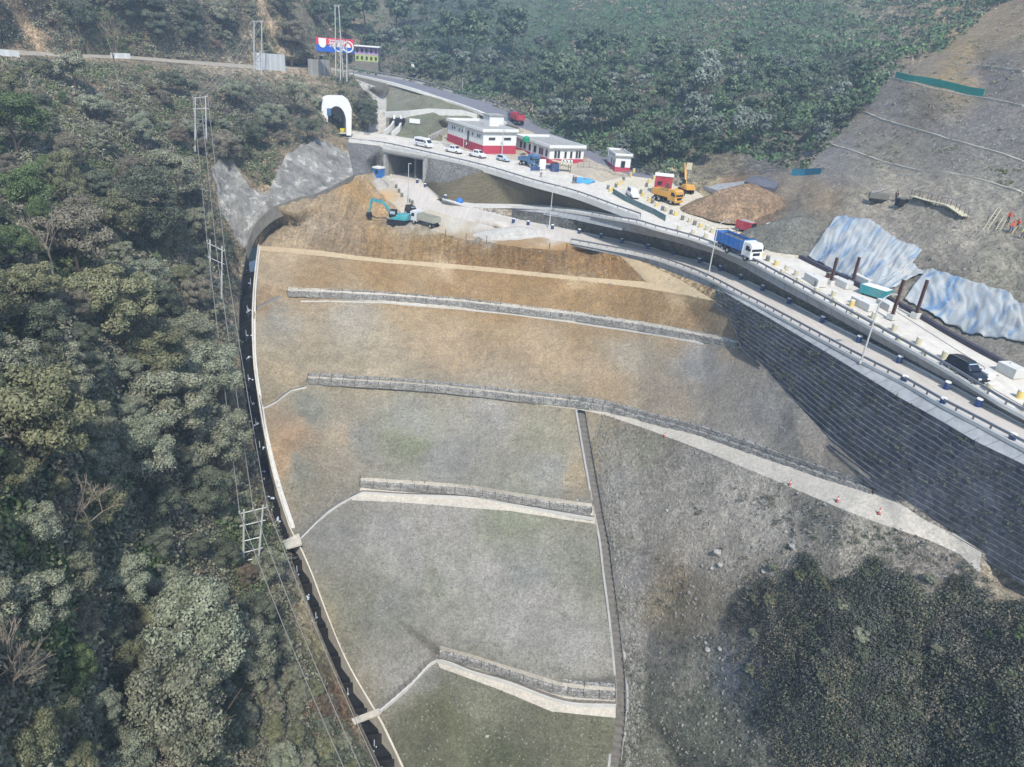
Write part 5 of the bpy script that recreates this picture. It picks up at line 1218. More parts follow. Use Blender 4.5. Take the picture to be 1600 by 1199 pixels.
# far hill trees, nearest rows individually
trees = []; occ = []
HF = [(1080,190,46,1,1),(1065,165,36,1,0),(1110,210,40,1,3),(1150,215,44,1,3),(1140,160,40,0,1),(960,180,44,0,3),(935,160,40,0,3),(985,175,36,0,0),(1045,140,40,0,2),(1100,130,36,1,1),(880,130,50,0,3),(850,120,40,0,1),(905,150,36,0,2),(930,85,40,0,1),(1040,90,30,1,0),(740,70,50,0,1),(700,60,50,0,3),(800,60,46,0,1),(660,80,40,0,2),(620,40,46,0,1),(570,30,46,0,3),(540,50,40,0,2),(640,20,46,0,1),(1180,110,40,0,2),(605,75,34,1,0),(1000,250,40,0,0),(1060,235,44,0,2),(1100,235,36,0,1),(1170,180,36,0,2),(1210,190,40,0,3)]
for (u, v, wpx, lk, ti) in HF:
    T = FAR_T[ti]; D = gpx(u, v); s = max(.4, min(1.6, wpx * D / F / (2 * T[1] + 2))); vb = v + T[0] * s * .42 * F / D; occ.append((u, v, wpx * .5))
    trees.append((put_tree(T, G(u, vb), s, (F_FAR, F_FARP)[lk], 'hillside_tree', None, 'tree', 'trees of the far hill'), u, v, ('dark hill', 'pale hill')[lk]))
cand = rng.uniform((495, -10), (1330, 290), (6000, 2)); cand = cand[region_of(cand, ('farhill',))]; cnt = 0
for (u, v) in cand:
    if cnt >= 95: break
    lim = np.interp(u, [500, 700, 850, 1000, 1100, 1330], [-10, -10, 60, 80, 80, 110])
    if v < lim: continue
    D = gpx(u, v); ti = int(rng.integers(0, 4)); s = rng.uniform(.5, .95); T = FAR_T[ti]; wpx = s * (2 * T[1] + 2) * F / D; vb = v + T[0] * s * .4 * F / D
    if not region_of(np.array([(u, vb + 2)]), ('farhill',))[0] or any(math.hypot(u - a, v - b) < (r + wpx * .5) * .6 for a, b, r in occ): continue
    occ.append((u, v, wpx * .5)); lk = int(rng.random() < .25)
    trees.append((put_tree(T, G(u, vb), s, (F_FAR, F_FARP)[lk], 'hillside_tree', None, 'tree', 'trees of the far hill'), u, v, ('dark hill', 'pale hill')[lk])); cnt += 1
label_trees(trees, MARKS_F, 'tree')

# undergrowth, scrub and brush: uncountable cover, one object each
def clump(n, r, h, size):
    d = rng.normal(0, 1, (n, 3)); d /= np.linalg.norm(d, axis=1)[:, None]; d[:, 2] = abs(d[:, 2]); rr = rng.uniform(.5, 1.05, n)[:, None]
    return d * rr * np.array([r, r, h]), d
def cover(name, label, regions, box, num, per, rad, size, mats, shape=1.0, poly=None, gate=None, group=None, wscale=None):
    c = rng.uniform((box[0], box[1]), (box[2], box[3]), (num, 2)); ok = region_of(c, regions)
    if poly is not None: ok &= poly_mask(c, poly)
    c = c[ok]
    if gate is not None: c = c[[gate(u, v) for u, v in c]]
    P = GB(c)
    Ds = np.linalg.norm(P - np.array([0, 0, BASE]), axis=1)
    base = [clump(per, 1, .85, 1) for _ in range(12)]
    VV, MI = [], []
    for i, p in enumerate(P):
        b, n = base[i % 12]; r = rad * rng.uniform(.5, 1.3) * (1 + .0 * Ds[i]); a = rng.uniform(0, 6.28); R = np.array([[math.cos(a), -math.sin(a), 0], [math.sin(a), math.cos(a), 0], [0, 0, shape]])
        V = leaf_quads(b @ R.T * r + p, n @ R.T, size * (wscale(Ds[i]) if wscale else 1.0)); VV.append(V)
        q = fbm(p, .09 if Ds[i] < 180 else .028, 4) * 1.15 + rng.uniform(-.2, .2); MI.append(np.full(per, int(np.clip((q + .6) / 1.2 * len(mats), 0, len(mats) - 1))))
    me = quad_mesh(name, np.concatenate(VV), mats); me.polygons.foreach_set('material_index', np.concatenate(MI).astype(np.int32)); me.update()
    o = bpy.data.objects.new(name, me); COL.objects.link(o); return tag(o, label, None, None, 'stuff')
cover('undergrowth', None, ('wood',), (-60, -20, 600, 1240), 13500, 46, 1.25, .34, [F_DARK, F_DUSTY, F_GREY, F_OLIVE, F_GREEN], poly=[(-60,-20),(480,-20),(495,100),(548,113),(598,150),(602,208),(552,210),(500,215),(440,242),(425,295),(345,240),(325,260),(340,340),(376,392),(363,500),(370,570),(390,690),(425,820),(440,850),(466,1000),(530,1120),(592,1240),(-60,1240)], gate=no_road)
cover('undergrowth', None, ('wood',), (-60, -20, 600, 400), 6500, 30, .95, .3, [F_DARK, F_DUSTY, F_GREY, F_DUSTY, F_OLIVE], poly=[(-60,-20),(480,-20),(495,100),(548,113),(598,150),(602,208),(552,210),(500,215),(440,242),(425,295),(345,240),(325,260),(340,340),(340,400),(-60,400)], gate=no_road)
cover('undergrowth', None, ('wood',), (-460, -20, -50, 1500), 3500, 34, 1.5, .42, [F_DARK, F_GREY, F_OLIVE, F_DARK])
cover('hill_scrub', None, ('farhill',), (480, -40, 1640, 300), 11500, 20, 2.0, .8, [F_DARK, F_FAR, F_FARG, F_FAR, F_FARG, F_DUSTY], shape=.7, gate=lambda u, v: not (1190 < u < 1600 and v > 200 and rng.random() < .5))
cover('brush', None, ('brush',), (1000, 820, 1700, 1260), 7400, 44, .85, .2, [F_DARK, F_BRUSH, F_BRUSH, F_DARK, F_DUSTY, F_BRUSH], gate=lambda u, v: not (u > 1545 and v < 950) and not (1120 < u < 1190 and 980 < v < 1120 and rng.random() < .8) and 1.5 * fbm(np.array([u, v, 1]), .012, 5) > .9 - min((u - 1060) / 90., (v - 835 - (u - 1290) * .12) / 45., 2.4))
bushes = []
for i in range(34):
    u, v = rng.uniform(1130, 1600), rng.uniform(870, 1195)
    if not region_of(np.array([(u, v)]), ('brush',))[0]: continue
    T = TREE_T[4]; s = rng.uniform(.2, .42); lk = [(0, 'grey green'), (1, 'silvery'), (2, 'olive'), (3, 'dark green'), (5, 'fresh green')][int(rng.integers(0, 5))]
    s *= .8; bushes.append((put_tree(T, G(u, v) - np.array([0, 0, T[0] * s * .55]), s, LOOKS[lk[0]][1], 'bush', None, 'bush', 'bushes in the brush below the retaining wall'), u, v, lk[1]))
label_trees(bushes, [((1250,860),'the boulders at the brush edge'),((1150,1080),'the grey gully'),((1600,1199),'the bottom right corner of the picture'),((1580,920),'the pale sandy patch at the wall foot'),((1350,1199),'the foot of the picture right of middle'),((1400,860),'the end of the bench path')], 'bush')
cover('sparse_weeds', None, ('rough',), (960, 640, 1560, 1240), 3600, 22, .42, .17, [F_DARK, F_BRUSH, F_DUSTY], shape=.7, gate=lambda u, v: 1.3 * fbm(np.array([u, v, 0]), .016, 4) + (v - 880) / 300 + (u - 1100) / 500 > .16)
cover('wall_weeds', None, ('crib',), (780, 320, 1500, 620), 1500, 16, .45, .22, [F_DARK, F_DUSTY], shape=.6)
cover('cut_weeds', None, ('cutslope', 'rockcut'), (1040, 0, 1640, 300), 1000, 16, .7, .35, [F_DUSTY, F_OLIVE], shape=.6, gate=lambda u, v: fbm(np.array([u, v, 9]), .012, 3) > -.05)
# grass tufts on the bank, thin
cover('grass_tufts', None, ('embank',), (470, 640, 980, 1240), 3800, 9, .22, .12, [F_DARK, F_DUSTY, F_OLIVE], shape=.7, gate=lambda u, v: (fbm(np.array([u, v, 3]), .014, 4) + (.7 if v > 1075 else -.08)) > .1)
# weeds hanging on the tall retaining wall
def wall_cover():
    VV = []; T3 = np.array(L3(WT)); B3 = np.array(L3(WB))
    for i in range(900):
        y = rng.uniform(45, 112); a = along_y(WT, np.array([y]))[0]; b = along_y(WB, np.array([y]))[0]; t = rng.beta(1.2, 1.2)
        if fbm(np.array([y, t * 9, 0]), .35, 3) < .0 and rng.random() < .75: continue
        p = a + (b - a) * t + np.array([-.1, 0, .1]); bq, n = clump(12, 1, .9, 1); r = rng.uniform(.15, .8)
        VV.append(leaf_quads(bq * r + p, n, .17))
    o = bpy.data.objects.new('wall_weeds', quad_mesh('wall_weeds', np.concatenate(VV), [F_DUSTY if False else F_DARK])); COL.objects.link(o); tag(o, None, None, None, 'stuff')
wall_cover()
# bare trees
def bare_tree(name, label, u, v, H, lean, seed, mat=M_PALEBARK, depth=5, spread=.6, drop=0.0):
    r_ = random.Random(seed); mb = MB(); base = G(u, v)
    def grow(p, d, L, r, k):
        e = p + d * L; mb.tube(p, e, r, 6 if k > 2 else 4, r * .68, cap=False)
        if k == 0: return
        for i in range(r_.choice((2, 3)) if k > 1 else 3):
            nd = (d + Vector((r_.uniform(-1, 1), r_.uniform(-1, 1), r_.uniform(-.25 - drop, .55))) * spread).normalized(); grow(p + d * L * r_.uniform(.65, 1), nd, L * r_.uniform(.62, .82), max(r * .6, .025), k - 1)
    tr = MB(); mb = MB(); grow(Vector((0, 0, 0)), (Vector((0, 0, 1)) + Vector(lean)).normalized(), H * .32, .16, depth)
    root = thing(name, label, 'bare tree', base, 0); part('trunk', MB().tube((0, 0, -1), (0, 0, .3), .24, 8, .17), mat, root); part('branches', mb, mat, root); return root
bare_tree('bare_tree', 'pale bare tree with a wide fan of twigs below the hill road', 187, 148, 17, (0, 0, 0), 3, spread=.5)
bare_tree('dead_tree', 'leafless dead tree with long level branches in the left wood', 129, 880, 9.5, (-.1, 0, 0), 5, plain('grey_dead_wood', (150, 138, 122), .95, .2, 3), spread=.85)
bare_tree('bare_tree', 'bare twiggy tree at the bottom left among olive shrubs', 160, 1165, 9, (-.3, 0, 0), 8, depth=6, spread=.6)
bare_tree('bare_tree', 'leaning bare tree at the left edge near the bottom', 25, 1130, 9, (.2, 0, 0), 12, depth=5, spread=.5)
bare_tree('bare_tree', 'grey bare tree in the hollow of the left wood', 85, 450, 10, (.1, 0, 0), 15, depth=5, spread=.5)
# ------------------------------------------------------------------ vehicles and machines (x forward, y left, origin on the ground)
def wheels(root, xs, yh, r, wdt, mat=None):
    for x in xs:
        for s in (-1, 1):
            o = part('wheel', MB().tube((x, s * (yh - wdt / 2), r), (x, s * (yh + wdt / 2), r), r, 16), C_BLACK, root)
            part('rim', MB().tube((x, s * (yh + wdt / 2 - .02), r), (x, s * (yh + wdt / 2 + .02), r), r * .55, 12), mat or C_GREY, o)
def yaw_from(u, v, u2, v2, z):
    a, b = atz(u, v, z), atz(u2, v2, z); return math.atan2(b[1] - a[1], b[0] - a[0])
def body_loft(secs):
    """secs: list of (x, halfwidth low, halfwidth mid, halfwidth top, z0, zmid, ztop)"""
    rows = []
    for (x, a, b, c, z0, z1, z2) in secs: rows.append([(x, -a, z0), (x, -b, z1), (x, -c, z2), (x, c, z2), (x, b, z1), (x, a, z0)])
    mb = MB().loft(rows, True); n = 6; mb.f.append(tuple(range(n))); mb.f.append(tuple(len(mb.v) - n + i for i in range(n))[::-1]); return mb
def car(name, label, loc, rz, kind, mat, group=None):
    root = thing(name, label, {'suv': 'car', 'hatch': 'car', 'pickup': 'pickup truck', 'van': 'van', 'jeep': 'jeep'}[kind], loc, rz, group)
    if kind == 'suv' or kind == 'hatch' or kind == 'jeep':
        L, W, H = {'suv': (4.7, 1.85, 1.72), 'hatch': (3.7, 1.6, 1.5), 'jeep': (4.4, 1.75, 1.85)}[kind]; h = L / 2; w_ = W / 2; b = H * .56
        part('body', body_loft([(-h, w_ * .82, w_ * .86, w_ * .8, .45, .7, b - .12), (-h + .12, w_ * .93, w_, w_ * .9, .3, .65, b), (-h * .3, w_ * .95, w_, w_ * .93, .28, .65, b), (h * .38, w_ * .95, w_, w_ * .9, .28, .65, b - .02), (h * .8, w_ * .93, w_ * .97, w_ * .84, .3, .62, b - .14), (h - .08, w_ * .8, w_ * .88, w_ * .72, .35, .58, b - .25), (h, w_ * .7, w_ * .78, w_ * .62, .4, .56, b - .34)]), mat, root, bevel=.04, smooth=False)
        part('cabin', body_loft([(-h + .18, w_ * .86, w_ * .78, w_ * .68, b - .02, b + .28, H - .12), (-h + .55, w_ * .88, w_ * .8, w_ * .7, b - .02, b + .3, H), (h * .05, w_ * .88, w_ * .8, w_ * .7, b - .02, b + .3, H), (h * .2, w_ * .88, w_ * .79, w_ * .66, b - .02, b + .28, H - .08), (h * .45, w_ * .84, w_ * .8, w_ * .76, b - .04, b + .02, b + .06)]), mat, root, bevel=.03)
        for s in (-1, 1):
            part('side_window', MB().add([(-h + .5, s * (w_ * .845 + .02), b + .06), (h * .3, s * (w_ * .845 + .02), b + .06), (h * .1, s * (w_ * .72 + .02), H - .14), (-h + .65, s * (w_ * .72 + .02), H - .14)], [(0, 1, 2, 3)]), C_GLASS, root)
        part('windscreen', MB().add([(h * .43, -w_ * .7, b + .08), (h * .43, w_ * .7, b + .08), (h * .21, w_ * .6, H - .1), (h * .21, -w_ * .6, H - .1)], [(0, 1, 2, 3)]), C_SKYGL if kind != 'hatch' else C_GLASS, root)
        part('rear_window', MB().add([(-h + .14, -w_ * .62, b + .1), (-h + .14, w_ * .62, b + .1), (-h + .2, w_ * .55, H - .16), (-h + .2, -w_ * .55, H - .16)], [(0, 1, 2, 3)]), C_GLASS, root)
        for s in (-1, 1): part('headlight', MB().box((h - .06, s * w_ * .62, b - .32), (.14, .34, .16)), C_WPAINT, root)
        part('bumper', MB().box((h + .0, 0, .42), (.16, W * .8, .2)), C_BLACK if kind == 'suv' else mat, root)
        for s in (-1, 1): part('mirror', MB().box((h * .32, s * (w_ + .08), b + .1), (.12, .2, .14)), mat, root)
        if kind == 'suv': 
            for s in (-1, 1): part('roof_rail', MB().tube((-h + .7, s * w_ * .62, H + .05), (h * .1, s * w_ * .62, H + .05), .025), C_STEEL, root)
        wheels(root, (-h * .58, h * .62), w_ - .12, .36, .24)
    elif kind == 'pickup':
        part('body', body_loft([(-2.6, .85, .88, .86, .5, .8, 1.08), (-.5, .88, .9, .88, .35, .75, 1.1), (1.3, .88, .9, .86, .35, .75, 1.1), (2.35, .84, .88, .78, .4, .7, 1.0), (2.6, .7, .78, .66, .45, .65, .88)]), mat, root, bevel=.04)
        part('cabin', body_loft([(-.75, .8, .74, .66, 1.05, 1.35, 1.76), (.7, .8, .74, .66, 1.05, 1.35, 1.78), (1.45, .78, .74, .72, 1.05, 1.1, 1.14)]), mat, root, bevel=.04)
        part('cargo_bed', MB().box((-1.65, 0, 1.12), (1.5, 1.45, .06)), C_GREY, root)
        for s in (-1, 1):
            part('side_window', MB().add([(-.6, s * .79, 1.18), (.12, s * .79, 1.18), (.12, s * .70, 1.66), (-.6, s * .70, 1.66)], [(0, 1, 2, 3)]).add([(.25, s * .79, 1.18), (1.0, s * .79, 1.18), (.7, s * .70, 1.66), (.25, s * .70, 1.66)], [(0, 1, 2, 3)]), C_GLASS, root)
        part('windscreen', MB().add([(1.4, -.66, 1.18), (1.4, .66, 1.18), (.82, .6, 1.72), (.82, -.6, 1.72)], [(0, 1, 2, 3)]), C_GLASS, root)
        wheels(root, (-1.6, 1.65), .78, .38, .26)
    elif kind == 'van':
        part('body', body_loft([(-2.7, .86, .9, .8, .4, 1.2, 2.15), (-2.4, .9, .94, .84, .35, 1.2, 2.3), (1.2, .9, .94, .84, .35, 1.2, 2.3), (1.75, .9, .94, .8, .35, 1.15, 1.9), (2.35, .88, .92, .78, .35, .9, 1.2), (2.75, .78, .84, .72, .42, .7, .98)]), mat, root, bevel=.05)
        for s in (-1, 1): part('side_window', MB().add([(-2.3, s * .945, 1.35), (1.0, s * .945, 1.35), (1.0, s * .905, 1.85), (-2.3, s * .905, 1.85)], [(0, 1, 2, 3)]).add([(1.12, s * .95, 1.3), (1.9, s * .945, 1.25), (1.5, s * .9, 1.8), (1.12, s * .9, 1.85)], [(0, 1, 2, 3)]), C_GLASS, root)
        part('windscreen', MB().add([(2.36, -.7, 1.24), (2.36, .7, 1.24), (1.74, .7, 1.95), (1.74, -.7, 1.95)], [(0, 1, 2, 3)]), C_GLASS, root)
        part('stripe', MB().box((-.6, 0, .95), (4.0, 1.9, .06)), C_DBLUE, root); wheels(root, (-1.7, 1.75), .82, .36, .24)
    return root
C_SKYGL = plain('painted_sky_glass', (170, 190, 196), 0.1, 0.05, 2, spec=.7)  # sky reflection painted into the glass as a pale base colour
def place(u, v, u2, v2, z=None):
    p = np.array(G(u, v)); return p, yaw_from(u, v, u2, v2, p[2] - BASE)
p, y = place(1507,587,1545,607); car('black_car', 'black sport utility car driving on the white concrete road', p, y, 'suv', C_CARK)
p, y = place(662,230,700,238); car('white_van', 'white minibus with dark windows near the underpass', p, y, 'van', C_CARW)
p, y = place(709,239,745,246); car('pickup_truck', 'white pickup truck behind the minibus, left of the black chevron board', p, y, 'pickup', C_CARW, 'white pickups on the upper road')
p, y = place(746,246,780,253); car('pickup_truck', 'white pickup truck in front of the bright end of the hall', p, y, 'pickup', C_CARW, 'white pickups on the upper road')
p, y = place(786,252,815,258); car('silver_car', 'small silver hatchback on the upper road by the hall corner', p, y, 'hatch', plain('silver_car_paint', (186, 198, 206), .3, .04, 2, spec=.5))
p, y = place(988,308,1000,316); car('white_jeep', 'white jeep with a dark rack behind the grey-green barrier', p, y, 'jeep', C_CARW)
def tipper(name, label, loc, rz, L, cabmat, bedmat, bh=1.3, load=None, axles=3, rack=False, group=None):
    root = thing(name, label, 'truck', loc, rz, group); W = 1.2; h = L / 2; cx = h - 1.0
    part('chassis', MB().box((-.2, 0, .95), (L - .6, .9, .3)), C_BLACK, root)
    part('cab', body_loft([(cx - .95, W, W, W * .93, .8, 1.6, 2.9), (cx + .55, W, W, W * .93, .75, 1.6, 2.9), (cx + .95, W * .97, W * .97, W * .88, .75, 1.5, 2.55)]), cabmat, root, bevel=.06)
    part('windscreen', MB().add([(cx + .97, -W * .84, 1.68), (cx + .97, W * .84, 1.68), (cx + .93, W * .8, 2.45), (cx + .93, -W * .8, 2.45)], [(0, 1, 2, 3)]), C_GLASS, root)
    for s in (-1, 1): part('side_window', MB().add([(cx - .3, s * (W + .02), 1.75), (cx + .6, s * (W + .02), 1.7), (cx + .5, s * (W * .96 + .02), 2.4), (cx - .3, s * (W * .96 + .02), 2.45)], [(0, 1, 2, 3)]), C_GLASS, root); part('mirror', MB().box((cx + .9, s * (W + .18), 2.0), (.1, .2, .4)), C_BLACK, root); part('headlight', MB().box((cx + .96, s * W * .75, 1.05), (.08, .3, .2)), C_WPAINT, root)
    part('bumper', MB().box((cx + .98, 0, .7), (.2, W * 2, .35)), cabmat, root); part('grille', MB().box((cx + .985, 0, 1.25), (.05, 1.3, .4)), C_BLACK, root)
    x0, x1 = -h, cx - 1.1; z0 = 1.25; m_ = MB(); t = .08
    m_.box(((x0 + x1) / 2, 0, z0), (x1 - x0, 2 * W, .12)).box(((x0 + x1) / 2, W, z0 + bh / 2 + .06), (x1 - x0, t, bh)).box(((x0 + x1) / 2, -W, z0 + bh / 2 + .06), (x1 - x0, t, bh)).box((x0, 0, z0 + bh / 2 + .06), (t, 2 * W - t, bh)).box((x1, 0, z0 + bh / 2 + .16), (t, 2 * W - t, bh + .3))
    for k in range(6):
        for s in (-1, 1): m_.box((x0 + (k + .5) * (x1 - x0) / 6, s * (W + .07), z0 + bh / 2 + .06), (.1, .08, bh - .02))
    part('cargo_bed', m_, bedmat, root)
    part('load', MB().box(((x0 + x1) / 2, 0, z0 + bh * (.75 if load else .12)), (x1 - x0 - .2, 2 * W - .2, .1), top=(.9, .8)), load or C_SILT, root)
    if rack:
        for k in range(4): part('hoop', MB().path([(x0 + .1 + k * (x1 - x0 - .2) / 3, -W, z0 + bh), (x0 + .1 + k * (x1 - x0 - .2) / 3, -W * .9, z0 + bh + .35), (x0 + .1 + k * (x1 - x0 - .2) / 3, W * .9, z0 + bh + .35), (x0 + .1 + k * (x1 - x0 - .2) / 3, W, z0 + bh)], .04), C_BLACK, root)
    xs = [cx - .1] + [x0 + .9 + 1.3 * i for i in range(axles - 1)]; wheels(root, xs, W - .2, .5, .34); return root
p, y = place(1150,398,1178,410); tipper('tipper_truck', 'long blue bodied tipper truck with a white cab beside the outer rail', p, y, 9.0, C_CARW, C_BLUE, 1.55, C_SILT, 4, True)
p, y = place(1041,316,1062,322); tipper('tipper_truck', 'loaded yellow tipper truck before the red cabin', p, y, 6.6, C_YEL, C_YEL, 1.1, C_SILT, 3)
p = np.array(G(664, 352)); y = yaw_from(664,352,645,347,p[2]-BASE); tipper('tipper_truck', 'white cab tipper truck with a pale grey body beside the teal excavator', p, y, 6.6, C_CARW, plain('pale_grey_body_paint', (176, 176, 160), .6, .1), 1.0, None, 2)
p, y = place(826,260,845,264); tipper('cargo_truck', 'small dull blue truck in front of the office block', p, y, 5.0, C_DBLUE, C_DBLUE, .7, None, 2)
p, y = place(806,190,790,184); tipper('red_truck', 'loaded red lorry climbing the far highway behind the hall', np.array(G(806,193)), y, 8.0, C_DBLUE, C_REDP, 1.4, C_RUSTL if 'C_RUSTL' in globals() else C_RUST, 3)
p = np.array(G(644, 335)); y = yaw_from(644,335,650,338,p[2]-BASE); car('dark_jeep', 'dark vehicle partly hidden behind the white cab of the tipper', p, y, 'jeep', C_BLACK)
def excavator(label, loc, rz, mat, boom, s=1.0, dark=C_BLACK):
    root = thing('excavator', label, 'excavator', loc, rz); root.scale = (s, s, s)
    for q in (-1, 1):
        m_ = MB().prism([(-1.9, .15), (-1.6, 0), (1.6, 0), (1.9, .15), (2.05, .5), (1.8, .85), (-1.8, .85), (-2.05, .5)], q * 1.0 - .28, q * 1.0 + .28); part('track', m_, dark, root)
    part('undercarriage', MB().box((0, 0, .75), (1.6, 1.8, .5)), dark, root)
    part('upper_body', body_loft([(-2.3, 1.0, 1.1, .95, 1.05, 1.4, 2.0), (-1.8, 1.25, 1.3, 1.15, 1.0, 1.4, 2.15), (.2, 1.3, 1.3, 1.2, 1.0, 1.4, 2.0), (1.3, 1.2, 1.25, 1.15, 1.0, 1.3, 1.55)]), mat, root, bevel=.06)
    o = part('cab', body_loft([(.05, .5, .5, .45, 1.3, 2.0, 2.95), (1.2, .5, .5, .45, 1.3, 2.0, 2.95), (1.5, .48, .48, .42, 1.3, 2.0, 2.5)]), dark, root); o.location.y = .75
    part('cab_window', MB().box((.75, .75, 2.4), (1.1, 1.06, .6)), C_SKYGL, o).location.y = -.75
    part('exhaust', MB().tube((-1.2, -.5, 2.0), (-1.2, -.5, 2.6), .07), dark, root)
    (x1, z1), (x2, z2), (x3, z3), (x4, z4) = boom
    part('boom', MB().prism([(1.0, 1.5), (1.0, 1.95), (x1, z1 + .28), (x2, z2 + .2), (x2, z2 - .2), (x1, z1 - .32)], -.45, .0), mat, root)
    part('stick', MB().prism([(x2 - .25, z2 + .28), (x2 + .2, z2 + .25), (x3 + .16, z3), (x3 - .16, z3)], -.38, -.08), mat, root)
    part('bucket', MB().prism([(x3 - .25, z3 + .25), (x3 + .3, z3 + .2), (x4 + .45, z4 + .15), (x4 - .1, z4 - .35), (x4 - .7, z4 - .1)], -.75, .3), dark, root)
    part('ram', MB().tube((1.3, -.22, 1.4), ((x1 + 1) / 2 + .6, -.22, (z1 + 1.5) / 2 + .1), .09), C_STEEL, root); part('ram', MB().tube((x1, -.22, z1 + .35), (x2 - .15, -.22, z2 + .4), .08), C_STEEL, root); return root
p = np.array(G(622, 350)); y = yaw_from(640,355,590,349,p[2]-BASE); excavator('teal excavator with its arm reaching down the tan spoil mound', p, y, C_TEAL, [(3.4, 4.0), (5.6, 4.1), (6.2, 1.4), (6.3, .7)], 1.05)
p = np.array(G(1071, 301)); y = yaw_from(1071,301,1052,292,p[2]-BASE); excavator('yellow excavator with a raised dark arm beside the rock cutting', p, y, C_YEL, [(2.4, 4.6), (3.2, 6.2), (3.9, 3.8), (4.0, 3.2)], .9)
# red site cabin
p, y = place(1034,302,1034,330); rc = thing('site_cabin', 'red metal site cabin with a white roof edge beside the yellow tipper', 'cabin', p, y)
part('wall', MB().box((0, 0, 1.9), (2.4, 3.6, 3.6)), C_REDP, rc); part('roof', MB().box((0, 0, 3.8), (2.7, 3.9, .3)), C_WPAINT, rc); part('door', MB().box((1.22, .9, 1.3), (.06, .8, 2.0)), C_RUST, rc); part('window', MB().box((1.22, -.8, 2.2), (.06, .9, .8)), C_GLASS, rc)
# red generator
p, y = place(1163,363,1180,368); gen = thing('generator', 'red generator set with a dark end behind the blue tipper', 'generator', p, y)
part('housing', MB().box((0, 0, 1.25), (3.4, 1.5, 1.5)), C_REDP, gen, bevel=.06); part('top_cover', MB().box((.2, 0, 2.03), (2.6, 1.3, .1)), C_GREY, gen); part('radiator', MB().box((1.72, 0, 1.25), (.1, 1.3, 1.3)), C_BLACK, gen); wheels(gen, (-.9, .9), .65, .32, .2)
# yellow roller
p, y = place(1209,380,1235,386); rl = thing('road_roller', 'small pale yellow roller with a canopy at the edge of the white road', 'roller', p, y)
part('body', MB().box((-.3, 0, 1.2), (1.8, 1.2, .8), top=(.9, .85)), C_PYEL, rl, bevel=.06); part('canopy', MB().box((.0, 0, 2.2), (1.9, 1.4, .12)), C_PYEL, rl)
for s in (-1, 1):
    for x in (-.8, .8): part('canopy_post', MB().tube((x, s * .55, 1.4), (x, s * .55, 2.2), .04), C_PYEL, rl)
part('drum', MB().tube((1.1, -.6, .55), (1.1, .6, .55), .55, 18), C_DBLUE, rl); part('drum', MB().tube((-1.1, -.6, .55), (-1.1, .6, .55), .55, 18), C_DBLUE, rl)
p = np.array(G(1197, 371)); tk = thing('standing_tank', 'upright white cylinder tank between the generator and the roller', 'tank', p); part('shell', MB().lathe((0, 0, -.1), [(.55, 0), (.58, .1), (.58, 2.3), (.4, 2.55), (.15, 2.65)], 18), C_WPAINT, tk, smooth=False); part('lid', MB().lathe((0, 0, 2.55), [(.2, 0), (.2, .15)], 12), C_GREY, tk); part('band', MB().lathe((0, 0, 1.1), [(.6, 0), (.6, .08)], 18), C_GREY, tk)
# teal skip
p, y = place(1366,464,1385,470); sk = thing('skip', 'teal open skip filled with pale debris on the white road', 'skip', p, y)
part('body', MB().box((0, 0, .85), (3.4, 1.8, 1.2), top=(1.18, 1.12)), C_TEAL, sk); part('load', MB().box((0, 0, 1.48), (3.5, 1.8, .1), top=(.9, .8)), C_WPAINT, sk)
for x in (-1.3, 1.3): part('skid', MB().box((x, 0, .14), (.3, 1.4, .28)), C_BLACK, sk)
part('towbar', MB().tube((1.9, 0, .8), (2.9, 0, .5), .05), C_RUST, sk)
# blue booth beside the underpass
p = np.array(G(592, 279)); bo = thing('ticket_booth', 'blue booth with a white top left of the underpass', 'booth', p, -.5); part('wall', MB().box((0, 0, 1.1), (2.0, 2.0, 2.6)), C_BLUE, bo); part('roof', MB().box((0, 0, 2.5), (2.3, 2.3, .35)), C_WPAINT, bo); part('window', MB().box((.2, -1.02, 1.5), (.9, .06, .8)), C_GLASS, bo)
# grey-green barrier before the jeep
P = [np.array(G(u, v)) for u, v in [(957,303),(975,314),(1000,326),(1020,335),(1039,346)]]; solo('site_barrier', MB().sweep(resample(P, 1.5), [(-.05,-.1),(.05,-.1),(.05,1.1),(-.05,1.1)]), plain('grey_green_sheet', (74, 112, 118), .7, .2, 2, dust=.3), 'long grey green sheet barrier separating the jeep lane from the path', 'barrier')
# canopy stall by the office
p = np.array(G(866, 268)); st = thing('market_stall', 'dark stall with a pale slanting awning before the office', 'stall', p, .2); part('counter', MB().box((0, 0, .9), (1.8, 1.6, 1.9)), C_NAVY, st); part('awning', MB().box((1.6, 0, 2.2), (5.0, 2.2, .08), tilt=('Y', .12)), C_BEIGE, st)
for s in (-1, 1): part('post', MB().tube((3.6, s, -.1), (3.6, s, 1.9), .05), C_BLACK, st)
for (u, v, lab) in [(836,268,'blue crowd barrier left of the white panel'),(854,265,'blue crowd barrier right of the white panel')]:
    p = np.array(G(u, v)); cb = thing('crowd_barrier', lab, 'barrier', p, .2, 'blue barriers by the office stall'); part('frame', MB().box((0, 0, 1.05), (2.2, .06, .08)).box((-1.1, 0, .55), (.07, .06, 1.1)).box((1.1, 0, .55), (.07, .06, 1.1)), C_BLUE, cb); part('infill', MB().box((0, 0, .6), (2.1, .03, .8)), C_NAVY, cb)
p = np.array(G(847, 266)); wp = thing('notice_panel', 'tall white notice panel between two blue barriers', 'panel', p, .2); part('board', MB().box((0, 0, 1.3), (1.5, .12, 2.3)), C_WPAINT, wp); part('foot', MB().box((0, 0, .08), (1.7, .7, .16)), C_GREY, wp)
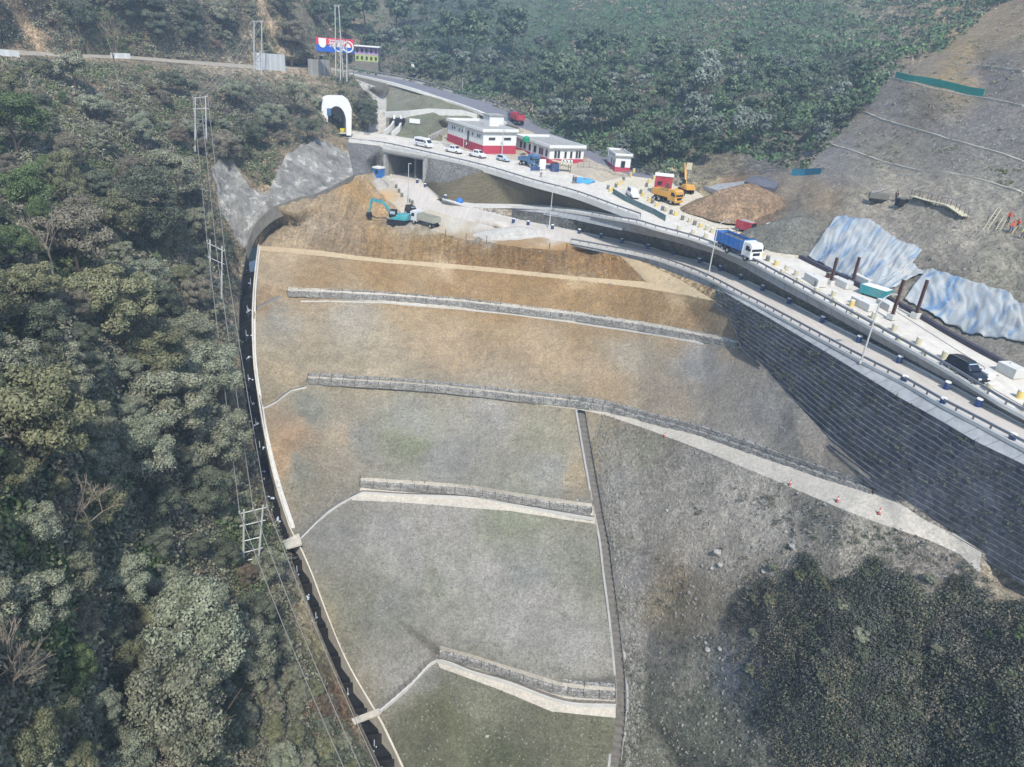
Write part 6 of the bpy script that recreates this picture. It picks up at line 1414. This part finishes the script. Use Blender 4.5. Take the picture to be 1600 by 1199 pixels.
# white gatehouse notice signs near the rock cutting
p = np.array(G(1068, 262)) ; ns = thing('site_sign', 'small pale signboard standing above the yellow excavator', 'sign', np.array(G(1073, 284)), .2); part('board', MB().box((0, 0, 3.4), (1.3, .1, 1.5)), C_BEIGE, ns); part('post', MB().tube((0, .1, -.3), (0, .1, 4), .07), C_STEEL, ns)

# ------------------------------------------------------------------ drums along the roads
def drum_proto(mat, capmat, name='drum', h=.9, r=.32):
    root = thing(name, None, 'drum', (0, 0, -50)); part('barrel', MB().lathe((0, 0, 0), [(r, 0), (r, h * .3), (r * 1.05, h * .33), (r, h * .36), (r, h * .64), (r * 1.05, h * .67), (r, h * .7), (r, h * .9)], 14), mat, root)
    part('lid', MB().lathe((0, 0, h * .9), [(r * 1.03, 0), (r * 1.03, .06), (r * .9, .12)], 14), capmat, root); return root
PROT = {'blue': drum_proto(C_NAVY, C_WPAINT), 'yellow': drum_proto(C_DRUMY, C_WHITE), 'beige': drum_proto(C_BEIGE, C_WHITE), 'grey': drum_proto(C_DRUMG, C_GREY)}
USED = set()
def drum(kind, loc, rz, label, group):
    if kind in USED: return dup(PROT[kind], loc, rz, label, group)
    USED.add(kind); o = PROT[kind]; o.location = [float(c) for c in loc]; o.rotation_euler = (0, 0, rz); o['label'] = label; o['group'] = group; return o
N_ = ['first', 'second', 'third', 'fourth', 'fifth', 'sixth', 'seventh', 'eighth', 'ninth', 'tenth', 'eleventh', 'twelfth', 'thirteenth', 'fourteenth', 'fifteenth', 'sixteenth', 'seventeenth', 'eighteenth', 'nineteenth', 'twentieth', 'twenty-first', 'twenty-second', 'twenty-third', 'twenty-fourth', 'twenty-fifth', 'twenty-sixth', 'twenty-seventh', 'twenty-eighth', 'twenty-ninth', 'thirtieth', 'thirty-first', 'thirty-second', 'thirty-third', 'thirty-fourth']
blue = [(652,286),(664,293),(696,311),(802,348),(825,352),(863,358),(905,365),(939,372),(971,380),(1012,389),(1052,398),(1092,411),(1125,423),(1157,437),(1191,454),(1232,475),(1284,504),(1341,535),(1404,567),(1478,608),(1527,635)]
for i, (u, v) in enumerate(blue): drum('blue', G(u, v), i, f'{N_[i]} blue drum from the underpass along the inner edge of the lower road', 'blue drums beside the lower road')
for i, (u, v) in enumerate([(1411,603),(1471,638),(1579,695)]): drum('blue', np.array(G(u, v - 4)), i, f'{N_[i]} blue drum from the left against the outer rail of the lower road', 'blue drums on the outer rail')
for i, (u, v) in enumerate([(611,279),(614,287),(619,294),(623.5,301),(628,308),(639,317),(644,319)]): drum('grey' if i > 1 else 'beige', G(u, v), i, f'{N_[i]} drum from the blue booth along the outer edge of the lower road', 'drums on the gravel side of the road')
med = [(1025,323,'yellow'),(1035,329,'grey'),(1041,331,'beige'),(1048,335,'grey'),(1055,337,'yellow'),(1066,344,'grey'),(1077,348,'beige'),(1085,352,'grey'),(1094,356,'yellow'),(1104,360,'beige'),(1112,364,'beige'),(1189,401,'yellow'),(1199,408,'grey'),(1212,415,'yellow'),(1228,423,'beige'),(1243,431,'beige'),(1275,448,'grey'),(1301,464,'beige'),(1330,479,'yellow'),(1364,498,'beige'),(1396,517,'beige'),(1434,538,'beige'),(1474,560,'beige'),(1538,594,'yellow'),(1592,622,'yellow')]
for i, (u, v, k) in enumerate(med): drum(k, G(u, v), i * .7, f'{k} drum, {N_[i]} from the yellow tipper down the middle row of the white road', 'drums down the middle of the white road')
railside = [(1057,363),(1079,369),(1099,375),(1218,433),(1243,446),(1271,462),(1299,478),(1329,496),(1361,515),(1400,537),(1440,559),(1486,584),(1540,614),(1597,646)]
for i, (u, v) in enumerate(railside): drum('beige', G(u + 3, v - 3), i, f'beige drum against the outer rail of the white road, {N_[i]} from the top', 'beige drums at the outer rail of the white road')
jl = [(950,296),(953,300),(957,298),(962,293),(966,290),(970,287),(974,282),(990,270),(985,276),(1001,303),(1004,307),(1014,315),(1019,318),(1022,281),(1014,286),(1010,292)]
for i, (u, v) in enumerate(jl): drum('yellow' if i % 3 else 'grey', G(u, v), i, f'{N_[i]} of the drums curving round the junction beside the white jeep', 'drums round the junction')
# precast blocks on the white road
def block(u, v, u2, v2, l, w_, h, label, mat=C_WHITE):
    p, y = place(u, v, u2, v2); root = thing('concrete_block', label, 'concrete block', p, y, 'precast blocks on the white road')
    part('block', MB().box((l / 2, 0, h / 2), (l, w_, h)), mat, root, bevel=.04); part('lifting_hook', MB().path([(l * .3, 0, h), (l * .3, 0, h + .15), (l * .34, 0, h + .15), (l * .34, 0, h)], .02), C_STEEL, root)
block(1262,437,1285,450,3.6,1.5,1.1,'pale precast block with a rusty crate beside it, leftmost in the yard'); block(1301,441,1325,452,3.4,1.2,1.0,'pale long block just right of the leftmost brown column'); block(1334,435,1358,446,3.6,1.3,1.1,'pale long block right below the blue tarpaulin edge')
block(1335,473,1357,484,3.6,1.6,1.0,'pale block beside the yellow drum, in front of the teal skip'); block(1374,476,1392,486,2.8,1.3,.9,'pale block right of the teal skip near the thin lamp'); block(1527,586,1543,594,1.6,1.2,.9,'small pale block just ahead of the black car'); block(1563,578,1583,588,2.4,1.6,1.1,'pale square block by the dark trench near the right edge')
for (u, v, lab) in [(1275,444,'rusty crate beside the leftmost precast block'),(1295,434,'dark rusty crate behind the leftmost precast block')]:
    p = np.array(G(u, v)); cr = thing('crate', lab, 'crate', p, .4); part('box', MB().box((0, 0, .35), (.8, .6, .7)), C_RUST, cr); part('lid', MB().box((0, 0, .73), (.86, .66, .06)), C_DARKC, cr)
# stakes and cones
def cone(u, v, label, mat):
    p = np.array(G(u, v)); root = thing('traffic_cone', label, 'traffic cone', p, 0, 'orange cones on the bench path'); root.scale = (.75, .75, .9); part('base', MB().box((0, 0, .03), (.42, .42, .06)), C_BLACK, root); part('cone', MB().lathe((0, 0, .06), [(.2, 0), (.04, .85)], 12), mat, root); part('band', MB().lathe((0, 0, .42), [(.135, 0), (.1, .17)], 12), C_WPAINT, root)
C_CONE = plain('orange_cone', (206, 104, 84), .6, .05)
for u, v, l in [(1038,683,'orange cone far up the long bench path'),(1234,758,'orange cone on the path beside the middle of the long gabion'),(1308,784,'faint orange cone on the path between its two neighbours'),(1373,803,'orange cone on the path just past the gabion end')]: cone(u, v, l, C_CONE)
for i, (u, v, l) in enumerate([(696,369,'short post at the crest in front of the white tipper'),(728,373,'short post at the crest left of the rubble heap'),(760,379,'short post at the crest right of the rubble heap'),(858,389,'tall post at the crest below the gravel heap'),(885,391,'paired posts at the crest near the lower road rail')]):
    p = np.array(G(u, v)); sp = thing('marker_post', l, 'post', p, 0, 'marker posts on the crest'); part('stake', MB().tube((0, 0, -.2), (.05, 0, 1.3), .06), C_RUST, sp); part('cap', MB().box((.05, 0, 1.3), (.18, .18, .1)), C_DARKC, sp)

# ------------------------------------------------------------------ tarpaulins
def tarp(name, label, quad, nu, nv, lift, mat, wr=.3):
    """quad: top line and bottom line in survey pixels, draped on the ground"""
    top, bot = quad; us = np.linspace(0, 1, nu); rows = []; STK = []
    def along(L, t): 
        P = np.array(L, float); d = np.concatenate([[0], np.cumsum(np.linalg.norm(np.diff(P, axis=0), axis=1))]); return np.array([np.interp(t * d[-1], d, P[:, 0]), np.interp(t * d[-1], d, P[:, 1])])
    for j in range(nv):
        r = []; q = j / (nv - 1)
        for t in us:
            wob = .02 * math.sin(t * 23 + q * 5); uv = along(top, t) * (1 - q) + along(bot, min(1, max(0, t + wob * q * (1 - q)))) * q
            p = np.array(G(*uv)); tt = t + .10 * mnoise.noise(Vector((q * 1.4, t * 2, 5.0))); f = 1.3 * mnoise.noise(Vector((tt * 11 + q * 2.5, q * 1.1, 3.3))) + .8 * mnoise.noise(Vector((tt * 27 - q * 3, q * 1.6, 8))) + .35 * mnoise.noise(Vector((tt * 70, q * 3, 18))); STK.append(.5 + .55 * mnoise.noise(Vector((tt * 19 + q * 2.5, q * 1.0 - .3, 33))) + .45 * mnoise.noise(Vector((tt * 55 - q * 2, q * 2.2, 40))) - .18 * f)
            p[2] += lift + wr * .55 * (f + .5) * (.4 + .6 * math.sin(math.pi * q)) ; r.append(tuple(p))
        rows.append(r)
    mb = MB().loft(rows); o = solo(name, mb, mat, label, 'tarpaulin', 'blue and grey tarpaulins over the cut bank', smooth=True); at_ = o.data.attributes.new('streak', 'FLOAT', 'POINT'); at_.data.foreach_set('value', STK); s = o.modifiers.new('thick', 'SOLIDIFY'); s.thickness = .04; return o
def tarp_mat():
    m, nt, b = newmat('faded_blue_tarpaulin'); p = coord(nt)
    n = noise(nt, coord(nt, stretch=(.5, .5, .25)), 0.7, 7, .75, 3.5); n2 = noise(nt, p, 1.5, 5, .7, 1.5)
    sa = N(nt, 'ShaderNodeAttribute', attribute_name='streak'); fk = mul(nt, sa.outputs['Fac'], mul(nt, n, .35), 'ADD')
    c = mixc(nt, ramp(nt, fk, .74, .98), lin((180, 185, 184)) * .68, lin((122, 154, 186)) * .68); c = mixc(nt, ramp(nt, n2, .55, .7, 0, .6), c, lin((200, 200, 194)) * .72); c = mixc(nt, ramp(nt, noise(nt, p, .25, 4, .6), .55, .62, 0, .55), c, lin((196, 192, 182)) * .7)
    nt.links.new(c, b.inputs['Base Color']); b.inputs['Roughness'].default_value = .45; bump(nt, b, n2, .5, .15); return m
M_TARP = tarp_mat()
tarp('tarpaulin', 'large faded grey blue tarpaulin left of the bare notch, behind the brown columns', ([(1306,340),(1350,345),(1400,375),(1440,392)], [(1262,402),(1300,424),(1345,445),(1372,458)]), 90, 26, .25, M_TARP, .55)
tarp('tarpaulin', 'middle tarpaulin narrowing to a point at the bare notch', ([(1440,392),(1425,412),(1452,425)], [(1345,447),(1372,460),(1398,452)]), 60, 18, .22, M_TARP, .5)
tarp('tarpaulin', 'long right hand blue tarpaulin running to the picture edge', ([(1448,421),(1470,430),(1520,446),(1560,455),(1606,482),(1680,520)], [(1412,470),(1470,498),(1530,528),(1560,534),(1606,545),(1680,590)]), 120, 26, .25, M_TARP, .6)
q = [np.array(G(u, v)) for u, v in [(895,282),(905,278),(922,281),(932,285),(918,289),(902,287)]]
c_ = sum(q) / 6; mb = MB(); rows = []
for j in range(6):
    f = 1 - j / 6; rows.append([tuple(c_ + (p - c_) * f + np.array([0, 0, .12 + .3 * (1 - f) * rng.uniform(.3, 1.4) + .15 * rng.random()])) for p in resample(q + [q[0]], 1.2)])
mb.loft(rows); solo('tarpaulin', mb, plain('bright_blue_sheet', (90, 170, 220), .4, .25, 1), 'small bright blue sheet lying on the plaza by two people', 'tarpaulin')
q = G(718, 316); solo('covered_heap', MB().lathe((q[0], q[1], q[2]), [(.9, -.2), (.8, .5), (.4, .9), (.1, 1.0)], 9), plain('blue_sheet', (60, 120, 196), .5, .2), 'small heap under a blue sheet at the start of the narrow path', 'covered heap')
# green net on the cut slope
P = [np.array(G(u, v)) for u, v in [(1398,122),(1420,128),(1450,133),(1480,140),(1510,146),(1536,151)]]
solo('safety_net', MB().sweep(resample(P, 1.0), [(-.05,-.2),(.05,-.2),(.05,1.3),(-.05,1.3)]), plain('green_net', (46, 158, 138), .8, .15, 1), 'long green safety net across the netted cut slope', 'safety net')
P = [np.array(G(u, v)) for u, v in [(1236,274),(1255,273),(1282,272)]]
solo('safety_net', MB().sweep(resample(P, 1.0), [(-.05,-.2),(.05,-.2),(.05,1.2),(-.05,1.2)]), plain('blue_green_net', (50, 128, 150), .8, .15, 1), 'short blue green net at the foot of the netted cut slope', 'safety net')
# bench lines of the cut slope as narrow ledges
for pts, lab in [([(1300,226),(1350,243),(1400,258),(1440,268),(1475,271),(1540,284),(1600,301)],0),([(1345,172),(1380,187),(1425,200),(1480,216),(1540,234),(1600,252)],0),([(1398,122),(1450,137),(1500,147),(1540,154),(1600,166)],0),([(1490,100),(1540,104),(1600,111)],0),([(1390,276),(1475,275),(1540,278)],0),([(1270,408),(1300,360),(1325,330),(1380,320),(1430,332)],1),([(1430,332),(1480,350),(1530,362),(1600,395)],1)]:
    P = resample([np.array(G(u, v)) for u, v in smooth([(a, b) for a, b in pts], 10)], 1.2)
    MT['ledge'] = MT.get('ledge') or soil('dusty_ledge', .2, 2, 0, 0, .1, base=lin((190, 182, 164)) * K_ALB)
    if lab: continue
    solo('slope_ledge', MB().sweep(P, [(-.3,-.5),(.3,-.5),(.25,.1),(-.25,.12)]), MT['ledge'], None, None, kind='structure')
# scaffold walkway and ladders on the quarry slope
P = resample([np.array(G(u, v)) for u, v in [(1424,311),(1450,322),(1480,331),(1507,342)]], 1.0)
sw = thing('scaffold_walkway', 'timber scaffold walkway with sloping planks on the grey cut bank', 'scaffold', P[0]); part('deck', MB().sweep(P, [(-.6,.6),(.6,.6),(.6,.7),(-.6,.7)]), C_BEIGE, sw, world=True); part('handrail', MB().sweep(P, [(-.62,1.5),(-.56,1.5),(-.56,1.58),(-.62,1.58)]), C_GREY, sw, world=True)
for q in P[::2]: part('standard', MB().tube(q + np.array([.0, .5, -.5]), q + np.array([0, .5, 1.6]), .04), C_RUST, sw, world=True); part('standard', MB().tube(q + np.array([.0, -.5, -.5]), q + np.array([0, -.5, 1.6]), .04), C_RUST, sw, world=True)
for i, (a, b, l) in enumerate([((1540,357),(1558,336),'timber prop leaning on the bank left of the workers'),((1558,362),(1568,350),'short ladder just left of the orange clad workers'),((1577,366),(1587,356),'short ladder between two workers')]):
    A_, B_ = np.array(G(*a)), np.array(G(*b)) + np.array([0, 0, 1.0]); ld = thing('ladder', l, 'ladder', A_, 0); d = (B_ - A_); s = np.cross(d, [0, 0, 1]); s = s / np.linalg.norm(s) * .25
    part('rail', MB().tube(s, d + s, .05), C_BEIGE, ld); part('rail', MB().tube(-s, d - s, .05), C_BEIGE, ld); rr = MB()
    for k in range(1, 8): rr.tube(s + d * k / 8, -s + d * k / 8, .035)
    part('rungs', rr, C_BEIGE, ld)
q = G(1408, 318); mm = thing('compressor', 'dark machine on the ledge below the scaffold walkway', 'machine', q, .3); part('housing', MB().box((0, 0, .7), (1.6, 1.0, 1.1)), C_BLACK, mm, bevel=.05); part('hood', MB().box((0, 0, 1.32), (1.3, .8, .15)), C_DRUMG, mm)
q = G(1372, 312); mm = thing('drilling_rig', 'grey drilling machine left of the dark machine on the ledge', 'machine', q, -.3); part('housing', MB().box((0, 0, .9), (3.0, 1.2, 1.0)), C_DRUMG, mm, bevel=.05); part('mast', MB().tube((-1.4, 0, 1.2), (1.4, 0, 2.4), .12), C_GREY, mm); part('track', MB().box((0, .6, .25), (2.6, .3, .5)), C_BLACK, mm); part('track', MB().box((0, -.6, .25), (2.6, .3, .5)), C_BLACK, mm)

# heaps beside the roads
def heap(name, label, u, v, rx, ry, h, mat, cat='heap', seed=0, n=36):
    c = np.array(G(u, v)); mb = MB(); rows = []
    for j in range(9):
        f = 1 - j / 8; row = []
        for i in range(n):
            a = 2 * math.pi * i / n; k = 1 + .16 * mnoise.noise(Vector((math.cos(a) * 1.7 + seed, math.sin(a) * 1.7, j * .3))) + .05 * mnoise.noise(Vector((math.cos(a) * 6 + seed, math.sin(a) * 6, j)))
            row.append((c[0] + rx * f * k * math.cos(a) * (1.12 if j == 0 else 1), c[1] + ry * f * k * math.sin(a) * (1.12 if j == 0 else 1), c[2] - (1.9 if j == 0 else .5) + (h + .5) * (1 - f ** 1.35) + .12 * mnoise.noise(Vector((i * .9, j * .9, seed)))))
        rows.append(row)
    mb.loft(rows, True); return solo(name, mb, mat, label, cat, smooth=True, origin=c - np.array([0, 0, .5]))
MG = soil('crushed_gravel_heap', .16, 2.2, 0, 0, .25, base=lin((200, 196, 186)) * K_ALB); MGD = soil('grey_aggregate_heap', .2, 2.2, 0, 0, .25, base=lin((178, 174, 164)) * K_ALB); MBR = soil('brown_earth_heap', .4, 1.6, .2, .2, .5, base=lin((160, 134, 104)) * K_ALB, streak=.25)
heap('gravel_heap', 'low broad white gravel heap at the bend of the lower road', 812, 367, 9.5, 3.6, 1.7, MG, seed=2); heap('gravel_heap', 'grey aggregate heap below the blue booth', 592, 291, 3.4, 3.2, 2.0, MGD, seed=5)
heap('rubble_heap', 'tiny dark rubble heap at the crest by the marker posts', 748, 375, 1.1, .9, .7, C_DARKC, seed=7, n=16)
heap('earth_heap', 'large brown earth heap with tipping ridges in the quarry yard', 1166, 322, 11, 8, 4.2, MBR, seed=9, n=60)
heap('earth_heap', 'grey earth heap left of the tarpaulins', 1248, 366, 9, 7, 3.4, soil('grey_earth_heap', .4, 1.8, .1, .3, .5, base=lin((128, 126, 114)) * K_ALB), seed=13, n=50)
# paved grey ramp slabs in the quarry yard
for pts, mat, lab in [([(1098,292),(1160,286),(1178,282),(1158,293),(1130,305)], soil('grey_sheet_ground', .12, 1, 0, 0, .1, base=lin((168, 168, 166)) * K_ALB), 'pale grey paved ramp between the rock cutting and the earth heap'), ([(1162,290),(1172,281),(1186,281),(1216,294),(1210,303),(1192,300)], soil('dark_sheet', .12, 1, 0, 0, .1, base=lin((108, 108, 116)) * K_ALB), 'dark flat membrane sheet on top of the brown earth heap')]:
    P = [np.array(G(u, v)) + np.array([0, 0, .9 if 'dark' in lab else .35]) for u, v in pts]; n = len(P); mb = MB(); mb.add(P + [p - np.array([0, 0, .8]) for p in P], [tuple(range(n))] + [(i, i + n, (i + 1) % n + n, (i + 1) % n) for i in range(n)]); solo('paved_ramp' if 'ramp' in lab else 'membrane_sheet', mb, mat, lab, 'ramp' if 'ramp' in lab else 'sheet')

# boulders and scattered stones
C_STONE = plain('field_stone', (150, 147, 138), .95, .3, 1.5)
C_ROCK = plain('pale_rock', (176, 174, 166), .95, .2, 1.5)
def boulder_bm(seed, n=1):
    rr = random.Random(seed); mb = MB(); rows = []
    for j in range(6):
        ph = -math.pi / 2 + math.pi * j / 5; row = []
        for i in range(9):
            a = 2 * math.pi * i / 9; k = rr.uniform(.78, 1.12); row.append((k * math.cos(ph) * math.cos(a) + 0.0, k * math.cos(ph) * math.sin(a) * .75, k * .6 * math.sin(ph) + .2))
        rows.append(row)
    return mb.loft(rows, True)
BO = [(1122,865,.95,'large pale boulder at the edge of the brush'),(1125,885,.7,'pale boulder just under the largest one'),(1112,890,.45,'small pale boulder left of the pair by the brush'),(1238,857,.8,'pale boulder in the hollow below the bench path'),(1192,893,.5,'pale boulder deep in the brush edge'),(1106,1017,.6,'pale long boulder beside the blue grey gully'),(1102,1006,.4,'small stone above the long boulder by the gully'),(761,1151,.45,'single pale stone on the green patch near the foot'),(1042,799,.4,'pale stone high in the dark rubble slope'),(1195,912,.4,'pale stone at the left rim of the brush'),(1125,1015,.5,'leaning pale rock at the top of the gully'),(488,1087,.35,'pale stone on the lowest gabion bench, left one'),(922,1086,.4,'pale stone lying on the lowest gabion near the long drain'),(1228,830,.35,'small pale stone above the hollow boulder'),(716,648,.25,'white stone in the grey panel below the second bench')]
for i, (u, v, s, lab) in enumerate(BO):
    if u == 488: u, v = 898, 1087
    c = np.array(G(u, v)); o = solo('boulder', boulder_bm(i), C_ROCK, lab, 'boulder', origin=(0, 0, 0)); o.location = [float(q) for q in c]; s *= .72; o.scale = (s, s, s); o.rotation_euler = (rng.uniform(-.2, .2), rng.uniform(-.2, .2), rng.uniform(0, 6))
def stones_cover(name, regions, box, num, smin, smax, mat, gate=None):
    c = rng.uniform((box[0], box[1]), (box[2], box[3]), (num, 2)); c = c[region_of(c, regions)]
    if gate is not None: c = c[[gate(u, v) for u, v in c]]
    PB_ = GB(c); V, Fc = [], []; base = [np.array(MB().box((0, 0, 0), (1, .8, .6), i * .8, top=(.6, .6)).v) + rng.uniform(-.12, .12, (8, 3)) for i in range(12)]
    FB = np.array([(0, 3, 2, 1), (4, 5, 6, 7), (0, 1, 5, 4), (1, 2, 6, 5), (2, 3, 7, 6), (3, 0, 4, 7)])
    for i, (u, v) in enumerate(c):
        p = PB_[i]; s = smin + (smax - smin) * rng.random() ** 3; V.append(base[i % 12] * s + p + np.array([0, 0, s * .12])); Fc.append(FB + 8 * i)
    me = bpy.data.meshes.new(name); me.from_pydata(np.concatenate(V).tolist(), [], np.concatenate(Fc).tolist()); me.materials.append(mat)
    o = bpy.data.objects.new(name, me); COL.objects.link(o); tag(o, None, None, None, 'stuff')
stones_cover('loose_stones', ('embank',), (400, 380, 1420, 1240), 5200, .07, .26, C_STONE)
stones_cover('rubble_stones', ('rough',), (940, 640, 1560, 1240), 4200, .1, .42, C_STONE)
stones_cover('spoil_stones', ('mound', 'track'), (400, 270, 1100, 480), 1300, .12, .4, C_STONE)
stones_cover('drain_side_rubble', ('rough',), (900, 640, 1020, 1240), 5600, .15, .5, C_STONE, gate=lambda u, v: 3 < u - float(np.interp(v, [642, 800, 900, 1055, 1199], [921, 945, 962, 980, 972])) < 40 * (.6 + .4 * fbm(np.array([v, 0, 0]), .05, 2)))
stones_cover('cut_slope_stones', ('cutslope',), (1230, 0, 1640, 300), 2600, .12, .4, C_STONE)
stones_cover('quarry_stones', ('quarry',), (1040, 260, 1640, 600), 1600, .12, .45, C_STONE, gate=lambda u, v: v < 300 + (u - 1040) * .3)

# ------------------------------------------------------------------ people
def skin_obj(name, V, E, Rd, mat, parent, sub=1):
    me = bpy.data.meshes.new(name); me.from_pydata(V, E, []); me.materials.append(mat); o = bpy.data.objects.new(name, me); COL.objects.link(o)
    if parent is not None: o.parent = parent
    o.modifiers.new('skin', 'SKIN')
    for i, s in enumerate(me.skin_vertices[0].data): s.radius = (Rd[i], Rd[i] * (.8 if Rd[i] > .1 else 1)); s.use_root = (i == 0)
    if sub: sm = o.modifiers.new('sub', 'SUBSURF'); sm.levels = sub; sm.render_levels = sub
    return o
C_SKIN = plain('skin', (170, 122, 92), .6, .05)
def person(u, v, rz, label, top, legs, hat=None, stride=.15, arm=.25, bend=0.0, z=None, group=None):
    p = np.array(G(u, v)); root = thing('person', label, 'person', p, rz, group)
    V = [(0, 0, .95), (bend * .3, 0, 1.12), (bend * .7, 0, 1.38), (bend, 0, 1.48), (bend + .02, 0, 1.58), (bend + .03, 0, 1.70)]; E = [(0, 1), (1, 2), (2, 3), (3, 4), (4, 5)]; R_ = [.14, .13, .15, .06, .085, .07]
    def add(pt, pr, r): V.append(pt); R_.append(r); E.append((pr, len(V) - 1)); return len(V) - 1
    for s in (-1, 1):
        a = add((bend * .7, s * .19, 1.40), 2, .06); b = add((bend * .7 + arm * .3, s * .26, 1.12), a, .045); c = add((bend * .7 + arm, s * .24, .90), b, .034); h = add((bend * .7 + arm + .03, s * .235, .83), c, .038)
        for k in range(4): f = add((bend * .7 + arm + .05, s * .235 + (k - 1.5) * .02, .775 - .004 * abs(k - 1)), h, .010); add((bend * .7 + arm + .06, s * .235 + (k - 1.5) * .021, .745), f, .009)
        t = add((bend * .7 + arm + .075, s * .21, .81), h, .011)
        hp = add((0, s * .095, .9), 0, .095); kn = add((stride * s * .6 + .04, s * .1, .5), hp, .065); an = add((stride * s, s * .1, .09), kn, .042); add((stride * s + .15, s * .11, .04), an, .042)
    skin_obj('body', V, E, R_, C_SKIN, root, 1)
    TV = [(0, 0, .92), (bend * .3, 0, 1.12), (bend * .7, 0, 1.40)]; TE = [(0, 1), (1, 2)]; TR = [.155, .15, .17]
    for s in (-1, 1): TV += [(bend * .7, s * .2, 1.41), (bend * .7 + arm * .3, s * .265, 1.12), (bend * .7 + arm * .75, s * .25, .98)]; n = len(TV); TE += [(2, n - 3), (n - 3, n - 2), (n - 2, n - 1)]; TR += [.075, .06, .05]
    skin_obj('jacket', TV, TE, TR, top, root, 1)
    LV = [(0, 0, .93)]; LE = []; LR = [.15]
    for s in (-1, 1): LV += [(0, s * .1, .88), (stride * s * .6 + .04, s * .1, .5), (stride * s, s * .1, .12)]; n = len(LV); LE += [(0, n - 3), (n - 3, n - 2), (n - 2, n - 1)]; LR += [.105, .075, .06]
    skin_obj('trousers', LV, LE, LR, legs, root, 1)
    hm = MB().lathe((bend + .03, 0, 1.64), [(.11, 0), (.115, .06), (.09, .12), (.03, .15)], 12); part('helmet' if hat else 'hair', hm, hat or C_BLACK, root); part('nose', MB().box((bend + .135, 0, 1.63), (.03, .025, .04)), C_SKIN, root)
    return root
C_OR = plain('orange_workwear', (228, 92, 62), .8, .08); C_JEAN = plain('blue_jeans', (60, 84, 120), .9, .1); C_LIME = plain('lime_vest', (186, 226, 90), .8, .05); C_DK = plain('dark_clothing', (44, 46, 54), .9, .1); C_WH = plain('white_shirt', (222, 222, 220), .8, .05)
person(1572,352,-2.0,'worker in orange crouching forward on the ledge, leftmost of the group',C_OR,C_DK,C_OR,.1,.35,.3); person(1577,366,-1.6,'worker in an orange jacket and blue jeans standing in front of the group',C_OR,C_JEAN,C_OR,.12,.2,.05)
person(1589,356,-2.4,'worker in an orange top bending over behind the ladder',C_OR,C_DK,C_OR,.1,.4,.3); person(1596,374,-1.8,'worker in a lime green vest and jeans at the right edge',C_LIME,C_JEAN,C_WH,.15,.2,.1)
person(845,277,-1.0,'person in a white shirt walking beside the kerb near the blue barrier',C_WH,C_DK,None,.2,.15); person(895,287,-.8,'person in dark clothes standing left of a companion by the blue sheet',C_DK,C_DK,None,.1,.2); person(899,287,2.2,'person in dark clothes with a pale hat facing the companion',C_DK,C_DK,C_BEIGE,.1,.25)
person(1400,309,.5,'person in dark clothes on the dusty ledge above the dark machine',C_DK,C_DK,None,.15,.2)

# ------------------------------------------------------------------ air
hz = MB().box((120, 250, 92), (1500, 1180, 212)); 
hm_ = bpy.data.materials.new('thin_haze'); hm_.use_nodes = True; hn = hm_.node_tree; hn.nodes.clear(); ho = hn.nodes.new('ShaderNodeOutputMaterial'); hv = hn.nodes.new('ShaderNodeVolumePrincipled')
hv.inputs['Color'].default_value = (0.62, 0.80, 1.0, 1); hv.inputs['Density'].default_value = 0.00075; hv.inputs['Anisotropy'].default_value = 0.2; hn.links.new(hv.outputs[0], ho.inputs['Volume'])
o = solo('haze', hz, hm_, None, None, kind='stuff', origin=(0, 0, 0))
for k_ in PROT:
    if k_ not in USED: bpy.data.objects.remove(PROT[k_])
